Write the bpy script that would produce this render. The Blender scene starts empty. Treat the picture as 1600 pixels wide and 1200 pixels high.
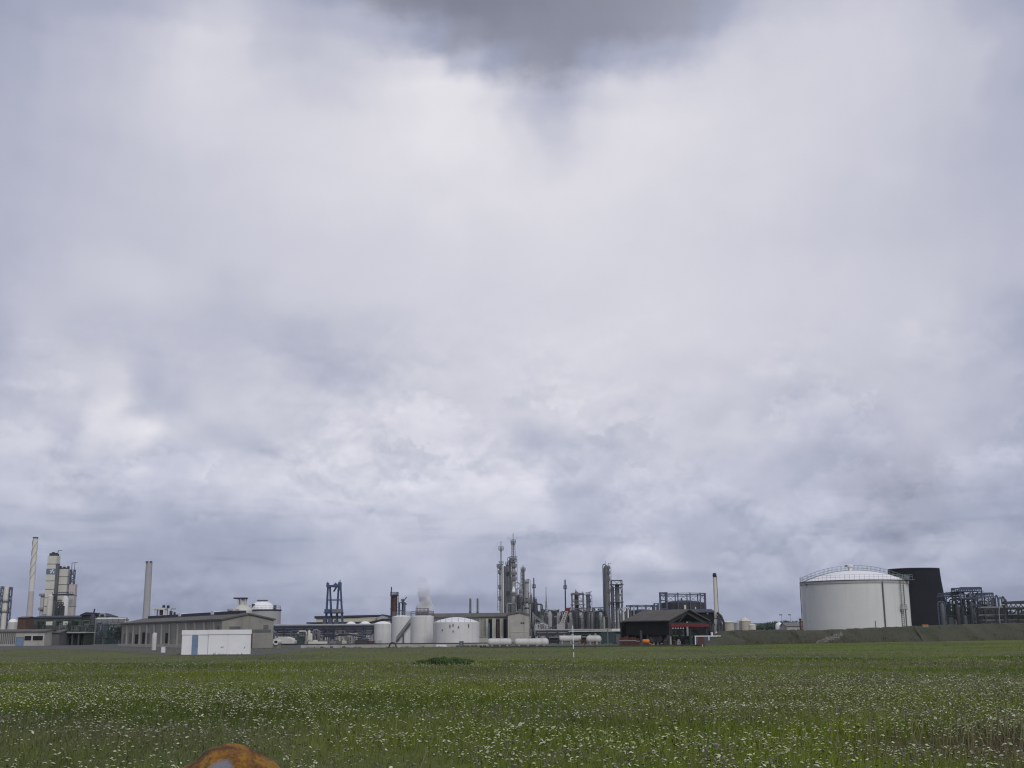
import bpy, math, random
import numpy as np
from mathutils import Vector, Matrix
random.seed(7)
rng = np.random.default_rng(11)
SC = bpy.context.scene
C = SC.collection
PI = math.pi

# ------------------------------------------------------------------ camera
F = 1800.0                      # focal length in pixels of a 1600 wide picture
EYE = Vector((0.0, 0.0, 2.3))
PITCH = math.atan(389.0 / F)
ROLL = math.radians(-0.43)
RM = Matrix.Rotation(PI / 2 + PITCH, 3, 'X') @ Matrix.Rotation(ROLL, 3, 'Z')
cam_d = bpy.data.cameras.new('camera')
cam = bpy.data.objects.new('camera', cam_d)
C.objects.link(cam)
cam.matrix_world = Matrix.Translation(EYE) @ RM.to_4x4()
cam_d.sensor_width = 36.0
cam_d.lens = 36.0 * F / 1600.0
cam_d.clip_start = 0.1
cam_d.clip_end = 60000.0
SC.camera = cam


def ray(u, v):
    return RM @ Vector(((u - 800.0) / F, -(v - 600.0) / F, -1.0))


def pt(u, v, Y):
    """Where the surveyed bearing (u, v) meets the plane at distance Y in front of the viewpoint."""
    d = ray(u, v)
    return EYE + d * (Y / d.y)


def X(u, Y, v=985):
    return pt(u, v, Y).x


def Z(v, Y, u=800):
    return pt(u, v, Y).z


def gy(u, v):
    d = ray(u, v)
    return EYE.z / -d.z * d.y


# ------------------------------------------------------------------ materials
MATS = {}


def new_mat(name):
    m = bpy.data.materials.new(name)
    m.use_nodes = True
    nt = m.node_tree
    for n in list(nt.nodes):
        nt.nodes.remove(n)
    return m, nt, nt.nodes, nt.links


def mat(name, col, var=0.18, scale=0.6, rough=0.75, streak=0.0, stain=(0.10, 0.07, 0.05), metal=0.0, wave=None, spec=None):
    m, nt, N, L = new_mat(name)
    out = N.new('ShaderNodeOutputMaterial')
    b = N.new('ShaderNodeBsdfPrincipled')
    b.inputs['Roughness'].default_value = rough
    b.inputs['Metallic'].default_value = metal
    b.inputs['Specular IOR Level'].default_value = (.1 if max(col) < .05 else .3) if spec is None else spec
    L.new(b.outputs[0], out.inputs[0])
    tc = N.new('ShaderNodeTexCoord')
    nz = N.new('ShaderNodeTexNoise')
    nz.inputs['Scale'].default_value = scale
    nz.inputs['Detail'].default_value = 6
    nz.inputs['Roughness'].default_value = 0.65
    L.new(tc.outputs['Object'], nz.inputs['Vector'])
    mr = N.new('ShaderNodeMapRange')
    mr.inputs['From Min'].default_value = 0.3
    mr.inputs['From Max'].default_value = 0.7
    mr.inputs['To Min'].default_value = 1 - var
    mr.inputs['To Max'].default_value = 1 + var
    L.new(nz.outputs['Fac'], mr.inputs['Value'])
    mx = N.new('ShaderNodeMix')
    mx.data_type = 'RGBA'
    mx.blend_type = 'MULTIPLY'
    mx.inputs[0].default_value = 1.0
    mx.inputs[6].default_value = (*col, 1)
    L.new(mr.outputs[0], mx.inputs[7])
    last = mx.outputs[2]
    if wave:                                    # ribs of profiled sheeting, joints of plates
        wv = N.new('ShaderNodeTexWave')
        wv.bands_direction = wave[0]
        wv.inputs['Scale'].default_value = wave[1]
        wv.inputs['Distortion'].default_value = 0
        L.new(tc.outputs['Object'], wv.inputs['Vector'])
        bp = N.new('ShaderNodeBump')
        bp.inputs['Strength'].default_value = 0.6
        bp.inputs['Distance'].default_value = wave[2]
        L.new(wv.outputs['Fac'], bp.inputs['Height'])
        L.new(bp.outputs[0], b.inputs['Normal'])
    if streak > 0:
        mp = N.new('ShaderNodeMapping')
        mp.inputs['Scale'].default_value = (1.3, 1.3, 0.07)
        L.new(tc.outputs['Object'], mp.inputs['Vector'])
        n2 = N.new('ShaderNodeTexNoise')
        n2.inputs['Scale'].default_value = 0.8
        n2.inputs['Detail'].default_value = 5
        L.new(mp.outputs[0], n2.inputs['Vector'])
        r2 = N.new('ShaderNodeMapRange')
        r2.inputs['From Min'].default_value = 0.52
        r2.inputs['From Max'].default_value = 0.78
        r2.inputs['To Max'].default_value = streak
        L.new(n2.outputs['Fac'], r2.inputs['Value'])
        m2 = N.new('ShaderNodeMix')
        m2.data_type = 'RGBA'
        L.new(r2.outputs[0], m2.inputs[0])
        L.new(last, m2.inputs[6])
        m2.inputs[7].default_value = (*stain, 1)
        last = m2.outputs[2]
    L.new(last, b.inputs['Base Color'])
    MATS[name] = m
    return m


mat('white_steel', (0.60, 0.60, 0.585), 0.07, 0.35, 0.55, 0.35, (0.22, 0.19, 0.16))
mat('white_steel_big', (0.61, 0.61, 0.60), 0.05, 0.12, 0.5, 0.16, (0.30, 0.28, 0.24))
mat('white_roof', (0.78, 0.78, 0.78), 0.05, 0.3, 0.5, 0.1)
mat('white_wall', (0.70, 0.70, 0.71), 0.06, 0.5, 0.8, 0.3, (0.3, 0.28, 0.26))
mat('white_tank', (0.52, 0.51, 0.48), 0.08, 0.8, 0.55, 0.3, (0.2, 0.17, 0.14))
mat('white_paint', (0.7, 0.7, 0.7), 0.06, 2.0, 0.5)
mat('cream', (0.56, 0.545, 0.48), 0.08, 0.3, 0.7, 0.3, (0.2, 0.18, 0.15))
mat('cream_yellow', (0.50, 0.48, 0.34), 0.08, 0.3, 0.7, 0.2, (0.2, 0.18, 0.13))
mat('chimney_white', (0.60, 0.595, 0.56), 0.06, 0.3, 0.7, 0.15, (0.4, 0.38, 0.34))
mat('pale_stone', (0.17, 0.165, 0.145), 0.3, 3.0, 0.95)
mat('beige', (0.42, 0.38, 0.30), 0.08, 0.3, 0.7, 0.3, (0.2, 0.16, 0.12))
mat('pinkish', (0.44, 0.40, 0.385), 0.08, 0.2, 0.7)
mat('pale_grey', (0.36, 0.36, 0.36), 0.10, 0.25, 0.7, 0.3, (0.2, 0.18, 0.17))
mat('concrete', (0.25, 0.245, 0.215), 0.22, 0.25, 0.9, 0.75, (0.10, 0.095, 0.08))
mat('concrete_pale', (0.37, 0.36, 0.32), 0.18, 0.3, 0.9, 0.5, (0.17, 0.16, 0.14))
mat('roof_sheet', (0.115, 0.11, 0.10), 0.2, 0.3, 0.9, 0.2, (0.06, 0.055, 0.05))
mat('roof_brown', (0.10, 0.092, 0.082), 0.2, 0.4, 0.9, 0.3, (0.06, 0.05, 0.04), wave=('X', 1.2, 0.05))
mat('roof_grey', (0.17, 0.165, 0.16), 0.18, 0.3, 0.9)
mat('dark_navy', (0.030, 0.032, 0.055), 0.2, 0.5, 0.7)
mat('dark_steel', (0.045, 0.047, 0.052), 0.25, 0.7, 0.65, 0.3, (0.08, 0.05, 0.035))
mat('steel', (0.17, 0.175, 0.18), 0.2, 0.6, 0.5, 0.35, (0.10, 0.07, 0.05))
mat('steel_light', (0.30, 0.305, 0.30), 0.15, 0.5, 0.5, 0.4, (0.16, 0.13, 0.10))
mat('steel_mid', (0.105, 0.108, 0.115), 0.2, 0.5, 0.6, 0.35, (0.07, 0.05, 0.04))
mat('blue_steel', (0.048, 0.082, 0.165), 0.15, 0.7, 0.5)
mat('blue_grey_steel', (0.07, 0.085, 0.13), 0.2, 0.5, 0.6)
mat('blue_door', (0.15, 0.22, 0.32), 0.12, 1.0, 0.6)
mat('blue_band', (0.10, 0.17, 0.24), 0.1, 0.5, 0.6)
mat('teal', (0.035, 0.058, 0.058), 0.2, 0.6, 0.7)
mat('green_steel', (0.055, 0.072, 0.062), 0.2, 0.6, 0.7)
mat('green_rail', (0.13, 0.19, 0.17), 0.15, 1.0, 0.6)
mat('rust', (0.085, 0.045, 0.034), 0.35, 0.6, 0.9, 0.3, (0.05, 0.03, 0.02))
mat('rust_red', (0.115, 0.045, 0.034), 0.3, 1.0, 0.85, 0.3, (0.07, 0.035, 0.025))
mat('red', (0.15, 0.022, 0.024), 0.15, 1.0, 0.6)
mat('orange', (0.62, 0.17, 0.02), 0.15, 1.0, 0.6)
mat('black', (0.010, 0.0105, 0.0145), 0.25, 0.15, 0.8, 0.3, (0.02, 0.02, 0.022))
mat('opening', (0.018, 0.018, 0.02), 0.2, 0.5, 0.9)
mat('dark_green', (0.03, 0.042, 0.03), 0.3, 0.5, 0.9)
mat('bark', (0.05, 0.04, 0.03), 0.3, 2.0, 0.95)
mat('bridge_purple', (0.05, 0.042, 0.055), 0.2, 0.5, 0.7)
mat('yellow_cream', (0.46, 0.44, 0.34), 0.08, 0.6, 0.6, 0.3, (0.25, 0.2, 0.12))


def foliage_mat(name, col):
    m, nt, N, L = new_mat(name)
    out = N.new('ShaderNodeOutputMaterial')
    b = N.new('ShaderNodeBsdfPrincipled')
    b.inputs['Roughness'].default_value = 0.8
    L.new(b.outputs[0], out.inputs[0])
    tc = N.new('ShaderNodeTexCoord')
    nz = N.new('ShaderNodeTexNoise')
    nz.inputs['Scale'].default_value = 0.45
    nz.inputs['Detail'].default_value = 3
    L.new(tc.outputs['Object'], nz.inputs['Vector'])
    cr = N.new('ShaderNodeValToRGB')
    cr.color_ramp.elements[0].position = 0.35
    cr.color_ramp.elements[0].color = (col[0] * .55, col[1] * .6, col[2] * .6, 1)
    cr.color_ramp.elements[1].position = 0.65
    cr.color_ramp.elements[1].color = (col[0] * 1.4, col[1] * 1.35, col[2] * 1.2, 1)
    L.new(nz.outputs['Fac'], cr.inputs[0])
    L.new(cr.outputs[0], b.inputs['Base Color'])
    MATS[name] = m


foliage_mat('foliage', (0.045, 0.07, 0.04))
foliage_mat('foliage_dark', (0.028, 0.042, 0.032))
foliage_mat('foliage_weed', (0.055, 0.10, 0.022))

# ------------------------------------------------------------------ mesh builder


class MB:
    def __init__(self, M=None):
        self.v = []
        self.f = []
        self.M = M

    def add(self, vs, fs):
        o = len(self.v)
        if self.M is not None:
            vs = [self.M @ Vector(p) for p in vs]
        self.v.extend([tuple(p) for p in vs])
        self.f.extend([tuple(i + o for i in q) for q in fs])
        return self

    def box(self, x0, x1, y0, y1, z0, z1):
        x0, x1 = min(x0, x1), max(x0, x1)
        y0, y1 = min(y0, y1), max(y0, y1)
        z0, z1 = min(z0, z1), max(z0, z1)
        return self.add([(x0, y0, z0), (x1, y0, z0), (x1, y1, z0), (x0, y1, z0), (x0, y0, z1), (x1, y0, z1), (x1, y1, z1), (x0, y1, z1)],
                        [(0, 3, 2, 1), (4, 5, 6, 7), (0, 1, 5, 4), (1, 2, 6, 5), (2, 3, 7, 6), (3, 0, 4, 7)])

    def beam(self, p, q, w, h=None):
        p, q = Vector(p), Vector(q)
        h = h or w
        d = (q - p)
        if d.length < 1e-6:
            return self
        d.normalize()
        up = Vector((0, 0, 1)) if abs(d.z) < 0.95 else Vector((0, 1, 0))
        s = d.cross(up).normalized() * (w / 2)
        t = s.cross(d).normalized() * (h / 2)
        vs = [p - s - t, p + s - t, p + s + t, p - s + t, q - s - t, q + s - t, q + s + t, q - s + t]
        return self.add(vs, [(0, 3, 2, 1), (4, 5, 6, 7), (0, 1, 5, 4), (1, 2, 6, 5), (2, 3, 7, 6), (3, 0, 4, 7)])

    def cyl(self, p, q, r0, r1=None, n=14, caps=True):
        p, q = Vector(p), Vector(q)
        r1 = r0 if r1 is None else r1
        d = (q - p).normalized()
        up = Vector((0, 0, 1)) if abs(d.z) < 0.95 else Vector((1, 0, 0))
        s = d.cross(up).normalized()
        t = s.cross(d).normalized()
        vs = []
        for c, r in ((p, r0), (q, r1)):
            for i in range(n):
                a = 2 * PI * i / n
                vs.append(c + s * (r * math.cos(a)) - t * (r * math.sin(a)))
        fs = [(i, (i + 1) % n, n + (i + 1) % n, n + i) for i in range(n)]
        if caps:
            fs.append(tuple(reversed(range(n))))
            fs.append(tuple(range(n, 2 * n)))
        return self.add(vs, fs)

    def lathe(self, x, y, prof, n=24):
        vs, fs = [], []
        for r, z in prof:
            for i in range(n):
                a = 2 * PI * i / n
                vs.append((x + r * math.cos(a), y + r * math.sin(a), z))
        for k in range(len(prof) - 1):
            for i in range(n):
                j = (i + 1) % n
                fs.append((k * n + i, k * n + j, (k + 1) * n + j, (k + 1) * n + i))
        fs.append(tuple(reversed(range(n))))
        m = (len(prof) - 1) * n
        fs.append(tuple(range(m, m + n)))
        return self.add(vs, fs)

    def tube(self, pts, r, n=8):
        pts = [Vector(p) for p in pts]
        vs, fs = [], []
        for k, p in enumerate(pts):
            a = pts[max(0, k - 1)]
            b = pts[min(len(pts) - 1, k + 1)]
            d = (b - a).normalized()
            ref = Vector((0.13, 0.98, 0.1)).normalized()
            s = d.cross(ref)
            if s.length < 1e-3:
                s = d.cross(Vector((1, 0, 0)))
            s.normalize()
            t = s.cross(d)
            for i in range(n):
                an = 2 * PI * i / n
                vs.append(p + s * (r * math.cos(an)) - t * (r * math.sin(an)))
        for k in range(len(pts) - 1):
            for i in range(n):
                j = (i + 1) % n
                fs.append((k * n + i, k * n + j, (k + 1) * n + j, (k + 1) * n + i))
        fs.append(tuple(reversed(range(n))))
        m = (len(pts) - 1) * n
        fs.append(tuple(range(m, m + n)))
        return self.add(vs, fs)

    def prism(self, poly, d):
        d = Vector(d)
        a = [Vector(p) for p in poly]
        b = [p + d for p in a]
        n = len(a)
        fs = [tuple(reversed(range(n))), tuple(range(n, 2 * n))]
        fs += [(i, (i + 1) % n, n + (i + 1) % n, n + i) for i in range(n)]
        return self.add(a + b, fs)

    def ring(self, x, y, z, r, w, a0=0.0, a1=2 * PI, n=32):
        for i in range(n):
            b0 = a0 + (a1 - a0) * i / n
            b1 = a0 + (a1 - a0) * (i + 1) / n
            self.beam((x + r * math.cos(b0), y + r * math.sin(b0), z), (x + r * math.cos(b1), y + r * math.sin(b1), z), w)
        return self

    def build(self, name, m, parent=None, origin=None):
        off = Vector((0, 0, 0))
        if parent is not None:
            p = parent
            while p is not None:
                off = off + p.location
                p = p.parent
        elif origin is not None:
            off = Vector(origin)
        me = bpy.data.meshes.new(name)
        me.from_pydata([(a - off.x, b - off.y, c - off.z) for a, b, c in self.v], [], self.f)
        for p in me.polygons:
            p.use_smooth = True
        me.set_sharp_from_angle(angle=math.radians(35))
        me.materials.append(MATS[m] if isinstance(m, str) else m)
        o = bpy.data.objects.new(name, me)
        C.objects.link(o)
        if parent is not None:
            o.parent = parent
        else:
            o.location = off
        return o


def thing(name, label, cat, loc, group=None):
    o = bpy.data.objects.new(name, None)
    o.empty_display_size = 0.5
    C.objects.link(o)
    o.location = (loc[0], loc[1], loc[2] if len(loc) > 2 else 0.0)
    o['label'] = label
    o['category'] = cat
    if group:
        o['group'] = group
    return o


def tag(o, label, cat, group=None):
    o['label'] = label
    o['category'] = cat
    if group:
        o['group'] = group
    return o


def structure(o):
    o['kind'] = 'structure'
    return o


KIDS = {}


def copy_tree(o, loc=None, parent=None, label=None):
    c = o.copy()
    C.objects.link(c)
    if parent is not None:
        c.parent = parent
    if loc is not None:
        c.location = loc
    if label:
        c['label'] = label
    for ch in list(o.children):
        copy_tree(ch, None, c)
    return c


# ------------------------------------------------------------------ kit of plant pieces
def lattice(mb, x0, x1, y0, y1, z0, z1, bays, w, brace=True, wb=None):
    """Square steel frame: four posts, ring beams, cross bracing on every face."""
    wb = wb or w * 0.6
    cs = [(x0, y0), (x1, y0), (x1, y1), (x0, y1)]
    for cx, cy in cs:
        mb.beam((cx, cy, z0), (cx, cy, z1), w)
    for k in range(1, bays + 1):
        z = z0 + (z1 - z0) * k / bays
        zz = z0 + (z1 - z0) * (k - 1) / bays
        for i in range(4):
            a, b = cs[i], cs[(i + 1) % 4]
            mb.beam((a[0], a[1], z - w * .5), (b[0], b[1], z - w * .5), w * .8)
            if brace:
                if (k + i) % 2:
                    mb.beam((a[0], a[1], zz), (b[0], b[1], z), wb)
                else:
                    mb.beam((b[0], b[1], zz), (a[0], a[1], z), wb)
    return mb


def railing(mb, x, y, z, r, h=1.1, a0=0, a1=2 * PI, n=16, w=0.08):
    for hh in (h, h * .55):
        mb.ring(x, y, z + hh, r, w, a0, a1, n)
    for i in range(n + 1):
        a = a0 + (a1 - a0) * i / n
        mb.beam((x + r * math.cos(a), y + r * math.sin(a), z), (x + r * math.cos(a), y + r * math.sin(a), z + h), w)
    return mb


def ladder(mb, x, y, z0, z1, w=0.6, t=0.1, step=0.9, d=(1, 0)):
    dx, dy = d[0] * w / 2, d[1] * w / 2
    mb.beam((x - dx, y - dy, z0), (x - dx, y - dy, z1), t)
    mb.beam((x + dx, y + dy, z0), (x + dx, y + dy, z1), t)
    z = z0 + step * .5
    while z < z1:
        mb.beam((x - dx, y - dy, z), (x + dx, y + dy, z), t * .8)
        z += step
    return mb


def platform(root, x, y, z, r, m='steel', a0=0, a1=2 * PI, rail=True, name='platform'):
    mb = MB()
    full = a1 - a0 > 6.2
    if full:
        mb.lathe(x, y, [(r, z - .12), (r, z + .12)], 16)
    else:
        poly = [(x, y, z - .12)] + [(x + r * math.cos(a0 + (a1 - a0) * i / 8), y + r * math.sin(a0 + (a1 - a0) * i / 8), z - .12) for i in range(9)]
        mb.prism(poly, (0, 0, .24))
    if rail:
        railing(mb, x, y, z, r * .97, 1.1, a0, a1, 10, 0.09)
    return mb.build(name, m, root)


def gooseneck(x, z_low0, z_low1, x2, y, ztop, r):
    """inverted U pipe from (x, z_low0) over ztop to (x2, z_low1)"""
    R = abs(x2 - x) / 2
    cx = (x + x2) / 2
    s = 1 if x2 > x else -1
    pts = [(x, y, z_low0), (x, y, ztop - R)]
    for i in range(1, 9):
        a = PI - PI * i / 8
        pts.append((cx + s * R * math.cos(a), y, ztop - R + R * math.sin(a)))
    pts.append((x2, y, z_low1))
    return MB().tube(pts, r, 10)


def profile(u, Y, sections, n=16, vm=None):
    """sections: (v, width px) bottom to top -> lathe profile around the axis at bearing u"""
    vm = vm if vm is not None else sections[0][0]
    x = pt(u, vm, Y).x
    prof = []
    for v, w in sections:
        prof.append((max(.03, w * Y / F / 2), 0.0 if v is None else pt(u, v, Y).z))
    return x, MB().lathe(x, Y, prof, n)


def dome_profile(r, z, h, k=8):
    R = (r * r + h * h) / (2 * h)
    out = []
    for i in range(k + 1):
        rr = r * (1 - i / k) + 0.02
        out.append((rr, z + math.sqrt(max(0, R * R - rr * rr)) - (R - h)))
    return out


def vtank(name, label, u0, u1, vm, vtop, Y, m='white_steel', roof='dome', rise=1.0, rm='white_roof', cat='storage tank', group=None, rail=True, rim=None, base=0.0, ladder_a=None, lm='steel'):
    x0, x1 = pt(u0, vm, Y).x, pt(u1, vm, Y).x
    x, r = (x0 + x1) / 2, (x1 - x0) / 2
    zt = pt((u0 + u1) / 2, vtop, Y - r).z
    t = thing(name, label, cat, (x, Y, base), group)
    mb = MB()
    prof = [(r, base)]
    nb = 4
    for k in range(1, nb):                      # courses of plates
        z = base + (zt - base) * k / nb
        prof += [(r, z), (r - .008, z + .002)] if k % 2 else [(r - .008, z), (r, z + .002)]
    prof.append((r, zt))
    mb.lathe(x, Y, prof, 48)
    mb.build('shell', m, t)
    if rim:
        MB().lathe(x, Y, [(r + .02, zt - .35), (r + .18, zt - .3), (r + .18, zt - .02), (r + .02, zt + .01)], 48).build('rim', rim, t)
    if roof == 'dome':
        MB().lathe(x, Y, dome_profile(r - .03, zt, rise), 48).build('roof', rm, t)
    elif roof == 'cone':
        MB().lathe(x, Y, [(r + .1, zt), (r + .1, zt + .12), (r * .12, zt + rise), (r * .1, zt + rise + .3), (.05, zt + rise + .35)], 48).build('roof', rm, t)
    if rail:
        railing(MB(), x, Y, zt + .05, r - .1, 1.0, 0, 2 * PI, 22, 0.055).build('railing', lm, t)
    if ladder_a is not None:
        a = ladder_a
        lx, ly = x + (r + .2) * math.cos(a), Y + (r + .2) * math.sin(a)
        ladder(MB(), lx, ly, base, zt + 1, .6, .09, .8, (-math.sin(a), math.cos(a))).build('ladder', lm, t)
    return t, x, r, zt


def htank(name, label, u0, u1, v0, v1, Y, m='white_tank', cat='storage tank', group=None, yaw=0.0, base=0.0, legs=3):
    """horizontal vessel with dished ends on saddles"""
    a, b = pt(u0, (v0 + v1) / 2, Y).x, pt(u1, (v0 + v1) / 2, Y).x
    zt, zb = pt(u0, v0, Y).z, pt(u0, v1, Y).z
    r, zc = (zt - zb) / 2, (zt + zb) / 2
    x, L = (a + b) / 2, (b - a)
    M = Matrix.Translation((x, Y, 0)) @ Matrix.Rotation(yaw, 4, 'Z')
    t = thing(name, label, cat, (x, Y, base), group)
    mb = MB(M @ Matrix.Translation((0, 0, zc)) @ Matrix.Rotation(PI / 2, 4, 'Y'))
    h = L / 2
    k = r * .75
    prof = []
    for i in range(6):
        s = i / 5 * PI / 2
        prof.append((max(.02, r * math.sin(s)), -h + k - k * math.cos(s)))
    for q in (-.5, 0, .5):
        zc2 = q * (h - k)
        prof += [(r, zc2 - .06), (r + .03, zc2 - .05), (r + .03, zc2 + .05), (r, zc2 + .06)]
    for i in range(6):
        s = PI / 2 - i / 5 * PI / 2
        prof.append((max(.02, r * math.sin(s)), h - k + k * math.cos(s)))
    mb.lathe(0, 0, prof, 24)
    mb.build('vessel', m, t)
    for i in range(legs):
        lx = -h + k + .3 + (L - 2 * k - .6) * (i / max(1, legs - 1))
        MB(M).box(lx - .15, lx + .15, -r * .75, r * .75, base, zb + r * .35).build('saddle', 'steel_light', t)
    nz = MB(M)
    nz.cyl((0.3, 0, zt - .05), (0.3, 0, zt + .35), .22, n=10)
    nz.cyl((-h * .5, 0, zt - .05), (-h * .5, 0, zt + .25), .12, n=8)
    nz.build('manhole', 'steel_light', t)
    return t


def pipe_rack(name, label, u0, u1, Y, tiers, nposts, depth=3.0, pm=('steel_light',), fm='blue_grey_steel', group=None, base=0.0, pr=.2, vm=990):
    x0, x1 = pt(u0, vm, Y).x, pt(u1, vm, Y).x
    t = thing(name, label, 'pipe rack', ((x0 + x1) / 2, Y, base), group)
    zs = [pt((u0 + u1) / 2, v, Y).z for v in tiers]
    zt = max(zs)
    for i in range(nposts):
        x = x0 + (x1 - x0) * i / (nposts - 1)
        mb = MB()
        for dy in (-depth / 2, depth / 2):
            mb.beam((x, Y + dy, base), (x, Y + dy, zt + .1), .28)
        for z in zs:
            mb.beam((x, Y - depth / 2, z - .3), (x, Y + depth / 2, z - .3), .25)
        mb.build('portal', fm, t)
    for z in zs:
        mb = MB()
        for dy in (-depth / 2, depth / 2):
            mb.beam((x0, Y + dy, z - .3), (x1, Y + dy, z - .3), .22, .34)
        mb.build('longitudinal_beam', fm, t)
        for j in range(3):
            dy = -depth / 2 + depth * (j + .5) / 3
            rr = pr * (1.0, .7, .55)[(j + int(z * 7)) % 3]
            MB().cyl((x0 - .3, Y + dy, z - .12 + rr), (x1 + .3, Y + dy, z - .12 + rr), rr, n=10).build('pipe', pm[(j + int(z * 3)) % len(pm)], t)
    return t


def gabled(root, M, L, W, he, hr, wm, rm, over=.35, th=.22):
    """walls as a pentagon run along local x, roof of two slabs"""
    w = MB(M)
    w.prism([(0, 0, 0), (0, W, 0), (0, W, he), (0, W / 2, hr), (0, 0, he)], (L, 0, 0))
    wall = w.build('wall', wm, root)
    r = MB(M)
    s = (hr - he) / (W / 2)
    for sgn in (0, 1):
        ya = -over if sgn == 0 else W + over
        za = he - s * over
        r.prism([(-over, ya, za + .03), (-over, W / 2, hr + .03), (-over, W / 2, hr + th), (-over, ya, za + th)], (L + 2 * over, 0, 0))
    roof = r.build('roof', rm, root)
    return wall, roof


def clutter(root, u0, u1, v0, v1, Y, n, seed, mats=('dark_steel', 'steel_mid', 'green_steel', 'steel', 'dark_green', 'steel_light'), big=1.0):
    """pipework, drums and cabinets crowding the foot of a plant"""
    g = random.Random(seed)
    for i in range(n):
        u = u0 + (u1 - u0) * (i + g.random()) / n
        y = Y + g.uniform(-.8, .8)
        x = pt(u, v1, y).x
        top = pt(u, g.uniform(v0, v0 + (v1 - v0) * .7), y).z
        m = g.choice(mats)
        k = g.random()
        if k < .32:
            r = g.uniform(.12, .26) * big
            w = g.uniform(1.0, 3.2) * big * g.choice((-1, 1))
            z2 = top * g.uniform(.55, .95)
            MB().tube([(x, y, 0), (x, y, top - .3), (x + w * .12, y, top), (x + w * .88, y, top), (x + w, y, top - .3), (x + w, y + .2, z2 * .2)], r, 8).build('pipe', m, root)
        elif k < .58:
            r = g.uniform(.4, .9) * big
            MB().lathe(x, y, [(r * .6, 0), (r * .6, top * .25), (r, top * .3), (r, top * .88), (r * .6, top * .97), (.08, top)], 14).build('drum', m, root)
        elif k < .8:
            w, h = g.uniform(.5, 1.4) * big, top * g.uniform(.35, .8)
            mb = MB()
            mb.box(x - w, x + w, y - .5, y + .5, .12, h)
            mb.box(x - w * .8, x + w * .8, y - .42, y + .42, 0, .121)
            mb.box(x - w * 1.04, x + w * 1.04, y - .55, y + .55, h + .001, h + .1)
            mb.build('cabinet', m, root)
        else:
            w = g.uniform(.8, 1.6) * big
            lattice(MB(), x - w, x + w, y - .8, y + .8, 0, top, 3, .16 * big, True).build('pipe_frame', m, root)


def opening(root, M, x0, x1, z0, z1, m='opening', name='window', y=-.06, th=.1, frame=None):
    """a panel let into the wall that stands along local x at y = 0"""
    o = MB(M).box(x0, x1, y, y + th, z0, z1).build(name, m, root)
    if frame:
        f = MB(M)
        w = .09
        f.box(x0 - w, x1 + w, y - .03, y + th - .02, z1, z1 + w)
        f.box(x0 - w, x0, y - .03, y + th - .02, z0, z1)
        f.box(x1, x1 + w, y - .03, y + th - .02, z0, z1)
        f.box(x0 - w, x1 + w, y - .03, y + th - .02, z0 - w, z0)
        f.build('frame', frame, o)
    return o
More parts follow.
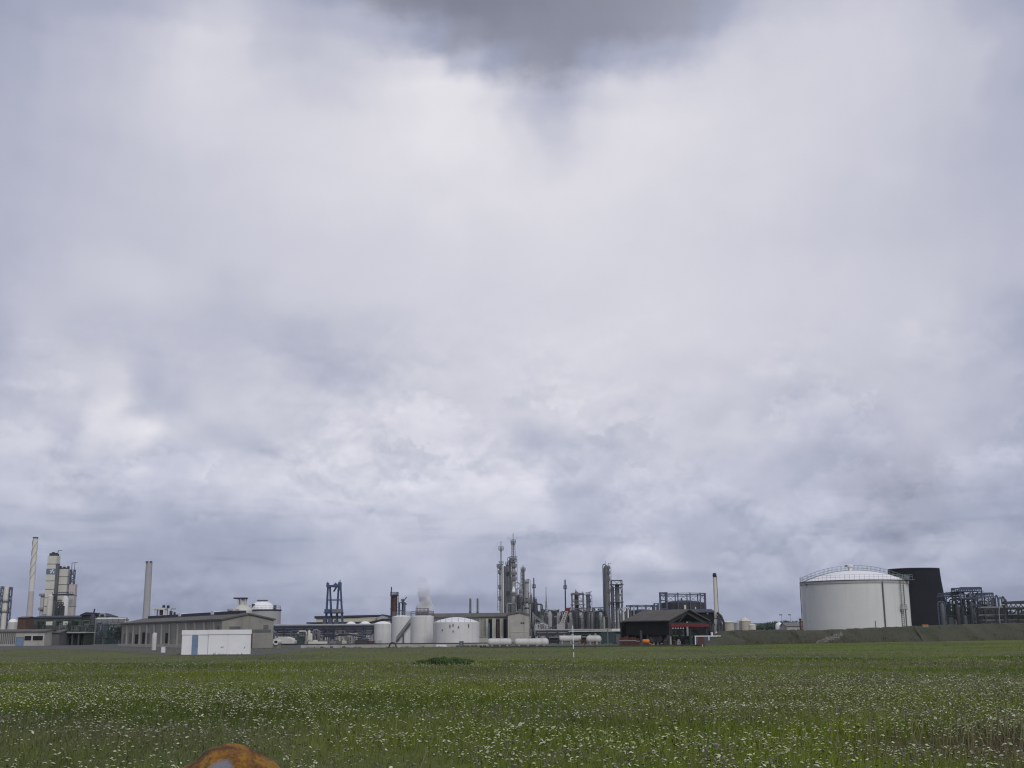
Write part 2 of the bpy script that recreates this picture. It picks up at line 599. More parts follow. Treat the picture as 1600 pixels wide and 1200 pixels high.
# ------------------------------------------------------------------ sky
SUN_EL, SUN_AZ = math.radians(40), math.radians(155)      # high, behind the clouds and behind the viewer
ROWS = [  # elevation rows of the cloud deck, brightness sampled along the bearing
    (-420, [(0, 176), (400, 185), (800, 175), (1200, 180), (1600, 175)]),
    (-160, [(0, 165), (300, 178), (600, 140), (800, 128), (1000, 134), (1200, 165), (1400, 182), (1600, 165)]),
    (0, [(0, 160), (100, 170), (200, 175), (300, 192), (350, 200), (400, 185), (500, 170), (550, 160), (600, 141), (700, 127), (800, 131), (900, 139), (1000, 143), (1100, 158), (1200, 188), (1300, 202), (1400, 198), (1500, 193), (1600, 166)]),
    (50, [(0, 168), (100, 182), (200, 190), (300, 208), (340, 219), (370, 210), (400, 190), (500, 188), (600, 184), (650, 172), (700, 148), (800, 139), (900, 140), (1000, 148), (1100, 166), (1150, 192), (1200, 206), (1300, 208), (1400, 204), (1500, 196), (1600, 174)]),
    (95, [(0, 170), (100, 184), (200, 196), (300, 214), (350, 219), (390, 203), (450, 194), (500, 195), (550, 210), (600, 213), (650, 216), (680, 217), (710, 190), (750, 166), (800, 150), (860, 140), (900, 150), (950, 178), (1000, 178), (1050, 180), (1100, 202), (1200, 211), (1300, 209), (1400, 205), (1500, 198), (1600, 173)]),
    (145, [(0, 174), (100, 187), (200, 198), (300, 211), (400, 213), (460, 207), (500, 203), (560, 214), (620, 221), (700, 229), (750, 222), (800, 204), (850, 177), (890, 186), (930, 208), (1000, 218), (1100, 216), (1200, 212), (1300, 208), (1400, 203), (1500, 196), (1600, 175)]),
    (205, [(0, 178), (100, 190), (200, 200), (400, 213), (500, 218), (600, 220), (700, 228), (800, 222), (850, 200), (880, 199), (920, 212), (1000, 220), (1100, 217), (1200, 213), (1300, 207), (1400, 200), (1500, 191), (1600, 178)]),
    (300, [(0, 178), (100, 184), (200, 191), (300, 200), (400, 208), (500, 213), (600, 214), (700, 216), (800, 218), (900, 218), (1000, 217), (1200, 212), (1300, 205), (1400, 197), (1500, 188), (1600, 182)]),
    (395, [(0, 180), (100, 193), (200, 195), (300, 198), (400, 202), (600, 206), (800, 213), (1000, 214), (1200, 206), (1300, 200), (1400, 197), (1500, 196), (1600, 190)]),
    (460, [(0, 180), (60, 192), (120, 202), (220, 206), (300, 199), (360, 192), (450, 204), (600, 207), (800, 210), (1000, 212), (1200, 210), (1300, 207), (1400, 203), (1500, 196), (1560, 183), (1600, 172)]),
    (535, [(0, 184), (50, 195), (100, 187), (200, 183), (260, 188), (310, 190), (400, 189), (450, 184), (540, 187), (580, 198), (700, 206), (800, 208), (1000, 211), (1200, 207), (1300, 201), (1350, 192), (1400, 202), (1500, 196), (1560, 179), (1600, 170)]),
    (598, [(0, 169), (35, 172), (60, 194), (100, 211), (150, 219), (195, 211), (225, 180), (270, 184), (310, 197), (350, 192), (400, 197), (450, 188), (500, 180), (550, 184), (610, 198), (700, 206), (800, 209), (900, 209), (1000, 207), (1100, 205), (1200, 200), (1300, 198), (1400, 198), (1500, 190), (1600, 178)]),
    (645, [(0, 192), (50, 198), (85, 183), (115, 184), (145, 216), (200, 223), (225, 192), (280, 182), (330, 197), (365, 209), (400, 206), (500, 200), (600, 203), (800, 206), (900, 206), (1000, 203), (1100, 198), (1200, 190), (1280, 181), (1350, 188), (1450, 195), (1500, 191), (1600, 180)]),
    (688, [(0, 194), (50, 192), (95, 182), (135, 193), (190, 223), (235, 234), (262, 220), (300, 192), (350, 189), (400, 184), (430, 192), (460, 204), (600, 205), (650, 208), (700, 206), (780, 203), (815, 182), (860, 184), (920, 199), (1000, 205), (1100, 203), (1150, 210), (1200, 197), (1300, 179), (1400, 170), (1450, 189), (1500, 190), (1600, 178)]),
    (738, [(0, 190), (50, 196), (85, 207), (130, 190), (200, 191), (250, 181), (310, 182), (350, 200), (400, 202), (500, 200), (600, 202), (700, 198), (770, 204), (820, 211), (860, 191), (950, 190), (1050, 192), (1100, 185), (1200, 185), (1300, 177), (1350, 168), (1400, 163), (1450, 177), (1500, 179), (1600, 170)]),
    (785, [(0, 186), (50, 195), (75, 208), (105, 187), (200, 180), (300, 178), (350, 190), (400, 195), (500, 196), (540, 210), (580, 205), (620, 194), (700, 195), (800, 202), (835, 200), (870, 180), (950, 180), (1000, 186), (1100, 182), (1200, 185), (1300, 178), (1350, 170), (1400, 163), (1430, 165), (1480, 176), (1560, 167), (1600, 158)]),
    (828, [(0, 180), (100, 182), (200, 174), (280, 164), (340, 159), (400, 174), (500, 188), (600, 190), (700, 190), (800, 191), (850, 185), (900, 171), (950, 175), (1000, 182), (1050, 175), (1100, 169), (1150, 168), (1250, 183), (1300, 181), (1350, 170), (1400, 162), (1450, 165), (1500, 174), (1550, 160), (1600, 158)]),
    (872, [(0, 168), (100, 168), (200, 164), (300, 164), (350, 159), (420, 170), (500, 180), (560, 181), (650, 185), (700, 178), (760, 179), (800, 184), (850, 178), (900, 188), (1000, 190), (1050, 196), (1100, 181), (1200, 178), (1300, 178), (1400, 168), (1500, 178), (1560, 189), (1600, 178)]),
    (912, [(0, 158), (100, 160), (200, 164), (300, 167), (400, 172), (500, 171), (600, 175), (650, 184), (700, 171), (800, 166), (900, 169), (1000, 180), (1100, 175), (1200, 171), (1300, 172), (1500, 165), (1600, 160)]),
    (955, [(0, 152), (200, 153), (400, 157), (600, 160), (800, 160), (1000, 164), (1200, 160), (1400, 160), (1600, 155)]),
    (1000, [(0, 160), (800, 165), (1600, 160)]),
]


def lin(c):
    c = max(0.0, c / 255.0)
    return c / 12.92 if c <= 0.04045 else ((c + 0.055) / 1.055) ** 2.4


def cloud_rgb(L, v, u):
    """brightness -> lavender grey of the cloud deck"""
    t = min(1, max(0, (L - 165) / 60))
    low = min(1, max(0, (v - 620) / 330))
    blue = 21 - 16 * t + 3 * low
    L += (L - 176) * .42 * low + 4 * low
    L += 1.5
    r, g, b = L - 5 + 6 * t - 2.5 * low * (1 - t), L - 1, L + blue
    if L < 160 and v < 300:
        r, g, b = L - 2, L, L + 15
    d = math.hypot((u - 1400) / 70, (v - 780) / 90)      # thin brown smoke drifting up from the tower
    if d < 1.5:
        k = (1.5 - d) / 1.5
        r += 4 * k
        b -= 5 * k
    return (lin(r), lin(g), lin(b), 1)


def interp(row, u):
    row = row[1]
    if u <= row[0][0]:
        return row[0][1]
    for (a, la), (b, lb) in zip(row, row[1:]):
        if u <= b:
            s = (u - a) / (b - a)
            return la + (lb - la) * s
    return row[-1][1]


def table(u, v):
    if v <= ROWS[0][0]:
        return interp(ROWS[0], u)
    for r0, r1 in zip(ROWS, ROWS[1:]):
        if v <= r1[0]:
            s = (v - r0[0]) / (r1[0] - r0[0])
            return interp(r0, u) * (1 - s) + interp(r1, u) * s
    return interp(ROWS[-1], u)


def sky_pixel(az, el):
    d = RM.transposed() @ Vector((math.sin(az) * math.cos(el), math.cos(az) * math.cos(el), math.sin(el)))
    return 800 - F * d.x / d.z, 600 + F * d.y / d.z


world = bpy.data.worlds.new('World')
SC.world = world
world.use_nodes = True
nt = world.node_tree
N, L = nt.nodes, nt.links
for n in list(N):
    N.remove(n)


def math_node(op, a, b=None, c=None, clamp=False):
    n = N.new('ShaderNodeMath')
    n.operation = op
    n.use_clamp = clamp
    for i, s in enumerate((a, b, c)):
        if s is None:
            continue
        if isinstance(s, (int, float)):
            n.inputs[i].default_value = s
        else:
            L.new(s, n.inputs[i])
    return n.outputs[0]


tc = N.new('ShaderNodeTexCoord')
sep = N.new('ShaderNodeSeparateXYZ')
L.new(tc.outputs['Generated'], sep.inputs[0])
az = math_node('ARCTAN2', sep.outputs[0], sep.outputs[1])
el = math_node('ARCSINE', math_node('MINIMUM', math_node('MAXIMUM', sep.outputs[2], -1.0), 1.0))


def sky_noise(sx, sy, detail, rough, off=(0, 0, 0), dist=0.0):
    cb = N.new('ShaderNodeCombineXYZ')
    L.new(math_node('MULTIPLY', az, sx), cb.inputs[0])
    L.new(math_node('MULTIPLY', el, sy), cb.inputs[1])
    va = N.new('ShaderNodeVectorMath')
    va.operation = 'ADD'
    L.new(cb.outputs[0], va.inputs[0])
    va.inputs[1].default_value = off
    nz = N.new('ShaderNodeTexNoise')
    nz.noise_dimensions = '2D'
    nz.inputs['Scale'].default_value = 1.0
    nz.inputs['Detail'].default_value = detail
    nz.inputs['Roughness'].default_value = rough
    nz.inputs['Distortion'].default_value = dist
    L.new(va.outputs[0], nz.inputs['Vector'])
    return nz.outputs['Fac']


# ragged cloud edges: the table is read at a wandering bearing and elevation
w1 = math_node('SUBTRACT', sky_noise(12, 17, 6, .55, (3, 1, 0)), .5)
w2 = math_node('SUBTRACT', sky_noise(12, 17, 6, .55, (9, 4, 2)), .5)
azw = math_node('MULTIPLY_ADD', w1, 0.058, az)
elw = math_node('MULTIPLY_ADD', w2, 0.042, el)
AZM = math.radians(26.5)
fac = math_node('MULTIPLY_ADD', azw, 1.0 / (2 * AZM), 0.5, True)
els = []
prev = None
prev_el = None
for v, row in reversed(ROWS):
    e = PITCH + math.atan((600 - v) / F)
    rmp = N.new('ShaderNodeValToRGB')
    cr = rmp.color_ramp
    cr.interpolation = 'CARDINAL' if False else 'EASE'
    K = 32
    while len(cr.elements) < K:
        cr.elements.new(0.5)
    for i in range(K):
        p = i / (K - 1)
        a = (p - .5) * 2 * AZM
        uu, vv = sky_pixel(a, e)
        cr.elements[i].position = p
        vq = min(max(vv, -420), 1000)
        uu = min(max(uu, 0), 1600)
        cr.elements[i].color = cloud_rgb(table(uu, vq), vq, uu)
    L.new(fac, rmp.inputs[0])
    if prev is None:
        prev = rmp.outputs[0]
    else:
        mr = N.new('ShaderNodeMapRange')
        mr.interpolation_type = 'SMOOTHSTEP'
        mr.inputs['From Min'].default_value = prev_el
        mr.inputs['From Max'].default_value = e
        L.new(elw, mr.inputs['Value'])
        mx = N.new('ShaderNodeMix')
        mx.data_type = 'RGBA'
        L.new(mr.outputs[0], mx.inputs[0])
        L.new(prev, mx.inputs[6])
        L.new(rmp.outputs[0], mx.inputs[7])
        prev = mx.outputs[2]
    prev_el = e
# cumulus puffs: lit tops and grey undersides, stronger towards the horizon
def smooth(x, a, b, lo=0.0, hi=1.0):
    n = N.new('ShaderNodeMapRange')
    n.interpolation_type = 'SMOOTHSTEP'
    n.inputs['From Min'].default_value = a
    n.inputs['From Max'].default_value = b
    n.inputs['To Min'].default_value = lo
    n.inputs['To Max'].default_value = hi
    L.new(x, n.inputs['Value'])
    return n.outputs[0]


def billow(sx, sy, det, off):
    """rounded cauliflower heaps"""
    cb = N.new('ShaderNodeCombineXYZ')
    L.new(math_node('MULTIPLY', azb, sx), cb.inputs[0])
    L.new(math_node('MULTIPLY', elb, sy), cb.inputs[1])
    va = N.new('ShaderNodeVectorMath')
    va.operation = 'ADD'
    L.new(cb.outputs[0], va.inputs[0])
    va.inputs[1].default_value = off
    vo = N.new('ShaderNodeTexVoronoi')
    vo.feature = 'F1'
    vo.voronoi_dimensions = '2D'
    vo.inputs['Scale'].default_value = 1.0
    vo.inputs['Detail'].default_value = det
    vo.inputs['Roughness'].default_value = .55
    vo.normalize = True
    L.new(va.outputs[0], vo.inputs['Vector'])
    return vo.outputs['Distance']


azb = math_node('MULTIPLY_ADD', w2, 0.04, az)
elb = math_node('MULTIPLY_ADD', w1, 0.03, el)
ba = billow(19, 25, 3.0, (1.3, .2, 0))
bb = billow(19, 25, 3.0, (1.3, .38, 0))
lit = math_node('SUBTRACT', bb, ba)               # faces turned to the zenith
where = smooth(sky_noise(6, 11, 4, .5, (3.3, 1.7, 5), .2), .42, .60, .10, 1.0)
pa = sky_noise(11, 16, 7, .52, (1.3, 0.2, 0))
pb = sky_noise(11, 16, 7, .52, (1.3, 0.45, 0))
puff = math_node('SUBTRACT', pa, pb)
big = math_node('SUBTRACT', sky_noise(7, 10, 5, .5, (5, 7, 1), .3), .5)
low = smooth(el, math.radians(17), math.radians(7), 0.05, 1.0)
gain = math_node('MULTIPLY', math_node('MULTIPLY', lit, where), 0.75)
gain = math_node('MULTIPLY_ADD', math_node('MULTIPLY', math_node('SUBTRACT', .38, ba), where), 0.36, gain)
gain = math_node('MULTIPLY_ADD', puff, 0.42, gain)
gain = math_node('MULTIPLY', gain, low)
gain = math_node('MULTIPLY_ADD', big, 0.13, gain)


def heads_layer(sx, sy, off, share, wx, wy):
    """scattered single cumulus heads: round crisp tops that melt away downwards"""
    cb = N.new('ShaderNodeCombineXYZ')
    L.new(math_node('MULTIPLY', math_node('MULTIPLY_ADD', f1, wx, az), sx), cb.inputs[0])
    L.new(math_node('MULTIPLY', math_node('MULTIPLY_ADD', f2, wy, el), sy), cb.inputs[1])
    va = N.new('ShaderNodeVectorMath')
    va.operation = 'ADD'
    L.new(cb.outputs[0], va.inputs[0])
    va.inputs[1].default_value = off
    vo = N.new('ShaderNodeTexVoronoi')
    vo.feature = 'F1'
    vo.voronoi_dimensions = '2D'
    vo.inputs['Scale'].default_value = 1.0
    vo.inputs['Randomness'].default_value = .9
    L.new(va.outputs[0], vo.inputs['Vector'])
    sp = N.new('ShaderNodeSeparateXYZ')
    L.new(vo.outputs['Position'], sp.inputs[0])
    sv = N.new('ShaderNodeSeparateXYZ')
    L.new(va.outputs[0], sv.inputs[0])
    sc_ = N.new('ShaderNodeSeparateColor')
    L.new(vo.outputs['Color'], sc_.inputs[0])
    ly = math_node('SUBTRACT', sv.outputs[1], sp.outputs[1])
    disc = smooth(vo.outputs['Distance'], .26, .46, 1, 0)
    body = math_node('MULTIPLY', disc, smooth(ly, -.32, .26))
    on = smooth(sc_.outputs[0], 1 - share, 1 - share * .35)
    return math_node('MULTIPLY', body, on)


f1 = math_node('SUBTRACT', sky_noise(46, 60, 5, .62, (4, 2, 0)), .5)
f2 = math_node('SUBTRACT', sky_noise(46, 60, 5, .62, (8, 6, 0)), .5)
hl = math_node('MULTIPLY', heads_layer(9, 14, (.3, .8, 0), .62, .075, .045), .15)
hl = math_node('MULTIPLY_ADD', heads_layer(16, 24, (5.1, 2.2, 0), .50, .050, .032), .10, hl)
hl = math_node('MULTIPLY_ADD', heads_layer(11, 19, (9.7, 4.6, 0), .45, .065, .040), -.12, hl)
hb_ = math_node('MULTIPLY', smooth(el, math.radians(16), math.radians(10)), smooth(el, math.radians(1.5), math.radians(4.5)))
gain = math_node('MULTIPLY_ADD', hl, hb_, gain)
# flat blue grey rifts low over the horizon
rift = smooth(sky_noise(7, 52, 4, .5, (2.2, 6.1, 0)), .50, .66)
gain = math_node('MULTIPLY_ADD', math_node('MULTIPLY', rift, smooth(el, math.radians(9), math.radians(4.5))), -.12, gain)
cbg = N.new('ShaderNodeCombineXYZ')
for i, k in enumerate((1.10, 1.0, 0.80)):        # bright heaps are warmer, the gaps bluer
    L.new(math_node('MULTIPLY', math_node('MULTIPLY_ADD', gain, k, 1.03), 10.0), cbg.inputs[i])
vm_ = N.new('ShaderNodeVectorMath')
vm_.operation = 'MULTIPLY'
L.new(prev, vm_.inputs[0])
L.new(cbg.outputs[0], vm_.inputs[1])
sky = N.new('ShaderNodeTexSky')
sky.sky_type = 'NISHITA'
sky.sun_disc = False
sky.sun_elevation = SUN_EL
sky.sun_rotation = SUN_AZ
sky.air_density = 1.0
sky.dust_density = 2.0
# the blue sky only glimmers through the deck
mxs = N.new('ShaderNodeMix')
mxs.data_type = 'RGBA'
mxs.inputs[0].default_value = 0.05
L.new(vm_.outputs[0], mxs.inputs[6])
L.new(sky.outputs[0], mxs.inputs[7])
bg = N.new('ShaderNodeBackground')
bg.inputs['Strength'].default_value = 0.1
L.new(mxs.outputs[2], bg.inputs['Color'])
wo = N.new('ShaderNodeOutputWorld')
L.new(bg.outputs[0], wo.inputs[0])

sd = bpy.data.lights.new('sun', 'SUN')
sd.energy = 1.5
sd.angle = math.radians(30)
sd.color = (1.0, 0.98, 0.95)
so = bpy.data.objects.new('sun', sd)
C.objects.link(so)
sdir = Vector((math.sin(SUN_AZ) * math.cos(SUN_EL), math.cos(SUN_AZ) * math.cos(SUN_EL), math.sin(SUN_EL)))
so.rotation_euler = sdir.to_track_quat('Z', 'Y').to_euler()

vs = SC.view_settings
vs.view_transform = 'Standard'
vs.look = 'None'
vs.exposure = 0.0
vs.gamma = 1.0
vs.use_curve_mapping = False
SC.cycles.filter_width = 1.2
SC.cycles.max_bounces = 6
SC.cycles.transparent_max_bounces = 8
SC.cycles.volume_bounces = 6
SC.cycles.volume_step_rate = 2.0

# ------------------------------------------------------------------ ground
def bank_h(x, y):
    """the grassy bank the viewer stands on, with the long field beyond lying flat"""
    d = np.hypot(x * .35, y)
    return 0.85 * (1 - np.clip((d - 4) / 9, 0, 1) ** 2 * (3 - 2 * np.clip((d - 4) / 9, 0, 1)))


def grid_mesh(name, xs, ys, hf):
    XX, YY = np.meshgrid(xs, ys)
    ZZ = hf(XX, YY)
    nx, ny = len(xs), len(ys)
    co = np.stack([XX, YY, ZZ], -1).reshape(-1, 3).astype(np.float32)
    i = np.arange(nx - 1)[None, :] + nx * np.arange(ny - 1)[:, None]
    q = np.stack([i, i + 1, i + 1 + nx, i + nx], -1).reshape(-1, 4)
    return np_mesh(name, co, q)


def np_mesh(name, co, faces, smooth=True):
    k = faces.shape[1]
    me = bpy.data.meshes.new(name)
    me.vertices.add(len(co))
    me.vertices.foreach_set('co', co.astype(np.float32).ravel())
    me.loops.add(faces.size)
    me.loops.foreach_set('vertex_index', faces.astype(np.int32).ravel())
    me.polygons.add(len(faces))
    me.polygons.foreach_set('loop_start', np.arange(0, faces.size, k, dtype=np.int32))
    me.polygons.foreach_set('loop_total', np.full(len(faces), k, dtype=np.int32))
    me.polygons.foreach_set('use_smooth', np.full(len(faces), smooth))
    me.update()
    me.validate()
    return me


def link(name, me, m, loc=(0, 0, 0)):
    me.materials.append(MATS[m] if isinstance(m, str) else m)
    o = bpy.data.objects.new(name, me)
    o.location = loc
    C.objects.link(o)
    return o


def field_nodes(name, stops, dry, seed=0.0, bump=0.0):
    """patchy meadow colours keyed to the place in the field, shared by soil and blades"""
    m, nt, N, L = new_mat(name)
    out = N.new('ShaderNodeOutputMaterial')
    b = N.new('ShaderNodeBsdfPrincipled')
    b.inputs['Roughness'].default_value = 0.9
    b.inputs['Specular IOR Level'].default_value = 0.15
    L.new(b.outputs[0], out.inputs[0])
    g = N.new('ShaderNodeNewGeometry')

    def nz(scale, sy, det, off):
        mp = N.new('ShaderNodeMapping')
        mp.inputs['Scale'].default_value = (scale, scale * sy, 0.02)
        mp.inputs['Location'].default_value = (off, off * .7, 0)
        L.new(g.outputs['Position'], mp.inputs['Vector'])
        n = N.new('ShaderNodeTexNoise')
        n.inputs['Scale'].default_value = 1
        n.inputs['Detail'].default_value = det
        n.inputs['Roughness'].default_value = .62
        L.new(mp.outputs[0], n.inputs['Vector'])
        return n.outputs['Fac']
    a = nz(0.055, 0.8, 6, 3 + seed)
    cr = N.new('ShaderNodeValToRGB')
    el = cr.color_ramp.elements
    while len(el) < len(stops):
        el.new(.5)
    for e, (p, c) in zip(el, stops):
        e.position = p
        e.color = (*c, 1)
    L.new(a, cr.inputs[0])
    # dry seed heads lie over parts of the field in long pale bands
    d = nz(0.030, 1.7, 5, 11)
    mr = N.new('ShaderNodeMapRange')
    mr.inputs['From Min'].default_value = .47
    mr.inputs['From Max'].default_value = .66
    mr.inputs['To Max'].default_value = .55
    L.new(d, mr.inputs['Value'])
    # rougher, drier sward towards the works
    sx = N.new('ShaderNodeSeparateXYZ')
    L.new(g.outputs['Position'], sx.inputs[0])
    fade = N.new('ShaderNodeMapRange')
    fade.inputs['From Min'].default_value = 70
    fade.inputs['From Max'].default_value = 125
    fade.inputs['To Min'].default_value = 1
    fade.inputs['To Max'].default_value = .12
    L.new(sx.outputs[1], fade.inputs['Value'])
    mrf = N.new('ShaderNodeMath')
    mrf.operation = 'MULTIPLY'
    L.new(mr.outputs[0], mrf.inputs[0])
    L.new(fade.outputs[0], mrf.inputs[1])
    mr = mrf
    far = N.new('ShaderNodeMapRange')
    far.inputs['From Min'].default_value = 85
    far.inputs['From Max'].default_value = 150
    far.inputs['To Max'].default_value = 1
    L.new(sx.outputs[1], far.inputs['Value'])
    side = N.new('ShaderNodeMapRange')           # greener towards the earth bund
    side.inputs['From Min'].default_value = -5
    side.inputs['From Max'].default_value = 40
    side.inputs['To Min'].default_value = .62
    side.inputs['To Max'].default_value = .0
    L.new(sx.outputs[0], side.inputs['Value'])
    fv = N.new('ShaderNodeMapRange')
    fv.inputs['From Min'].default_value = .38
    fv.inputs['From Max'].default_value = .62
    fv.inputs['To Min'].default_value = .55
    fv.inputs['To Max'].default_value = 1.3
    L.new(nz(.021, 2.2, 5, 17), fv.inputs['Value'])
    fm = N.new('ShaderNodeMath')
    fm.operation = 'MULTIPLY'
    L.new(far.outputs[0], fm.inputs[0])
    L.new(side.outputs[0], fm.inputs[1])
    fm2 = N.new('ShaderNodeMath')
    fm2.operation = 'MULTIPLY'
    L.new(fm.outputs[0], fm2.inputs[0])
    L.new(fv.outputs[0], fm2.inputs[1])
    far = fm2
    mxx = N.new('ShaderNodeMath')
    mxx.operation = 'MAXIMUM'
    L.new(mr.outputs[0], mxx.inputs[0])
    L.new(far.outputs[0], mxx.inputs[1])
    mx = N.new('ShaderNodeMix')
    mx.data_type = 'RGBA'
    L.new(mxx.outputs[0], mx.inputs[0])
    L.new(cr.outputs[0], mx.inputs[6])
    mx.inputs[7].default_value = (*dry, 1)
    # a worn dry corner of the field
    vd = N.new('ShaderNodeVectorMath')
    vd.operation = 'DISTANCE'
    L.new(g.outputs['Position'], vd.inputs[0])
    vd.inputs[1].default_value = (11.5, 22.5, 0)
    dn = N.new('ShaderNodeMath')
    dn.operation = 'MULTIPLY_ADD'
    L.new(nz(.7, 1, 4, 2), dn.inputs[0])
    dn.inputs[1].default_value = 5.0
    L.new(vd.outputs['Value'], dn.inputs[2])
    dr = N.new('ShaderNodeMapRange')
    dr.inputs['From Min'].default_value = 5.2
    dr.inputs['From Max'].default_value = 8.0
    dr.inputs['To Min'].default_value = .8
    dr.inputs['To Max'].default_value = 0
    L.new(dn.outputs[0], dr.inputs['Value'])
    mw = N.new('ShaderNodeMix')
    mw.data_type = 'RGBA'
    L.new(dr.outputs[0], mw.inputs[0])
    L.new(mx.outputs[2], mw.inputs[6])
    mw.inputs[7].default_value = (.105, .082, .052, 1)
    mx = mw
    f = nz(2.2, 1, 4, 5)
    fr = N.new('ShaderNodeMapRange')
    fr.inputs['From Min'].default_value = .3
    fr.inputs['From Max'].default_value = .7
    fr.inputs['To Min'].default_value = .76
    fr.inputs['To Max'].default_value = 1.24
    L.new(f, fr.inputs['Value'])
    mm = N.new('ShaderNodeMix')
    mm.data_type = 'RGBA'
    mm.blend_type = 'MULTIPLY'
    mm.inputs[0].default_value = 1
    L.new(mx.outputs[2], mm.inputs[6])
    L.new(fr.outputs[0], mm.inputs[7])
    L.new(mm.outputs[2], b.inputs['Base Color'])
    MATS[name] = m


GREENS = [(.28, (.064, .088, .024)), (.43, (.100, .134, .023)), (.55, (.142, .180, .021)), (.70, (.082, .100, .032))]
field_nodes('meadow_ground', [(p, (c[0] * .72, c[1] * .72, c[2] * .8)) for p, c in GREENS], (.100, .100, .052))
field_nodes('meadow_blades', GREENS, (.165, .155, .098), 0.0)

xs = np.concatenate([[-30000, -8000, -2500, -900, -400, -200], np.linspace(-110, 110, 111), [200, 400, 900, 2500, 8000, 30000]])
ys = np.concatenate([[-30000, -6000, -1000, -200, -60, -25], np.linspace(-12, 40, 53), np.linspace(42, 240, 60), [320, 500, 900, 2000, 6000, 15000, 30000]])


def field_h(x, y):
    bump = 0.06 * np.sin(x * .31 + 1.3 * np.sin(y * .09)) * np.sin(y * .21 + .6) + 0.05 * np.sin(x * .11 - y * .07)
    near = np.clip((y - 8) / 10, 0, 1) * np.clip((122 - y) / 40, 0, 1) * (np.abs(x) < 150)
    return bank_h(x, y) + bump * near


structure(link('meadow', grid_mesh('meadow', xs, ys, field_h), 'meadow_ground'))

# works yard: trodden gravel between the field and the buildings
m, nt_, N_, L_ = new_mat('yard_gravel')
o_ = N_.new('ShaderNodeOutputMaterial')
b_ = N_.new('ShaderNodeBsdfPrincipled')
b_.inputs['Roughness'].default_value = .95
L_.new(b_.outputs[0], o_.inputs[0])
g_ = N_.new('ShaderNodeNewGeometry')
n_ = N_.new('ShaderNodeTexNoise')
n_.inputs['Scale'].default_value = .09
n_.inputs['Detail'].default_value = 8
L_.new(g_.outputs['Position'], n_.inputs['Vector'])
c_ = N_.new('ShaderNodeValToRGB')
c_.color_ramp.elements[0].position = .4
c_.color_ramp.elements[0].color = (.072, .071, .063, 1)
c_.color_ramp.elements[1].position = .62
c_.color_ramp.elements[1].color = (.060, .062, .036, 1)
L_.new(n_.outputs['Fac'], c_.inputs[0])
L_.new(c_.outputs[0], b_.inputs['Base Color'])
MATS['yard_gravel'] = m


def sheet(name, poly, z, mname):
    return structure(MB().add([(x, y, z) for x, y in poly], [tuple(range(len(poly)))]).build(name, mname, None, (poly[0][0], poly[0][1], z)))


def uvg(u, v):
    Y = gy(u, v)
    p = pt(u, v, Y)
    return (p.x, p.y)


sheet('gravel_yard', [uvg(-120, 1020), uvg(60, 1014.5), uvg(180, 1018), uvg(270, 1024.5), uvg(402, 1024.2), uvg(450, 1020), uvg(520, 1014), uvg(700, 1012.6), uvg(860, 1011.5), uvg(1095, 1009.5), (75, 330), (420, 420), (420, 900), (-520, 900), (-420, 300)], 0.02, 'yard_gravel')

# distant ridge along the horizon
hx = np.linspace(-2600, 2600, 160)
prof = 7 + 9 * np.clip(np.sin(hx * .0023 + .6), -0.4, 1) + 6 * np.sin(hx * .0071) + 3 * np.sin(hx * .021 + 1)
prof = np.maximum(prof + 10 * np.exp(-((hx - 560) / 330.0) ** 2), 2)
hv, hf = [], []
for i, x in enumerate(hx):
    for dy, k in ((-260, 0), (-120, .55), (0, 1), (150, .7), (320, 0)):
        hv.append((x, 2900 + dy, k * prof[i] - (1 if k == 0 else 0)))
for i in range(len(hx) - 1):
    for k in range(4):
        hf.append((i * 5 + k, i * 5 + k + 5, i * 5 + k + 6, i * 5 + k + 1))
structure(MB().add(hv, hf).build('hills', 'foliage', None, (0, 2900, 0)))

# haze
# ------------------------------------------------------------------ earth bund on the right
BU = [1098, 1112, 1136, 1180, 1215, 1244, 1250, 1257, 1290, 1340, 1400, 1434, 1441, 1448, 1500, 1560, 1640, 1760, 1950]
CREST = {1098: .1, 1112: .6, 1124: 1.3, 1136: 2.35, 1180: 2.5, 1215: 2.5, 1244: 2.5, 1250: 2.55, 1257: 2.4, 1290: 2.35, 1340: 2.6, 1400: 2.85, 1434: 3.0, 1441: 3.05, 1448: 3.1, 1500: 3.3, 1560: 3.5, 1640: 3.7, 1760: 3.8, 1950: 3.9}
uu = sorted(set(BU + list(range(1100, 1950, 9))))
hv, hf = [], []
for u in uu:
    k = min(max((u - 1098) / 502.0, 0), 1.7)
    yb = 196 + 62 * k
    base = pt(u, 990, yb)
    ks = sorted(CREST)
    h = np.interp(u, ks, [CREST[q] for q in ks])
    dent = -.5 if u in (1250, 1441) else 0
    wob = lambda s: .10 * math.sin(u * .13 + s * 2.1) + .07 * math.sin(u * .41 + s)
    for j, (dy, kz) in enumerate(((0, -.1), (1.4, .28), (2.8, .55), (4.2, .82), (5.2, 1.0), (8.0, 1.0), (11, .5), (14, -.1))):
        z = kz * h + (wob(j) * (0 < j < 4)) + (dent if 0 < j < 4 else 0)
        hv.append((base.x, yb + dy + .3 * wob(j + 3), z + .09 * math.sin(u * .9 + j) * (j in (4, 5))))
for i in range(len(uu) - 1):
    for k in range(7):
        hf.append((i * 8 + k, (i + 1) * 8 + k, (i + 1) * 8 + k + 1, i * 8 + k + 1))
m, nt_, N_, L_ = new_mat('bund_earth')
o_ = N_.new('ShaderNodeOutputMaterial')
b_ = N_.new('ShaderNodeBsdfPrincipled')
b_.inputs['Roughness'].default_value = .95
L_.new(b_.outputs[0], o_.inputs[0])
g_ = N_.new('ShaderNodeNewGeometry')
n_ = N_.new('ShaderNodeTexNoise')
n_.inputs['Scale'].default_value = .16
n_.inputs['Detail'].default_value = 9
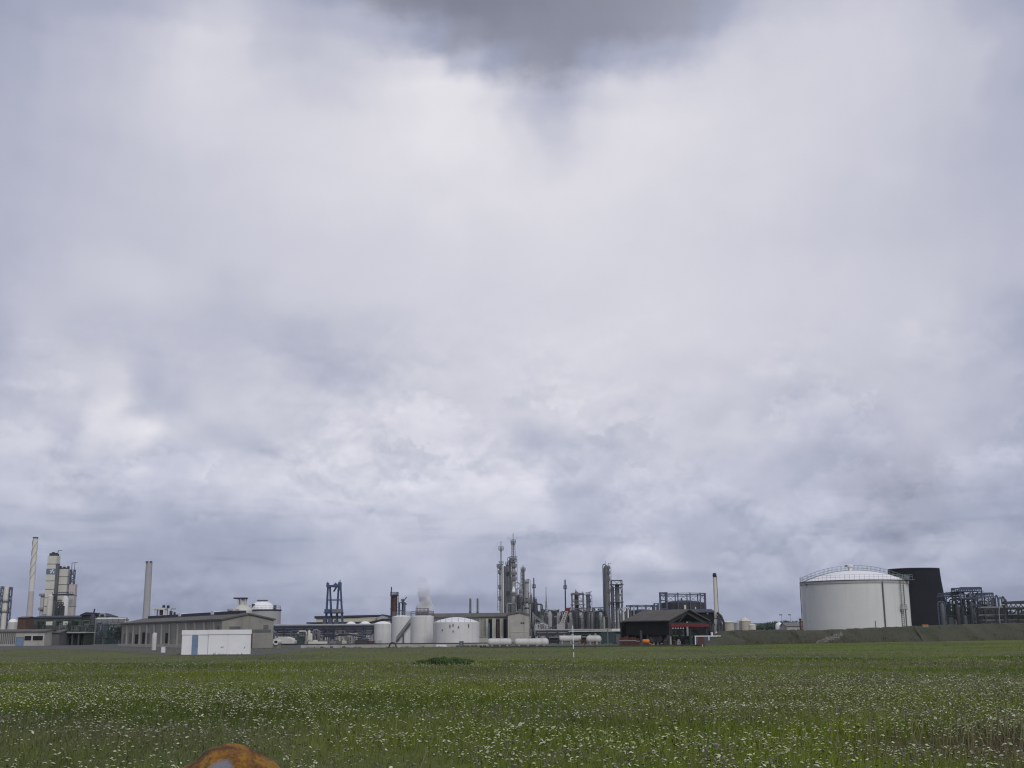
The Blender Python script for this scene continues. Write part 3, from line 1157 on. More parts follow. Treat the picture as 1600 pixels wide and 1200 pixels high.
n_.inputs['Roughness'].default_value = .7
L_.new(g_.outputs['Position'], n_.inputs['Vector'])
c_ = N_.new('ShaderNodeValToRGB')
c_.color_ramp.elements[0].position = .36
c_.color_ramp.elements[0].color = (.034, .038, .018, 1)
c_.color_ramp.elements[1].position = .66
c_.color_ramp.elements[1].color = (.062, .060, .038, 1)
L_.new(n_.outputs['Fac'], c_.inputs[0])
L_.new(c_.outputs[0], b_.inputs['Base Color'])
MATS['bund_earth'] = m
structure(MB().add(hv, hf).build('embankment', 'bund_earth', None, (pt(1340, 990, 230).x, 230, 0)))
# ================================================================== things
def TR(x, y, yaw=0.0):
    return Matrix.Translation((x, y, 0)) @ Matrix.Rotation(yaw, 4, 'Z')


# ------------------------------------------------------------------ far left
def simple_stack(name, label, u, v_base, sections, Y, mats, cat='chimney'):
    """sections: list of (name, material, [(v, width px), ...]) bottom to top"""
    x = pt(u, v_base, Y).x
    t = thing(name, label, cat, (x, Y))
    for nm, mm, sec in sections:
        prof = [(max(.03, w * Y / F / 2), 0.0 if v is None else pt(u, v, Y).z) for v, w in sec]
        MB().lathe(x, Y, prof, 24).build(nm, mm, t)
    return t, x


Y = 760
t, x = simple_stack('tall_chimney', 'tall pale cream chimney with spiral strakes and a dark cap', 44.5, 980,
                    [('base_section', 'pinkish', [(None, 9.6), (924, 8.3)]),
                     ('shaft', 'chimney_white', [(924, 8.2), (841.5, 7.4)]),
                     ('cap', 'dark_navy', [(841.5, 8.0), (839.5, 8.0)])], Y, None)
zt, zb = pt(50, 843, Y).z, pt(48, 905, Y).z
for k in range(3):                               # helical strakes over the upper third
    mb = MB()
    pv = None
    for i in range(41):
        s = i / 40
        a = k * 2 * PI / 3 + s * 2 * PI * 1.35
        z = zb + (zt - zb) * s
        r = (7.9 - .5 * s) * Y / F / 2 + .15
        p = (x + r * math.cos(a), Y + r * math.sin(a), z)
        if pv:
            mb.beam(pv, p, .34, .34)
        pv = p
    mb.build('strake', 'beige', t)

Y = 700
x = pt(7, 960, Y).x
t = thing('process_column', 'cream column between two dark masts at the far left edge', 'process column', (x, Y))
x2, mb = profile(7, Y, [(None, 9), (921, 8), (919, 6)], 20, 960)
mb.build('shell', 'cream', t)
for v in (940, 956):
    platform(t, x, Y, pt(7, v, Y).z, 2.4, 'dark_steel')
for u, top in ((1.5, 916), (15, 917)):
    xx = pt(u, 950, Y).x
    lattice(MB(), xx - .7, xx + .7, Y - 1, Y + .4, 0, pt(u, top, Y).z, 9, .3, True, .2).build('mast', 'blue_grey_steel', t)

# air separation towers
Y = 650


def box_tower(name, label, u0, u1, vt, Y, m, vm=930, depth=None, cat='process tower', bands=5):
    x0, x1 = pt(u0, vm, Y).x, pt(u1, vm, Y).x
    d = depth or (x1 - x0)
    zt = pt((u0 + u1) / 2, vt, Y).z
    t = thing(name, label, cat, ((x0 + x1) / 2, Y))
    mb = MB()
    mb.box(x0, x1, Y - d / 2, Y + d / 2, 0, zt)
    shell = mb.build('shell', m, t)
    for i in range(1, bands + 1):
        z = zt * (1 - i / (bands + 3.0))
        MB().box(x0 - .12, x1 + .12, Y - d / 2 - .12, Y + d / 2 + .12, z, z + .28).build('seam_band', 'steel_mid', t)
    return t, x0, x1, zt, d


t, x0, x1, zt, d = box_tower('cold_box', 'tallest cream box tower with a blue band carrying a white emblem', 74, 88.5, 869, Y, 'cream', 915, bands=7)
zb0, zb1 = pt(80, 897.5, Y).z, pt(80, 889, Y).z
yb = Y - d / 2 - .2
band = MB().box(x0 - .15, x1 + .15, yb, Y + d / 2 + .2, zb0, zb1).build('sign_band', 'blue_band', t)
e = MB()
h = zb1 - zb0
w = x1 - x0
e.prism([(x0 + w * .38, yb - .08, zb0 + h * .15), (x0 + w * .52, yb - .08, zb0 + h * .15), (x0 + w * .78, yb - .08, zb0 + h * .88), (x0 + w * .60, yb - .08, zb0 + h * .88)], (0, .05, 0))
e.prism([(x0 + w * .34, yb - .08, zb0 + h * .60), (x0 + w * .58, yb - .08, zb0 + h * .60), (x0 + w * .62, yb - .08, zb0 + h * .75), (x0 + w * .38, yb - .08, zb0 + h * .75)], (0, .05, 0))
e.prism([(x0 + w * .72, yb - .08, zb0 + h * .15), (x0 + w * .84, yb - .08, zb0 + h * .15), (x0 + w * .84, yb - .08, zb0 + h * .6), (x0 + w * .78, yb - .08, zb0 + h * .6)], (0, .05, 0))
e.build('emblem', 'white_paint', band)
mb = MB()
xc = (x0 + x1) / 2
for dx, hh in ((-1.9, 1.6), (-.6, 2.2), (1.1, 1.8), (1.9, 1.2)):
    mb.box(xc + dx - .5, xc + dx + .5, Y - 1, Y + 1, zt, zt + hh)
mb.beam((x1 - .6, Y, zt), (x1 - .6, Y, zt + 3), .3)
mb.beam((x1 - .6, Y, zt + 3), (x1 + 1.6, Y, zt + 3.2), .25)
mb.build('roof_equipment', 'dark_steel', t)

t, x0, x1, zt, d = box_tower('cold_box', 'shorter cream box tower between the emblem tower and a grey lattice mast', 91.5, 107, 889.5, Y + 3, 'cream', 920, bands=6)
mb = MB()
for i in range(5):
    xx = x0 + (x1 - x0) * (i + .5) / 5
    mb.box(xx - .35, xx + .35, Y + 1, Y + 3, zt, zt + (1.8, .9, 1.4, .8, 1.6)[i])
mb.build('roof_equipment', 'dark_steel', t)
Yf = Y - 4
platz = pt(100, 929, Yf).z
MB().box(pt(84, 929, Yf).x, pt(115, 929, Yf).x, Yf - 2, Yf + .5, platz - .5, platz + .3).build('platform', 'dark_navy', t)
railing_mb = MB()
for i in range(12):
    xx = pt(84 + 31 * i / 11, 929, Yf).x
    railing_mb.beam((xx, Yf - 1.9, platz), (xx, Yf - 1.9, platz + 1.3), .16)
railing_mb.beam((pt(84, 929, Yf).x, Yf - 1.9, platz + 1.3), (pt(115, 929, Yf).x, Yf - 1.9, platz + 1.3), .16)
railing_mb.build('railing', 'steel_mid', t)

mb = MB()
xx = pt(90, 915, Y).x
mb.box(xx - .8, xx + .8, Y - 2.6, Y - 1, 0, pt(90, 881, Y).z)
o = mb.build('stair_shaft', 'steel_mid', None, (xx, Y - 1.8, 0))
tag(o, 'dark narrow shaft squeezed between the two cream box towers', 'stair shaft')

t, x0, x1, zt, d = box_tower('process_tower', 'grey block tower on the right of the cream box towers', 108, 117.5, 913, Y + 2, 'pinkish', 940, bands=2)
t = thing('lattice_mast', 'blue grey lattice mast standing above the grey block tower', 'lattice mast', ((x0 + x1) / 2, Y + 2, zt))
lx0, lx1 = pt(109, 900, Y).x, pt(115, 900, Y).x
lattice(MB(), lx0, lx1, Y, Y + 2.2, zt, pt(112, 890, Y).z, 4, .35, True, .25).build('frame', 'blue_grey_steel', t)
mb = MB()
zz = pt(112, 880, Y).z
mb.beam((lx0 + .4, Y + 1, zz - 4), (lx0 + .4, Y + 1, zz + .4), .25)
mb.beam((lx0 + .4, Y + 1, zz + .2), (lx1 + 1.2, Y + 1, zz + .4), .25)
mb.beam((lx1 - .2, Y + 1, zz - 4), (lx1 - .2, Y + 1, zz + .4), .2)
mb.build('arm', 'blue_grey_steel', t)

x, mb = profile(66.5, Y, [(None, 7.5), (930, 7.2), (927.5, 4)], 16, 945)
t = thing('process_column', 'slim grey column at the left foot of the cream box towers', 'process column', (x, Y))
mb.build('shell', 'pale_grey', t)
for v in (931, 953):
    platform(t, x, Y, pt(66, v, Y).z, 2.2, 'dark_navy')
ladder(MB(), x + 1.7, Y - 1, 0, pt(66, 928, Y).z, .8, .2).build('ladder', 'dark_steel', t)

x, mb = profile(101, Y - 9, [(None, 9.5), (936, 9.5), (932, 6), (931, 2)], 20, 955)
t = thing('storage_vessel', 'upright white vessel in front of the shorter cream box tower', 'vessel', (x, Y - 9))
mb.build('shell', 'white_steel', t)
x, mb = profile(77.5, Y - 8, [(None, 8), (931, 8), (929, 4)], 20, 950)
t = thing('storage_vessel', 'upright cream vessel in front of the emblem tower', 'vessel', (x, Y - 8))
mb.build('shell', 'cream', t)

Yl = Y - 14
t = thing('pipe_stair', 'dark tangled pipe and stair frame in front of the cream box towers', 'steel frame', (pt(93, 960, Yl).x, Yl))
lattice(MB(), pt(89, 955, Yl).x, pt(98, 955, Yl).x, Yl - 3, Yl, 0, pt(93, 941, Yl).z, 5, .4, True, .3).build('frame', 'dark_steel', t)
for i in range(4):
    gx = pt(89.5 + 2.4 * i, 950, Yl).x
    MB().tube([(gx, Yl - 1.5, 0), (gx + .3, Yl - 1.5, pt(93, 950 + i, Yl).z), (gx + 1.6, Yl - 1.2, pt(93, 944 + 3 * (i % 2), Yl).z), (gx + 1.8, Yl - 1, 2)], .38).build('pipe', 'dark_steel', t)

# low halls at the foot of the towers
Y = 390
t = thing('process_hall', 'long low dark green hall below the cream towers with a thin dark roof', 'hall', (pt(52, 990, Y).x, Y))
xa, xb = pt(52, 985, Y).x, pt(126, 985, Y).x
gabled(t, TR(xa, Y), xb - xa, 12, pt(90, 965.5, Y).z, pt(90, 962.5, Y).z, 'green_steel', 'dark_navy')
for i in range(5):
    a = xa + (xb - xa) * (.08 + .18 * i)
    opening(t, TR(a, Y), 0, 2.2, pt(90, 977, Y).z, pt(90, 971, Y).z, 'cream' if i % 2 else 'opening', 'window', -.1, .2)
Y = 370
t = thing('process_hall', 'boxy dark hall with a slanting roof beside the white pipe rack', 'hall', (pt(126, 990, Y).x, Y))
xa, xb = pt(126, 985, Y).x, pt(153, 985, Y).x
MB().box(xa, xb, Y, Y + 10, 0, pt(140, 961, Y).z).build('wall', 'dark_green', t)
r = MB()
r.prism([(xa - .4, Y - .5, pt(126, 960.5, Y).z), (pt(135, 957, Y).x, Y - .5, pt(135, 956.5, Y).z), (pt(152, 958, Y).x, Y - .5, pt(152, 957.5, Y).z), (pt(167, 964, Y).x, Y - .5, pt(167, 962.5, Y).z), (pt(167, 964, Y).x, Y - .5, pt(167, 963.8, Y).z), (pt(152, 958, Y).x, Y - .5, pt(152, 960, Y).z), (xa - .4, Y - .5, pt(126, 962, Y).z)], (0, 11, 0))
r.build('roof', 'dark_navy', t)
MB().beam((pt(143, 957, Y).x, Y + 2, pt(143, 958, Y).z), (pt(144.5, 951, Y).x, Y + 2, pt(144.5, 951, Y).z), .35).build('vent_pipe', 'dark_navy', t)
MB().box(pt(153, 985, Y).x + .02, pt(166, 985, Y).x, Y + .6, Y + 9, 0, pt(160, 966, Y).z).build('annex', 'pale_grey', t)
opening(t, TR(xa, Y), 1, 4.6, 3.5, 6.2, 'steel_mid', 'window', -.1, .2)
Y = 420
t = thing('brown_shed', 'plain dark brown shed left of the tall chimney foot', 'shed', (pt(35, 990, Y).x, Y))
xa, xb = pt(27, 980, Y).x, pt(41, 980, Y).x
gabled(t, TR(xa, Y), xb - xa, 8, pt(34, 966, Y).z, pt(34, 964, Y).z, 'rust', 'dark_steel')
opening(t, TR(xa, Y), 1, 2.6, 0, 3.8, 'opening', 'door', -.1, .2)
vtank('round_tank', 'small white round tank left of the brown shed', 13, 27, 975, 972, 430, 'white_tank', 'dome', 1.2, rail=False)
Y = 300
t = thing('low_building', 'long low pale building with a blue door at the left edge', 'building', (pt(10, 1000, Y).x, Y))
xa, xb = pt(-40, 1000, Y).x, pt(69, 1000, Y).x
M = TR(xa, Y)
gabled(t, M, xb - xa, 9, pt(30, 987.5, Y).z, pt(30, 984.5, Y).z, 'concrete_pale', 'roof_sheet')
for u0, u1 in ((38, 49), (51, 67)):
    opening(t, M, pt(u0, 1000, Y).x - xa, pt(u1, 1000, Y).x - xa, pt(u0, 1001, Y).z, pt(u0, 993.5, Y).z, 'opening', 'window', -.06, .1, 'cream')
opening(t, M, pt(25.5, 1000, Y).x - xa, pt(36.5, 1000, Y).x - xa, .05, pt(30, 996, Y).z, 'blue_door', 'door', -.06, .1, 'steel_mid')
for i in range(9):
    a = pt(-2 + 3.0 * i, 1000, Y).x - xa
    opening(t, M, a, a + .28, .5, 3.2, 'steel_mid', 'window', -.06, .1)
Y = 305
t = thing('grey_shed', 'windowless grey shed next to the low pale building', 'shed', (pt(81, 1000, Y).x, Y))
xa, xb = pt(70, 1000, Y).x, pt(92, 1000, Y).x
gabled(t, TR(xa, Y), xb - xa, 7, pt(80, 989, Y).z, pt(80, 986, Y).z, 'steel_mid', 'roof_sheet')
opening(t, TR(xa, Y), .5, 1.4, 0.02, 2.1, 'steel', 'door', -.06, .1)
Y = 310
t = thing('open_garage', 'open fronted dark garage shed with a pale roof edge', 'garage', (pt(112, 1000, Y).x, Y))
xa, xb = pt(93, 1000, Y).x, pt(132, 1000, Y).x
zr = pt(112, 987.5, Y).z
mb = MB()
mb.box(xa, xb, Y + 6, Y + 6.3, 0, zr - .3)
mb.box(xa, xa + .3, Y, Y + 5.98, 0, zr - .3)
mb.box(xb - .3, xb, Y, Y + 5.98, 0, zr - .3)
mb.build('wall', 'dark_green', t)
MB().box(xa - .4, xb + .4, Y - .6, Y + 6.6, zr - .28, zr).build('roof', 'pale_grey', t)
for i in (1, 2, 3):
    a = xa + (xb - xa) * i / 4
    MB().box(a - .2, a + .2, Y, Y + .4, 0, zr - .3).build('post', 'green_steel', t)
for q, (u, hh) in enumerate(((99, 1.4), (119, 1.9))):
    pass
xx = pt(99.5, 1003, Y).x
o = MB().lathe(xx, Y - 1.5, [(.55, 0), (.6, .3), (.6, 1.4), (.35, 1.7), (.1, 1.75)], 14).build('white_drum', 'white_paint', None, (xx, Y - 1.5, 0))
tag(o, 'white drum standing before the open garage shed', 'drum')

pipe_rack('pipe_rack', 'rack of white pipes over teal columns between dark hall and long concrete building', 152, 196, 350, (967.5, 972.5, 977), 6, 4, ('white_steel', 'steel_light', 'white_steel'), 'steel', base=0, pr=.35)
for i, (u, w, vt, mm, lab) in enumerate(((156, 6, 985, 'teal', 'left teal drum under the white pipe rack'), (165, 5, 981, 'steel_light', 'pale upright drum under the white pipe rack'), (172, 6, 984, 'teal', 'teal drum under the middle of the white pipe rack'), (181, 5, 986, 'blue_steel', 'blue drum at the right end of the white pipe rack'))):
    Yd = 346
    x, mb = profile(u, Yd, [(None, w), (vt + 1.5, w), (vt, w * .5), (vt - 1.2, w * .2)], 16, 998)
    t = thing('process_drum', lab, 'drum', (x, Yd))
    mb.build('shell', mm, t)
    platform(t, x, Yd, pt(u, 994, Yd).z, w * Yd / F / 2 + .5, 'dark_steel')


random.seed(21)
clutter(bpy.data.objects['process_hall'], 54, 124, 965, 1000, 372, 26, 3)
clutter(bpy.data.objects['process_hall.001'], 126, 166, 958, 1000, 362, 15, 4)
clutter(bpy.data.objects['pipe_rack'], 150, 194, 970, 1003, 338, 16, 5, ('teal', 'dark_steel', 'steel_mid', 'dark_green', 'blue_grey_steel'))
clutter(bpy.data.objects['open_garage'], 94, 131, 990, 1004, 313, 9, 6, ('dark_steel', 'opening', 'steel_mid'), .6)
# grey chimney
t, x = simple_stack('grey_chimney', 'plain grey concrete chimney rising behind the long concrete building', 227.8, 972,
                    [('shaft', 'pale_grey', [(None, 11.4), (972, 10.8), (881, 9.7)]), ('rim', 'steel_light', [(881, 10.0), (879.6, 10.0)])], 470, None)
mb = MB()
for dx in (-1.0, 0.8):
    mb.box(x + dx - .35, x + dx + .35, 469.6, 470.3, pt(231, 880, 470).z, pt(231, 877, 470).z)
mb.ring(x, 470, pt(231, 878, 470).z, 1.1, .2, 0, 2 * PI, 12)
mb.build('spark_arrester', 'dark_steel', t)

# long concrete building, gable towards the viewer
gx, gY = pt(427, 990, 214).x, 214.0
e1 = Vector((-.529, .849, 0)).normalized()        # along the building, away from the viewer
e2 = Vector((-.849, -.529, 0)).normalized()       # across the gable, towards the left
M = Matrix(((e1.x, e2.x, 0, gx), (e1.y, e2.y, 0, gY), (0, 0, 1, 0), (0, 0, 0, 1)))
t = thing('concrete_building', 'long weathered concrete building with a stained gable behind the white shed', 'building', (gx, gY))
L0, W0 = 72, 9.6
HE, HR = 4.9, 5.9
wall, roof = gabled(t, M, L0, W0, HE, HR, 'concrete', 'roof_sheet', .3, .3)
mb = MB(M)
mb.box(3, L0 - 6, W0 * .5 - .6, W0 * .5 + .6, HR + .15, HR + .75)
mb.build('ridge_vent', 'dark_navy', roof)
for a in (18, 40):
    MB(M).box(a, a + 1.8, W0 * .5 - .7, W0 * .5 + .7, HR + .3, HR + .95).build('roof_light', 'white_paint', roof)
# gable openings (gable plane is local x = 0, facing -x)
MB(M).box(-.07, .05, 3.9, 4.9, 0.02, 2.55).build('door', 'rust', t)
MB(M).box(-.07, .05, .5, 4.0, 2.75, 3.25).build('lintel_band', 'steel_mid', t)
MB(M).box(-.07, .05, 1.0, 1.9, 3.35, 4.05).build('window', 'steel_mid', t)
MB(M).box(-.07, .05, 6.2, 8.2, 2.6, 3.8).build('window', 'steel_mid', t)
for i in range(12):                              # pilasters and dark bays of the long side (local y = W0)
    a = 4 + i * 5.7
    MB(M).box(a, a + .5, W0 - .05, W0 + .22, 0, HE - .3).build('pilaster', 'concrete_pale', t)
for a0, a1, z0, z1 in ((1.2, 2.6, .1, 3.9), (12, 14, 1, 2.6), (22, 24, 1, 2.6), (33, 35.5, .8, 2.8), (47.5, 50.0, .6, 2.8), (51.5, 53.5, .6, 3.0), (57, 59.5, .6, 2.6), (62.5, 65, .6, 3.0), (67.5, 69.8, .6, 2.8)):
    MB(M).box(a0, a1, W0 - .05, W0 + .07, z0, z1).build('window', 'opening' if int(a0 * 7) % 3 == 0 else 'steel_mid', t)
MB(M).box(16, 70, W0 + .02, W0 + 1.2, 0, .55).build('plinth', 'concrete_pale', t)

Yt = 190
x, mb = profile(241.5, Yt, [(None, 7.2), (991, 7.2), (989, 4.5), (988.4, 1)], 20, 1000)
t = thing('white_silo', 'small white upright silo beside the long concrete building', 'silo', (x, Yt))
mb.build('shell', 'white_tank', t)
ladder(MB(), x + .45, Yt - .1, 0, pt(241, 989, Yt).z, .3, .05, .4, (0, 1)).build('ladder', 'steel', t)
Yt = 162
x = pt(255.5, 1010, Yt).x
t = thing('utility_box', 'small white utility box alone on the gravel yard', 'utility box', (x, Yt))
MB().box(x - .24, x + .24, Yt - .2, Yt + .2, 0, .80).build('body', 'white_paint', t)
MB().box(x - .29, x + .29, Yt - .25, Yt + .25, .80, .88).build('lid', 'pale_grey', t)
MB().box(x - .18, x + .18, Yt - .225, Yt - .19, .1, .7).build('door', 'white_wall', t)

# white shed
Ys = 140.0
xa, xm, xb = pt(284, 1005, Ys).x, pt(325, 1005, Ys).x, pt(392.5, 1005, Ys).x
zt = pt(340, 984.2, Ys).z
t = thing('white_shed', 'flat roofed white shed with a blue door on the gravel yard', 'shed', (xa, Ys))
mb = MB()
mb.box(xa, xm, Ys + .1, Ys + 4.5, 0, zt - .04)
mb.box(xm + .002, xb, Ys, Ys + 4.4, 0, zt - .03)
w = mb.build('wall', 'white_wall', t)
zc = pt(340, 991.5, Ys).z
mb = MB()
mb.box(xa - .05, xm - .02, Ys + .02, Ys + 4.6, zc, zt)
mb.box(xm - .04, xb + .05, Ys - .08, Ys + 4.5, zc + .02, zt + .02)
mb.build('parapet', 'white_wall', t)
d0, d1 = pt(299.5, 1005, Ys).x, pt(309.3, 1005, Ys).x
dr = MB().box(d0, d1, Ys + .04, Ys + .14, .06, zc - .02).build('door', 'blue_door', t)
mb = MB()
mb.box(d0 - .07, d0, Ys + .0, Ys + .14, .0, zc - .01)
mb.box(d1, d1 + .07, Ys + .0, Ys + .14, .0, zc - .01)
mb.build('door_frame', 'white_paint', t)
MB().box(d1 - .16, d1 - .1, Ys - .02, Ys + .04, 1.0, 1.12).build('handle', 'dark_steel', dr)
mb = MB()
for u in (347.5,):
    xx = pt(u, 1012, Ys).x
    z = pt(u, 1011.5, Ys).z
    mb.box(xx - .17, xx + .17, Ys - .025, Ys + .0, z, z + .07)
    mb.box(xx - .22, xx - .1, Ys - .027, Ys + .0, z - .06, z + .0)
mb.build('vent', 'steel', t)  # dark graffiti mark on the wall, modelled as thin raised strips
xx, z = pt(382.5, 1012, Ys).x, pt(382.5, 1012, Ys).z
MB().beam((xx - .08, Ys - .02, z - .1), (xx + .08, Ys - .02, z + .12), .06).build('surface_mark', 'steel', t)  # second graffiti mark, a slanted bar on the wall face
MB().box(xm - .02, xm + .03, Ys - .02, Ys + .03, 0, zc).build('joint', 'pale_grey', t)
MB().box(xa - .08, xb + .1, Ys - .16, Ys - .03 + .02, 0, .07).build('plinth', 'concrete', t)
t.rotation_euler = (0, 0, math.radians(14))           # the front is square to the view over the field
t.scale = (.972, 1, 1)

# things above the roof of the long building
Y = 335
t = thing('roof_plant', 'pale framed fan unit with dark machinery rising over the long roof', 'ventilation unit', (pt(256, 965, Y).x, Y))
xa, xb = pt(238, 955, Y).x, pt(272, 955, Y).x
zf = pt(255, 962.5, Y).z
MB().box(xa, xb, Y, Y + 5, 0, zf).build('base_block', 'cream', t)
mb = MB()
lattice(mb, pt(239.5, 955, Y).x, pt(256, 955, Y).x, Y + .3, Y + 4, zf, pt(250, 951, Y).z, 1, .4, False)
mb.box(pt(238, 951, Y).x, pt(258, 951, Y).x, Y, Y + 4.4, pt(250, 951.5, Y).z, pt(250, 949.8, Y).z)
mb.build('frame', 'white_steel', t)
for u0, u1, v0, v1, mm in ((246, 255, 961, 952, 'dark_steel'), (250, 254.5, 950, 945, 'dark_navy'), (257, 261.5, 950, 945.5, 'dark_navy'), (259, 262, 962, 951, 'white_steel'), (262, 266.5, 961, 954, 'dark_steel'), (268, 271.5, 961.5, 956, 'dark_navy')):
    a, b = pt(u0, 955, Y).x, pt(u1, 955, Y).x
    zb, zt = pt(u0, v0, Y).z, pt(u0, v1, Y).z
    MB().lathe((a + b) / 2, Y + 2, [((b - a) / 2 * .8, zb), ((b - a) / 2, zb + .2), ((b - a) / 2, zt - .25), ((b - a) / 2 * .7, zt)], 12).build('fan_drum', mm, t)
mb = MB().tube([(pt(264, 955, Y).x, Y + 2, pt(264, 952, Y).z), (pt(266, 955, Y).x, Y + 2, pt(264, 950.5, Y).z), (pt(271, 955, Y).x, Y + 2, pt(264, 951, Y).z)], .2)
mb.build('duct', 'steel_light', t)

Y = 300
t = thing('hopper', 'white hopper under a flat dark platform beside the domed tank', 'hopper', (pt(378, 965, Y).x, Y))
xc = pt(379, 950, Y).x
MB().lathe(xc, Y, [(2.5, 0), (2.5, pt(379, 954, Y).z), (1.9, pt(379, 949, Y).z), (.7, pt(379, 944, Y).z), (.6, pt(379, 936, Y).z)], 18).build('bin', 'white_tank', t)
xa, xb = pt(366.5, 934, Y).x, pt(386, 934, Y).x
zp = pt(376, 934.4, Y).z
MB().box(xa, xb, Y - 1.2, Y + 1.2, zp - .22, zp + .1).build('platform', 'dark_navy', t)
mb = MB()
for u in (373, 378, 384):
    xx = pt(u, 940, Y).x
    mb.beam((xx, Y - .8, zp - 3.0), (xx, Y - .8, zp - .2), .22)
    mb.beam((xx, Y + .8, zp - 3.4), (xx, Y + .8, zp - .2), .22)
mb.build('post', 'white_tank', t)
MB().box(pt(372, 950, Y).x, pt(377, 950, Y).x, Y - 3.4, Y - 2.6, pt(375, 958, Y).z, pt(375, 952, Y).z).build('hatch', 'pale_grey', t)
xx = pt(359.5, 955, Y).x
t = thing('vent_cowl', 'small pale vent cowl on the long roof left of the hopper', 'vent', (xx, Y))
MB().lathe(xx, Y, [(.5, 0), (.5, pt(359, 955, Y).z), (.75, pt(359, 954, Y).z), (.75, pt(359, 951.5, Y).z), (.2, pt(359, 950.5, Y).z)], 12).build('stem', 'pale_grey', t)

t, x, r, zt = vtank('domed_tank', 'grey round tank with a white domed roof behind the concrete gable', 389, 438.3, 965, 952, 320, 'pale_grey', 'none', 1, rail=False, rim='dark_navy')
Y = 320
hd = pt(414, 938.8, Y).z - zt
MB().lathe(x - .8, Y, dome_profile(r * .84, zt + .05, hd), 40).build('roof', 'white_roof', t)
platform(t, x - .8, Y, zt + hd + .1, 1.5, 'steel_mid', rail=False, name='roof_platform')
MB().box(x - r * .72, x - r * .55, Y - r * .6, Y - r * .45, zt, zt + 1.5).build('manhole', 'dark_steel', t)
MB().box(x + r * .62, x + r * .8, Y - r * .5, Y - r * .4, zt, zt + 1.2).build('manhole', 'steel_mid', t)
railing(MB(), x, Y, zt, r - .1, 1.0, 0, 2 * PI, 24, .05).build('railing', 'steel_light', t)

# pipe racks right of the gable
pipe_rack('pipe_rack', 'long dark pipe rack on stilts between the concrete gable and the white tanks', 400, 600, 290, (978.5, 983, 990), 14, 4, ('blue_grey_steel', 'steel_light', 'steel_mid'), 'dark_navy', pr=.34)
Y = 262
t = thing('arched_cover', 'low white arched cover beside the concrete gable', 'cover', (pt(443, 1000, Y).x, Y))
xa, xb = pt(424, 1000, Y).x, pt(460, 1000, Y).x
z0, z1 = pt(443, 1003.5, Y).z, pt(443, 995, Y).z
poly = [(xa + (xb - xa) * i / 10, Y, z0 + (z1 - z0) * math.sin(PI * (.12 + .80 * i / 10))) for i in range(11)]
poly = [(xb, Y, z0 - .3), (xa, Y, z0 - .3)] + poly
MB().prism(poly, (0, 6, 0)).build('shell', 'white_tank', t)
MB().box(xa + .1, xb - .1, Y + .2, Y + 5.8, 0, z0 - .3).build('base_block', 'dark_steel', t)
Y = 200
xx = pt(431, 1005, Y).x
t = thing('culvert_pipe', 'round white pipe end with a dark mouth beside the concrete gable', 'pipe', (xx, Y))
zc = pt(431, 1003.8, Y).z
MB().cyl((xx, Y, zc), (xx, Y + 3, zc), .44, n=20).build('shell', 'white_tank', t)
MB().box(xx - .25, xx + .25, Y - .03, Y + .05, zc - .1, zc + .26).build('mouth', 'opening', t)
MB().box(xx - .35, xx + .35, Y + .5, Y + 2.5, 0, zc - .36).build('cradle', 'concrete', t)

# blue hoist tower
Y = 380
t = thing('hoist_tower', 'blue four legged hoist tower with a pulley beam on top', 'hoist tower', (pt(522, 980, Y).x, Y))
zt = pt(522, 914.5, Y).z
for s, (ub0, ub1, ut) in enumerate(((507.6, 519.5, 514.0), (524.0, 536.6, 530.6))):
    for k, (ub, off) in enumerate(((ub0, -.15), (ub1, .15))):
        for yy in (-1.2, 1.2):
            MB().beam((pt(ub, 1003, Y).x, Y + yy * 1.3, 0), (pt(ut, 916, Y).x + off * 2, Y + yy * .6, zt), .34).build('leg', 'blue_steel', t)
zz = pt(522, 937.5, Y).z
for yy in (-1.1, 1.1):
    MB().beam((pt(511.5, 937, Y).x, Y + yy, zz), (pt(533.5, 937, Y).x, Y + yy, zz), .34).build('cross_brace', 'blue_steel', t)
mb = MB()
mb.box(pt(511, 914, Y).x, pt(532.8, 914, Y).x, Y - 1.6, Y + 1.6, pt(522, 917.5, Y).z, pt(522, 914.2, Y).z)
mb.box(pt(511, 914, Y).x, pt(513.5, 914, Y).x, Y - 1.4, Y + 1.4, pt(522, 914, Y).z, pt(522, 910.5, Y).z)
mb.box(pt(529, 914, Y).x, pt(533, 914, Y).x, Y - 1.4, Y + 1.4, pt(522, 922, Y).z, pt(522, 910, Y).z)
mb.build('top_beam', 'blue_steel', t)
px, pz = pt(525.8, 914, Y).x, pt(525.8, 915.2, Y).z
MB().cyl((px, Y - 2.0, pz), (px, Y - 1.65, pz), .75, n=18).build('pulley', 'blue_steel', t)
mb = MB()
mb.beam((px + .4, Y - 1.85, pz - .3), (px - .5, Y - 1.85, pz - 1.8), .5)
mb.box(px - .7, px - .3, Y - 2, Y - 1.7, pz - 2.0, pz - 1.6)
mb.build('hook_block', 'dark_navy', t)
mb = MB()
for u, v in ((512, 908.5), (530, 907), (531.5, 905.5), (524, 910)):
    mb.beam((pt(u, 912, Y).x, Y, pt(u, 914, Y).z), (pt(u, 912, Y).x, Y, pt(u, v, Y).z), .16)
mb.build('finial', 'blue_steel', t)
zz0, zz1 = pt(522, 957.2, Y).z, pt(522, 952, Y).z
for u0, u1 in ((508.8, 517), (520.5, 534.6)):
    MB().box(pt(u0, 955, Y).x, pt(u1, 955, Y).x, Y - 2.6, Y + 2.6, zz0, zz1).build('machine_cabin', 'blue_steel' if u0 < 515 else 'steel', t)
mb = MB()
mb.box(pt(508, 958, Y).x, pt(535.5, 958, Y).x, Y - 3, Y + 3, pt(522, 958.5, Y).z, zz0)
mb.build('platform', 'dark_navy', t)
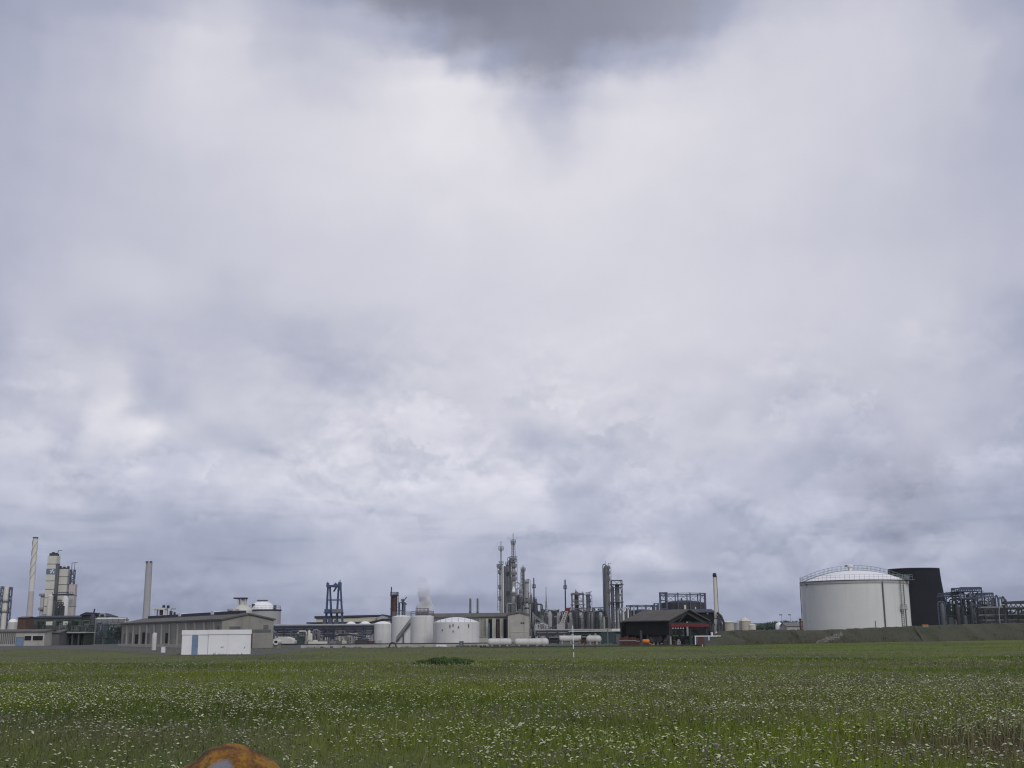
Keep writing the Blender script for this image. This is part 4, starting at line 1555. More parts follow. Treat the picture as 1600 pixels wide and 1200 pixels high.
for u0, u1, v0 in ((507, 512, 966), (515, 521, 967), (524.5, 530, 969)):
    MB().box(pt(u0, 970, Y).x, pt(u1, 970, Y).x, Y - 3.2, Y - 1.2, 0, pt(u0, v0, Y).z).build('footing', 'blue_grey_steel', t)

# yellow halls behind
Y = 430
t = thing('yellow_hall', 'long yellow cream hall with a dark roof edge behind the blue hoist tower', 'hall', (pt(545, 980, Y).x, Y))
xa, xb = pt(494, 970, Y).x, pt(592, 970, Y).x
za, zb = pt(494, 966, Y).z, pt(592, 963, Y).z
mb = MB()
mb.box(xa, xb, Y, Y + 14, 0, za)
mb.build('wall', 'cream_yellow', t)
mb = MB()
mb.prism([(xa - .6, Y - .5, za - .1), (xb + 1.5, Y - .5, zb - .05), (xb + 1.5, Y - .5, zb + .55), (xa - .6, Y - .5, za + .75)], (0, 15, 0))
mb.build('roof', 'dark_navy', t)
xg0, xg1 = pt(590.5, 965, Y).x, pt(607, 965, Y).x
mb = MB()
mb.prism([(xg0, Y - 3, 0), (xg1, Y - 3, 0), (xg1, Y - 3, pt(600, 963.5, Y).z), ((xg0 + xg1) / 2, Y - 3, pt(600, 961, Y).z), (xg0, Y - 3, pt(600, 964.5, Y).z)], (0, 16, 0))
mb.build('gable', 'pale_grey', t)
mb = MB()
for s in (0, 1):
    x2 = (xg0 - .4, xg1 + .4)[s]
    z2 = pt(600, (964.6, 963.6)[s], Y).z
    mb.prism([(x2, Y - 3.3, z2), ((xg0 + xg1) / 2, Y - 3.3, pt(600, 960.9, Y).z), ((xg0 + xg1) / 2, Y - 3.3, pt(600, 960.0, Y).z), (x2, Y - 3.3, z2 + .4)], (0, 16.5, 0))
mb.build('gable_roof', 'dark_navy', t)
Y = 405
t = thing('yellow_hall', 'lower yellow cream lean to hall in front of the longer yellow hall', 'hall', (pt(540, 985, Y).x, Y))
xa, xb = pt(480, 980, Y).x, pt(612, 980, Y).x
mb = MB()
mb.prism([(xa, Y, 0), (xb, Y, 0), (xb, Y, pt(612, 969.5, Y).z), (pt(598, 969, Y).x, Y, pt(598, 969.5, Y).z), (pt(580, 973, Y).x, Y, pt(580, 974, Y).z), (xa, Y, pt(480, 975, Y).z)], (0, 12, 0))
mb.build('wall', 'cream_yellow', t)
mb = MB()
pp = [(480, 974.6), (580, 973.6), (598, 969), (613, 968.8)]
for (a, va), (b, vb) in zip(pp, pp[1:]):
    mb.prism([(pt(a, va, Y).x - .2, Y - .5, pt(a, va, Y).z + .02), (pt(b, vb, Y).x, Y - .5, pt(b, vb, Y).z + .02), (pt(b, vb, Y).x, Y - .5, pt(b, vb, Y).z + .5), (pt(a, va, Y).x - .2, Y - .5, pt(a, va, Y).z + .5)], (0, 13, 0))
mb.build('roof', 'dark_navy', t)
for i in range(4):
    a = pt(486 + i * 9, 978, Y).x
    MB().box(a, a + 1.2, Y - .08, Y + .1, pt(490, 984, Y).z, pt(490, 978.5, Y).z).build('window', 'steel_mid', t)

# clutter under the rack: low canopy and machines
Y = 270
t = thing('low_canopy', 'low dark canopy on posts under the long pipe rack', 'canopy', (pt(530, 1000, Y).x, Y))
xa, xb = pt(500, 995, Y).x, pt(566, 995, Y).x
zm, ze = pt(545, 992.5, Y).z, pt(500, 996, Y).z
mb = MB()
xr = pt(545, 993, Y).x
mb.prism([(xa, Y, ze), (xr, Y, zm), (xb, Y, ze - .1), (xb, Y, ze + .15), (xr, Y, zm + .3), (xa, Y, ze + .25)], (0, 7, 0))
mb.build('roof', 'dark_navy', t)
for i in range(6):
    a = xa + .3 + (xb - xa - .6) * i / 5
    MB().box(a - .1, a + .1, Y + .3, Y + .5, 0, ze + .02).build('post', 'steel', t)
for i, (u0, u1, vt, mm, lab) in enumerate(((462, 473, 991, 'teal', 'teal machine block left under the long pipe rack'), (484, 512, 1000, 'cream', 'long cream crate under the low dark canopy'), (516, 526, 999, 'steel', 'grey motor skid under the low dark canopy'), (535, 542, 998, 'yellow_cream', 'yellow cream machine under the low dark canopy'), (556, 575, 997, 'dark_steel', 'dark pump block right of the low dark canopy'), (574, 584, 1001, 'rust', 'brown pump block beside the shortest white tank'))):
    Ym = 266
    a, b = pt(u0, 1000, Ym).x, pt(u1, 1000, Ym).x
    zt = pt(u0, vt, Ym).z
    t = thing('machine_block', lab, 'machine', ((a + b) / 2, Ym))
    MB().box(a, b, Ym - .8, Ym + .8, .15, zt * .7).build('body', mm, t)
    MB().box(a + .1, b - .1, Ym - .95, Ym + .95, 0, .15).build('skid', 'dark_steel', t)
    MB().cyl((a + (b - a) * .3, Ym, zt * .7), (a + (b - a) * .3, Ym, zt), (b - a) * .15, n=12).build('stub_pipe', mm, t)
    MB().cyl((a + (b - a) * .5, Ym, zt * .82), (b + .3, Ym, zt * .82), zt * .12, n=12).build('motor', 'steel_mid', t)

clutter(bpy.data.objects['pipe_rack.001'], 428, 586, 984, 1003, 284, 34, 8, ('dark_steel', 'steel_mid', 'steel', 'cream', 'blue_grey_steel', 'steel_light'), .7)
# rusty tower with masts
Y = 370
x, mb = profile(616, Y, [(None, 9.6), (931, 9.4), (929, 6)], 18, 950)
t = thing('rusty_tower', 'rust brown round tower with a thin mast behind the white tanks', 'process tower', (x, Y))
mb.build('shell', 'rust', t)
mb = MB()
xx = pt(612, 930, Y).x
mb.beam((xx, Y - 1.2, 0), (xx, Y - 1.2, pt(612, 917.3, Y).z), .32)
mb.beam((xx - .3, Y - 1.2, pt(612, 951.5, Y).z), (xx + .4, Y - 1.2, pt(612, 951.5, Y).z), .3)
mb.build('mast', 'dark_navy', t)
mb = MB()
for u, v in ((614.5, 928), (617.5, 926.7), (620.5, 926)):
    xx = pt(u, 930, Y).x
    mb.beam((xx, Y - .6, pt(u, 932, Y).z), (xx, Y - .6, pt(u, v, Y).z), .25)
mb.build('rail_post', 'dark_navy', t)
platform(t, x, Y, pt(616, 931, Y).z, 1.35, 'dark_navy')
mb = MB()
ladder(mb, pt(621.5, 940, Y).x, Y - .7, 0, pt(621, 930, Y).z, .5, .14)
mb.build('ladder', 'dark_navy', t)
t = thing('loading_arm_tower', 'thin lattice tower with a swung out arm beside the rusty tower', 'lattice tower', (pt(628, 960, Y).x, Y))
lattice(MB(), pt(624, 950, Y).x, pt(632.5, 950, Y).x, Y - 1, Y + 1, 0, pt(628, 941, Y).z, 5, .28, False).build('frame', 'blue_grey_steel', t)
x, mb = profile(629.3, Y, [(None, 3), (946, 3), (940, 4.2), (936, 3.5)], 12, 950)
mb.build('pipe', 'dark_steel', t)
mb = MB()
mb.beam((pt(628, 937, Y).x, Y, pt(628, 943, Y).z), (pt(635.5, 933, Y).x, Y, pt(635.5, 932.5, Y).z), .3)
mb.beam((pt(631, 940, Y).x, Y, pt(631, 941, Y).z), (pt(635.5, 944, Y).x, Y, pt(635.5, 944.5, Y).z), .4)
mb.box(pt(627, 938, Y).x, pt(630, 938, Y).x, Y - .5, Y + .5, pt(628, 939, Y).z, pt(628, 936, Y).z)
mb.build('arm', 'steel_mid', t)

# white tanks
vtank('white_tank', 'small white tank with a dark fitting beside the pipe rack', 539.5, 557, 985, 976, 300, 'pale_grey', 'dome', .8, rail=False)
vtank('white_tank', 'small white tank half hidden behind the shortest large white tank', 560.5, 580, 985, 975.5, 302, 'white_steel', 'dome', .8, rail=False, ladder_a=-2.2)
vtank('white_tank', 'shortest white tank at the left end of the tank row', 584.5, 611.5, 990, 974.5, 268, 'white_steel', 'dome', .55, rail=False)
t, x, r, zt = vtank('white_tank', 'tall white tank with a stair climbing diagonally across its shell', 612, 643, 985, 963.5, 258, 'white_steel', 'dome', .35)
# diagonal stair
Y = 258
mb = MB()
st = []
for i in range(19):
    s = i / 18
    u = 620 + 22 * s
    xx = pt(u, 985, Y - r).x
    dx = max(-r + .05, min(r - .05, xx - x))
    yy = Y - math.sqrt(max(0, (r + .45) ** 2 - dx * dx))
    st.append((xx, yy, pt(u, 1003 - 30 * s, Y - r).z))
for a, b in zip(st, st[1:]):
    mb.beam(a, b, .5, .25)
    mb.beam((a[0], a[1] - .2, a[2] + 1.0), (b[0], b[1] - .2, b[2] + 1.0), .09)
    mb.beam((a[0], a[1] - .2, a[2]), (a[0], a[1] - .2, a[2] + 1.0), .08)
mb.build('stair', 'steel_mid', t)
MB().beam((pt(631, 990, Y - r).x, Y - r - .3, 0), (pt(631, 990, Y - r).x, Y - r - .3, pt(631, 988, Y - r).z), .25).build('stair_post', 'steel_mid', t)
t, x, r, zt = vtank('white_tank', 'tallest white tank in the row with stains down its shell', 641.5, 678, 985, 963, 246, 'white_steel', 'dome', .4)
platform(t, x, 246, zt + .55, 1.4, 'steel')
mb = MB()
for i in range(5):
    a = -2.4 + i * .4
    mb.box(x + (r - .9) * math.cos(a) - .25, x + (r - .9) * math.cos(a) + .25, 246 + (r - .9) * math.sin(a) - .2, 246 + (r - .9) * math.sin(a) + .2, zt + .05, zt + .9)
mb.build('roof_fitting', 'steel_mid', t)
t, x, r, zt = vtank('white_tank', 'widest white tank of the row with a low white domed roof', 677, 749, 990, 972, 238, 'white_steel', 'dome', 1.0)
for u, v0, v1 in ((703, 976, 981), (708, 975, 979), (691, 983, 986), (732, 975, 981), (716.5, 978, 982), (708, 985, 988)):   # rust runs below the roof nozzles
    xx = pt(u, 980, 238 - r).x
    dx = xx - x
    yy = 238 - math.sqrt(max(.1, r * r - dx * dx)) - .03
    MB().box(xx - .1, xx + .1, yy - .04, yy + .06, pt(u, v1, 238 - r).z, pt(u, v0, 238 - r).z).build('surface_mark', 'steel_mid', t)

# bund wall in front of the tanks
Y = 203
t = thing('tank_bund_wall', 'low pale concrete wall with dark vents in front of the white tanks', 'wall', (pt(580, 1012, Y).x, Y))
xa, xb = pt(470, 1010, Y).x, pt(764, 1010, Y).x
zt = pt(640, 1006.2, Y).z
wall = MB().box(xa, xb, Y, Y + .3, 0, zt).build('wall', 'concrete_pale', t)
MB().box(xa - .1, xb + .1, Y - .05, Y + .36, zt, zt + .14).build('coping', 'dark_navy', t)
for u in (503, 518, 537, 715, 726, 731, 738, 744, 751, 757):
    xx = pt(u, 1010, Y).x
    MB().box(xx - .25, xx + .25, Y - .03, Y + .1, .08, zt * .45).build('vent', 'opening', wall)
for u in (690,):
    xx = pt(u, 1010, Y).x
    MB().box(xx - .9, xx + .9, Y - .06, Y + .1, .05, zt * .75).build('panel', 'white_wall', wall)
Y = 200
xx = pt(721, 1008, Y).x
t = thing('kiosk', 'small grey green kiosk at the low wall before the widest tank', 'kiosk', (xx, Y))
MB().box(xx - .34, xx + .34, Y - .3, Y + .3, 0, pt(721, 1002.5, Y).z).build('body', 'green_steel', t)
MB().box(xx - .4, xx + .4, Y - .36, Y + .36, pt(721, 1002.5, Y).z, pt(721, 1001.8, Y).z).build('roof', 'steel_mid', t)
MB().box(xx - .2, xx + .2, Y - .33, Y - .28, .15, .95).build('door', 'steel', t)
Y = 200
t = thing('stile', 'dark arched stile over the low wall before the white tanks', 'stile', (pt(614, 1010, Y).x, Y))
a, b = pt(607.5, 1010, Y).x, pt(619.5, 1010, Y).x
for yy in (-.4, .4):
    MB().tube([(a, Y + yy, 0), (a + .15, Y + yy, .5), (a + .4, Y + yy, .85), (b - .4, Y + yy, .85), (b - .15, Y + yy, .5), (b, Y + yy, 0)], .09, 8).build('hoop', 'dark_steel', t)
MB().box(a + .3, b - .3, Y - .4, Y + .4, .78, .86).build('tread', 'steel_mid', t)
for u in (596, 593):
    pass
xx = pt(593, 1003, 218).x
t = thing('control_cabinet', 'small grey cabinet before the shortest white tank', 'cabinet', (xx, 218))
MB().box(xx - .35, xx + .35, 217.7, 218.3, .1, 1.15).build('body', 'pale_grey', t)
MB().box(xx - .3, xx + .3, 217.72, 218.28, 0, .1).build('plinth', 'concrete', t)

# two thin stacks
for u, lab in ((734.5, 'left one of two thin grey pipes standing behind the white tanks'), (746, 'right one of two thin grey pipes standing behind the white tanks')):
    x, mb = profile(u, 380, [(None, 3.0), (936, 2.8), (934.5, 1.8)], 12, 955)
    t = thing('vent_stack', lab, 'vent pipe', (x, 380), 'thin pipes behind the white tanks')
    mb.build('pipe', 'steel', t)
    MB().lathe(x, 380, [(.42, pt(u, 957, 380).z), (.42, pt(u, 956, 380).z)], 12).build('collar', 'dark_steel', t)
    ladder(MB(), x + .32, 379.6, pt(u, 958, 380).z, pt(u, 936, 380).z, .3, .08, 1).build('ladder', 'steel_mid', t)
# ------------------------------------------------------------------ grey bay building in the middle
Y = 318
t = thing('bay_building', 'long grey building with pillared bays and a pale windowless gable', 'building', (pt(810, 1000, Y).x, Y))
g0, g1 = pt(793.5, 985, Y).x, pt(827, 985, Y).x
mb = MB()
mb.prism([(g0, Y, 0), (g1, Y, 0), (g1, Y, pt(827, 962.5, Y).z), (pt(812, 958, Y).x, Y, pt(812, 958.6, Y).z), (g0, Y, pt(793, 961, Y).z)], (0, 16, 0))
mb.build('gable_wall', 'concrete_pale', t)
xl = pt(655, 985, Y + 4).x
zt = pt(740, 964, Y + 4).z
MB().box(xl, g0 - .02, Y + 4, Y + 16, 0, zt).build('wall', 'concrete', t)
mb = MB()
mb.prism([(xl - .5, Y + 3.4, zt + .02), (g0 + .5, Y + 3.4, zt + .05), (pt(812, 958, Y).x, Y + 3.4, pt(806, 957.2, Y + 4).z), (xl - .5, Y + 3.4, pt(660, 958.8, Y + 4).z)], (0, 13, 0))
mb.build('roof', 'roof_grey', t)
mb = MB()
for (u0, v0), (u1, v1) in (((792.6, 961), (812, 957.6)), ((812, 957.6), (828, 962))):
    p, q = pt(u0, v0, Y), pt(u1, v1, Y)
    mb.prism([(p.x, Y - .3, p.z), (q.x, Y - .3, q.z), (q.x, Y - .3, q.z + .4), (p.x, Y - .3, p.z + .4)], (0, 3.6, 0))
mb.build('gable_coping', 'roof_sheet', t)
for u0, u1 in ((763, 769), (775, 780.5), (787, 791.5)):
    MB().box(pt(u0, 985, Y + 4).x, pt(u1, 985, Y + 4).x, Y + 3.9, Y + 4.1, .5, pt(u0, 967.5, Y + 4).z).build('window', 'opening', t)
for u0, u1 in ((748, 751), (759, 763), (769, 775), (781, 786.5)):
    MB().box(pt(u0, 985, Y + 4).x, pt(u1, 985, Y + 4).x, Y + 3.3, Y + 3.95, 0, pt(u0, 966.5, Y + 4).z).build('pillar', 'concrete_pale', t)
for u in (814.7, 818):
    a = pt(u, 973, Y).x
    MB().box(a - .22, a + .22, Y - .05, Y + .1, pt(u, 974.5, Y).z, pt(u, 972.5, Y).z).build('window', 'opening', t)
MB().box(pt(797, 990, Y).x, pt(825, 990, Y).x, Y - .06, Y + .1, pt(810, 988, Y).z, pt(810, 986.4, Y).z).build('stain_band', 'beige', t)
for u, w, vt, mm in ((764, 2.2, 975, 'blue_steel'), (778, 2, 972, 'rust')):
    x, mb = profile(u, Y + 2.2, [(None, w), (vt, w), (vt - 1, w * .4)], 10, 985)
    th = thing('gas_cylinder', ('blue' if mm == 'blue_steel' else 'brown') + ' upright cylinder standing between the pillars of the bay building', 'cylinder', (x, Y + 2.2))
    mb.build('shell', mm, th)
    MB().lathe(x, Y + 2.2, [(.1, pt(u, vt - .8, Y).z), (.12, pt(u, vt - 1.6, Y).z)], 8).build('valve', 'steel', th)

# ------------------------------------------------------------------ distillation columns
Y = 400


def column(name, label, u, vm, sections, Y, m, plats=(), lad=None, neck=None, cat='distillation column', group=None, pm='steel', rail=True):
    x = pt(u, vm, Y).x
    prof = [(max(.03, w * Y / F / 2), 0.0 if v is None else pt(u, v, Y).z) for v, w in sections]
    t = thing(name, label, cat, (x, Y), group)
    MB().lathe(x, Y, prof, 20).build('shell', m, t)
    for p in plats:
        v, w = p[0], p[1]
        a0, a1 = (p[2], p[3]) if len(p) > 2 else (0, 2 * PI)
        platform(t, x, Y, pt(u, v, Y).z, w * Y / F / 2, pm, a0, a1, rail)
    if lad:
        u1, v0, v1 = lad
        ladder(MB(), pt(u1, vm, Y).x, Y - .3, pt(u, v0, Y).z, pt(u, v1, Y).z, .7, .14, 1.0).build('ladder', pm, t)
    if neck:
        ua, va, ub, vb, vt, w = neck
        gooseneck(pt(ua, vm, Y).x, pt(u, va, Y).z, pt(u, vb, Y).z, pt(ub, vm, Y).x, Y, pt(u, vt, Y).z, w * Y / F / 2).build('overhead_pipe', m, t)
    return t, x


t, x = column('distillation_column', 'slender light grey column with a tall spire, left of the tallest column', 783.2, 920,
              [(None, 5.0), (884, 4.8), (881.5, 2.6), (861, 2.4), (859, 1.6), (847, 1.3), (845.5, .9)], Y, 'steel_light',
              [(859.3, 8, 0, 2 * PI), (882, 7), (888, 9.5, PI * .75, PI * 1.6), (896, 9, PI * .8, PI * 1.5), (919, 9, PI * .8, PI * 1.5), (937, 9, PI * .8, PI * 1.5)], (778.8, 955, 884))
for v in (886.5, 896.5, 908):
    MB().box(pt(776, v, Y).x, pt(779.6, v, Y).x, Y - .8, Y + .8, pt(783, v, Y).z, pt(783, v - 5, Y).z).build('cage', 'steel', t) if v == 886.5 else None
MB().cyl((x + 1.25, Y - .5, 0), (x + 1.25, Y - .5, pt(783, 885, Y).z), .42, n=10).build('riser_pipe', 'steel_mid', t)
for k, v in enumerate((888, 894, 901)):
    MB().cyl((x + .8, Y - .6, pt(783, v, Y).z), (pt(789.5, v, Y).x, Y - .6, pt(783, v - .8, Y).z), .22, n=8).build('branch_pipe', 'steel', t)

t, x = column('distillation_column', 'pale column with a curved overhead pipe between the spired column and tallest column', 793.0, 920,
              [(None, 4.6), (884, 4.5), (882, 3)], Y + 4, 'steel_light', [(883, 6), (899, 7, PI * 1.2, PI * 1.9), (929, 7, PI * 1.0, PI * 1.8)], (790.4, 955, 884), (793.2, 884, 796.6, 955, 871, .95))
column('distillation_column', 'dark grey plain column pressed against the left of the tallest column', 797.2, 920, [(None, 3.4), (877, 3.3), (874, 1.8)], Y + 2, 'steel_mid', [(880, 5), (930, 6)], (799.4, 955, 880))
t, x = column('distillation_column', 'tallest column of the works with stacked railed platforms and a top spire', 802.4, 920,
              [(None, 7.4), (909, 7.2), (906, 5.2), (878, 5.0), (875, 2.4), (850, 2.1), (846, 1.4), (834.5, 1.2), (833, .8)], Y, 'steel_light',
              [(848.5, 8), (851, 6), (874.5, 12), (878, 10), (886, 10, PI * 1.3, PI * 2.2), (898.5, 10, PI * 1.3, PI * 2.2), (906.5, 10, PI * 1.3, PI * 2.2)], (806.8, 950, 875))
mb = MB()
for dx in (-.75, .75):
    mb.beam((x + dx, Y - .4, pt(802, 874, Y).z), (x + dx * .7, Y - .4, pt(802, 850, Y).z), .16)
for k in range(9):
    zz = pt(802, 873 - 2.6 * k, Y).z
    mb.beam((x - .7, Y - .4, zz), (x + .7, Y - .4, zz + .45), .1)
mb.build('spire_lattice', 'steel_mid', t)
MB().cyl((x - 1.0, Y - .9, 0), (x - 1.0, Y - .9, pt(802, 872, Y).z), .3, n=8).build('riser_pipe', 'steel_mid', t)
column('cone_vessel', 'grey vessel with a bright white cone top in front of the tallest column', 802.6, 940, [(None, 7.0), (931, 6.8), (925, 5.8), (917.5, 2.6), (917, 1)], Y - 8, 'steel_light', [(930, 8.5, PI * 1.1, PI * 2)], cat='vessel')
xx = pt(802.6, 940, Y - 8).x
MB().lathe(xx, Y - 8, [(6.9 * Y / F / 2, pt(802, 926.5, Y - 8).z), (5.9 * Y / F / 2, pt(802, 924.5, Y - 8).z), (2.7 * Y / F / 2, pt(802, 917.2, Y - 8).z), (.3, pt(802, 916.5, Y - 8).z)], 20).build('cone_top', 'white_roof', bpy.data.objects['cone_vessel'])
mb = MB()
cxp, czp = pt(808.0, 915, Y).x, pt(808, 915.5, Y).z
pts = [(cxp + 1.05 * math.cos(a), Y - 3, czp + 1.05 * math.sin(a)) for a in [(-PI * .55) + PI * 1.5 * i / 14 for i in range(15)]]
pts = [(cxp - .2, Y - 3, pt(808, 940, Y).z)] + [pts[0]] + pts[1:]
o = mb.tube(pts, .2, 8).build('looped_pipe', 'steel_light', None, (cxp, Y - 3, 0))
tag(o, 'pale looped pipe right of the bright cone topped vessel', 'pipe')

t, x = column('distillation_column', 'thin lattice clad column with a dark spire right of the tallest column', 817.6, 920, [(None, 3.4), (905, 3.0), (893, 2.4), (891, 1.5), (884, 1.3), (882.6, .9)], Y + 6, 'steel', [(892, 7.5), (893.5, 5)], (815.3, 935, 893))
lattice(MB(), pt(814.8, 910, Y).x, pt(819.8, 910, Y).x, Y + 5, Y + 7.2, pt(817, 940, Y).z, pt(817, 892, Y).z, 9, .16, True, .12).build('lattice', 'steel', t)
column('reflux_vessel', 'pale upright vessel under a goose neck pipe right of the columns', 823, 925, [(None, 6.6), (912, 6.6), (909.5, 5), (908.5, 2)], Y + 1, 'steel_light', [(911, 7.6, PI * 1.2, PI * 1.9)], None, (822.3, 909, 828.6, 950, 904.8, 1.0), cat='vessel')
column('reflux_vessel', 'small pale dome topped vessel low between the looped pipe and goose neck pipe', 813.8, 930, [(None, 4.2), (925, 4.2), (922, 3), (921, 1)], Y - 3, 'steel_light', [(926, 6)], None, (811.6, 935, 816.8, 940, 919.5, .8), cat='vessel')
t, x = column('flare_stack', 'thin black stack with a small platform right of the columns', 834.2, 920, [(None, 2.4), (939, 2.1), (905, 1.7), (903, 1.7)], Y, 'dark_steel', [(918.5, 6), (939, 7)], None, None, cat='stack', rail=True, pm='dark_steel')

# dark structure under the columns
Y = 392
t = thing('process_structure', 'dark multi storey steel structure crowded with pipes below the columns', 'steel structure', (pt(820, 980, Y).x, Y))
xa, xb = pt(806, 960, Y).x, pt(838, 960, Y).x
lattice(MB(), xa, xb, Y, Y + 6, 0, pt(820, 940, Y).z, 5, .4, True, .3).build('frame', 'dark_steel', t)
for k, v in enumerate((942, 951, 960, 969)):
    MB().box(xa - .5, xb + .5, Y - .5, Y + 6.5, pt(820, v, Y).z - .15, pt(820, v, Y).z + .1).build('deck', 'dark_steel', t)
for u0, u1, v0, v1 in ((807, 812, 951, 943), (814, 819, 960, 952), (821, 829, 951, 944), (831, 836, 960, 945), (806, 815, 975, 961), (822, 834, 985, 971), (816, 822, 941, 932), (807, 811, 942, 931)):
    MB().box(pt(u0, 955, Y).x, pt(u1, 955, Y).x, Y + 1, Y + 5, pt(u0, v0, Y).z, pt(u0, v1, Y).z).build('equipment', random.choice(['green_steel', 'dark_steel', 'dark_green', 'steel_mid']), t)
for i in range(9):
    u = 806 + 3.9 * i
    xx = pt(u, 955, Y).x
    MB().cyl((xx, Y - .8, 0), (xx, Y - .8, pt(u, 936 + (i * 7) % 14, Y).z), .24 + .1 * (i % 3), n=8).build('riser_pipe', ('steel', 'steel_mid', 'steel_light', 'dark_steel')[i % 4], t)
for i, (u, vt) in enumerate(((828.5, 944), (833, 957), (836.5, 962))):
    Yp = 376
    x, mb = profile(u, Yp, [(None, 2.0), (vt, 2.0)], 10, 980)
    tag(mb.build('standpipe', 'steel_light', None, (x, Yp, 0)), ('tallest', 'middle', 'shortest and right hand')[i] + ' of three pale standpipes below the black stack', 'pipe', 'standpipes below the black stack')
Y = 372
t = thing('conveyor', 'grey sloping covered conveyor coming down right of the columns', 'conveyor', (pt(845, 985, Y).x, Y))
p, q = pt(833, 963, Y), pt(854, 979, Y)
MB().prism([(p.x, Y, p.z), (q.x, Y, q.z), (q.x, Y, q.z + .9), (p.x, Y, p.z + .9)], (0, 2, 0)).build('gallery', 'steel', t)
for u, v in ((837, 967), (845, 973), (853.5, 979)):
    MB().beam((pt(u, v, Y).x, Y + 1, 0), (pt(u, v, Y).x, Y + 1, pt(u, v, Y).z - .2), .35).build('trestle', 'steel', t)
q2 = pt(871, 992, Y)
MB().beam((q.x, Y + 1, q.z), (q2.x, Y + 1, q2.z), .5).build('chute', 'steel', t)
clutter(bpy.data.objects['process_structure'], 806, 840, 938, 990, 386, 22, 9)
clutter(bpy.data.objects['process_structure'], 807, 840, 922, 985, 389, 16, 31, ('steel', 'steel_mid', 'steel_light', 'dark_steel'), .65)
clutter(bpy.data.objects['conveyor'], 828, 872, 972, 998, 366, 18, 10, ('steel', 'steel_mid', 'steel_light', 'dark_steel', 'white_steel'), .8)
# distant radio mast
Ym = 700
x = pt(853.4, 940, Ym).x
t = thing('radio_mast', 'very thin far off mast standing above the treeline', 'mast', (x, Ym))
mb = MB()
zt = pt(853, 917, Ym).z
for a in range(3):
    an = a * 2 * PI / 3 + .5
    mb.beam((x + 1.9 * math.cos(an), Ym + 1.9 * math.sin(an), 0), (x + .25 * math.cos(an), Ym + .25 * math.sin(an), zt * .72), .3)
for k in range(10):
    s = k / 10
    r = 1.9 - 1.65 * s
    z = zt * .72 * s
    for a in range(3):
        an, bn = a * 2 * PI / 3 + .5, (a + 1) * 2 * PI / 3 + .5
        mb.beam((x + r * math.cos(an), Ym + r * math.sin(an), z), (x + r * .9 * math.cos(bn), Ym + r * .9 * math.sin(bn), z + zt * .06), .16)
mb.build('lattice', 'steel', t)
MB().cyl((x, Ym, zt * .7), (x, Ym, zt), .3, .15, 8).build('antenna', 'steel', t)

# black stack further right
column('flare_stack', 'thin black stack standing alone above the finned coolers', 883.3, 930, [(None, 2.6), (950, 2.2), (907, 2.0), (905.6, 1.6)], 420, 'dark_steel', [(919.5, 5.5)], None, None, cat='stack', pm='dark_steel')
Y = 350
t = thing('crane_jib', 'raised pink and white crane jib with a red tip', 'crane', (pt(878, 985, Y).x, Y))
p, q = pt(877.5, 976, Y), pt(885.5, 954, Y)
mb = MB()
n1 = Vector((.5, 0, .18))
for s in (-1, 1):
    for yy in (-.4, .4):
        mb.beam((p.x + s * .55, Y + yy, p.z), (q.x + s * .3, Y + yy, q.z), .22)
for k in range(7):
    a, b = k / 7, (k + 1) / 7
    for yy in (-.4, .4):
        mb.beam((p.x + (q.x - p.x) * a - .5, Y + yy, p.z + (q.z - p.z) * a), (p.x + (q.x - p.x) * b + .4, Y + yy, p.z + (q.z - p.z) * b), .2)
mb.build('jib', 'pinkish', t)
MB().prism([(q.x - .6, Y - .6, q.z - .2), (q.x + 1.0, Y - .6, q.z), (q.x + 1.3, Y - .6, q.z + .9), (q.x - .3, Y - .6, q.z + .75)], (0, 1.2, 0)).build('jib_tip', 'red', t)
MB().box(p.x - 1.4, p.x + .9, Y - 1.2, Y + 1.2, .6, p.z + .2).build('crane_cab', 'pale_grey', t)
MB().box(p.x - 2.2, p.x + 2.2, Y - 1.4, Y + 1.4, 0, .6).build('undercarriage', 'dark_steel', t)

# row of finned cooler drums
Y = 385
proto = None
for i, u in enumerate((857.5, 873.5, 890.5, 907.5, 923.5, 939)):
    labs = ('leftmost of the pale banded cooler drums, behind the grey conveyor foot', 'second pale banded cooler drum from the left, beside the crane jib foot', 'third pale banded cooler drum from the left, right of the crane jib', 'pale banded cooler drum below the lattice frame tower', 'pale banded cooler drum below the dark blue topped column', 'rightmost of the pale banded cooler drums, beside the tall dark column')
    if proto is None:
        x = pt(u, 970, Y).x
        t = thing('cooler_drum', labs[0], 'cooler', (x, Y), 'banded cooler drums in a row')
        r = 4.0 * Y / F
        zt = pt(u, 962, Y).z
        prof = [(r, 0)]
        n = 7
        for k in range(n):
            z0, z1 = zt * k / n, zt * (k + 1) / n
            prof += [(r, z0 + .04), (r, z1 - .3), (r * .88, z1 - .26), (r * .88, z1)]
        MB().lathe(x, Y, prof, 18).build('shell', 'steel_light', t)
        MB().lathe(x, Y, [(r, zt), (r * .72, zt + .35), (r * .72, zt + .9), (r * .5, zt + .95)], 18).build('cowl', 'pale_grey', t)
        mb = MB()
        for s in (-1, 1):
            mb.beam((x + s * r * 1.05, Y - r * .4, 0), (x + s * r * 1.05, Y - r * .4, zt + .3), .22)
        mb.beam((x - r * 1.05, Y - r * .4, zt + .2), (x + r * 1.05, Y - r * .4, zt + .2), .22)
        mb.build('frame', 'steel_mid', t)
        proto = t
    else:
        copy_tree(proto, (pt(u, 970, Y).x, Y, 0), None, labs[i])
Y = 388
t = thing('dark_cooler_hall', 'long dark framed hall filling the gaps behind the pale cooler drums', 'hall', (pt(900, 985, Y).x, Y))
xa, xb = pt(846, 975, Y).x, pt(948, 975, Y).x
MB().box(xa, xb, Y + 4, Y + 14, 0, pt(900, 957, Y).z).build('wall', 'dark_steel', t)
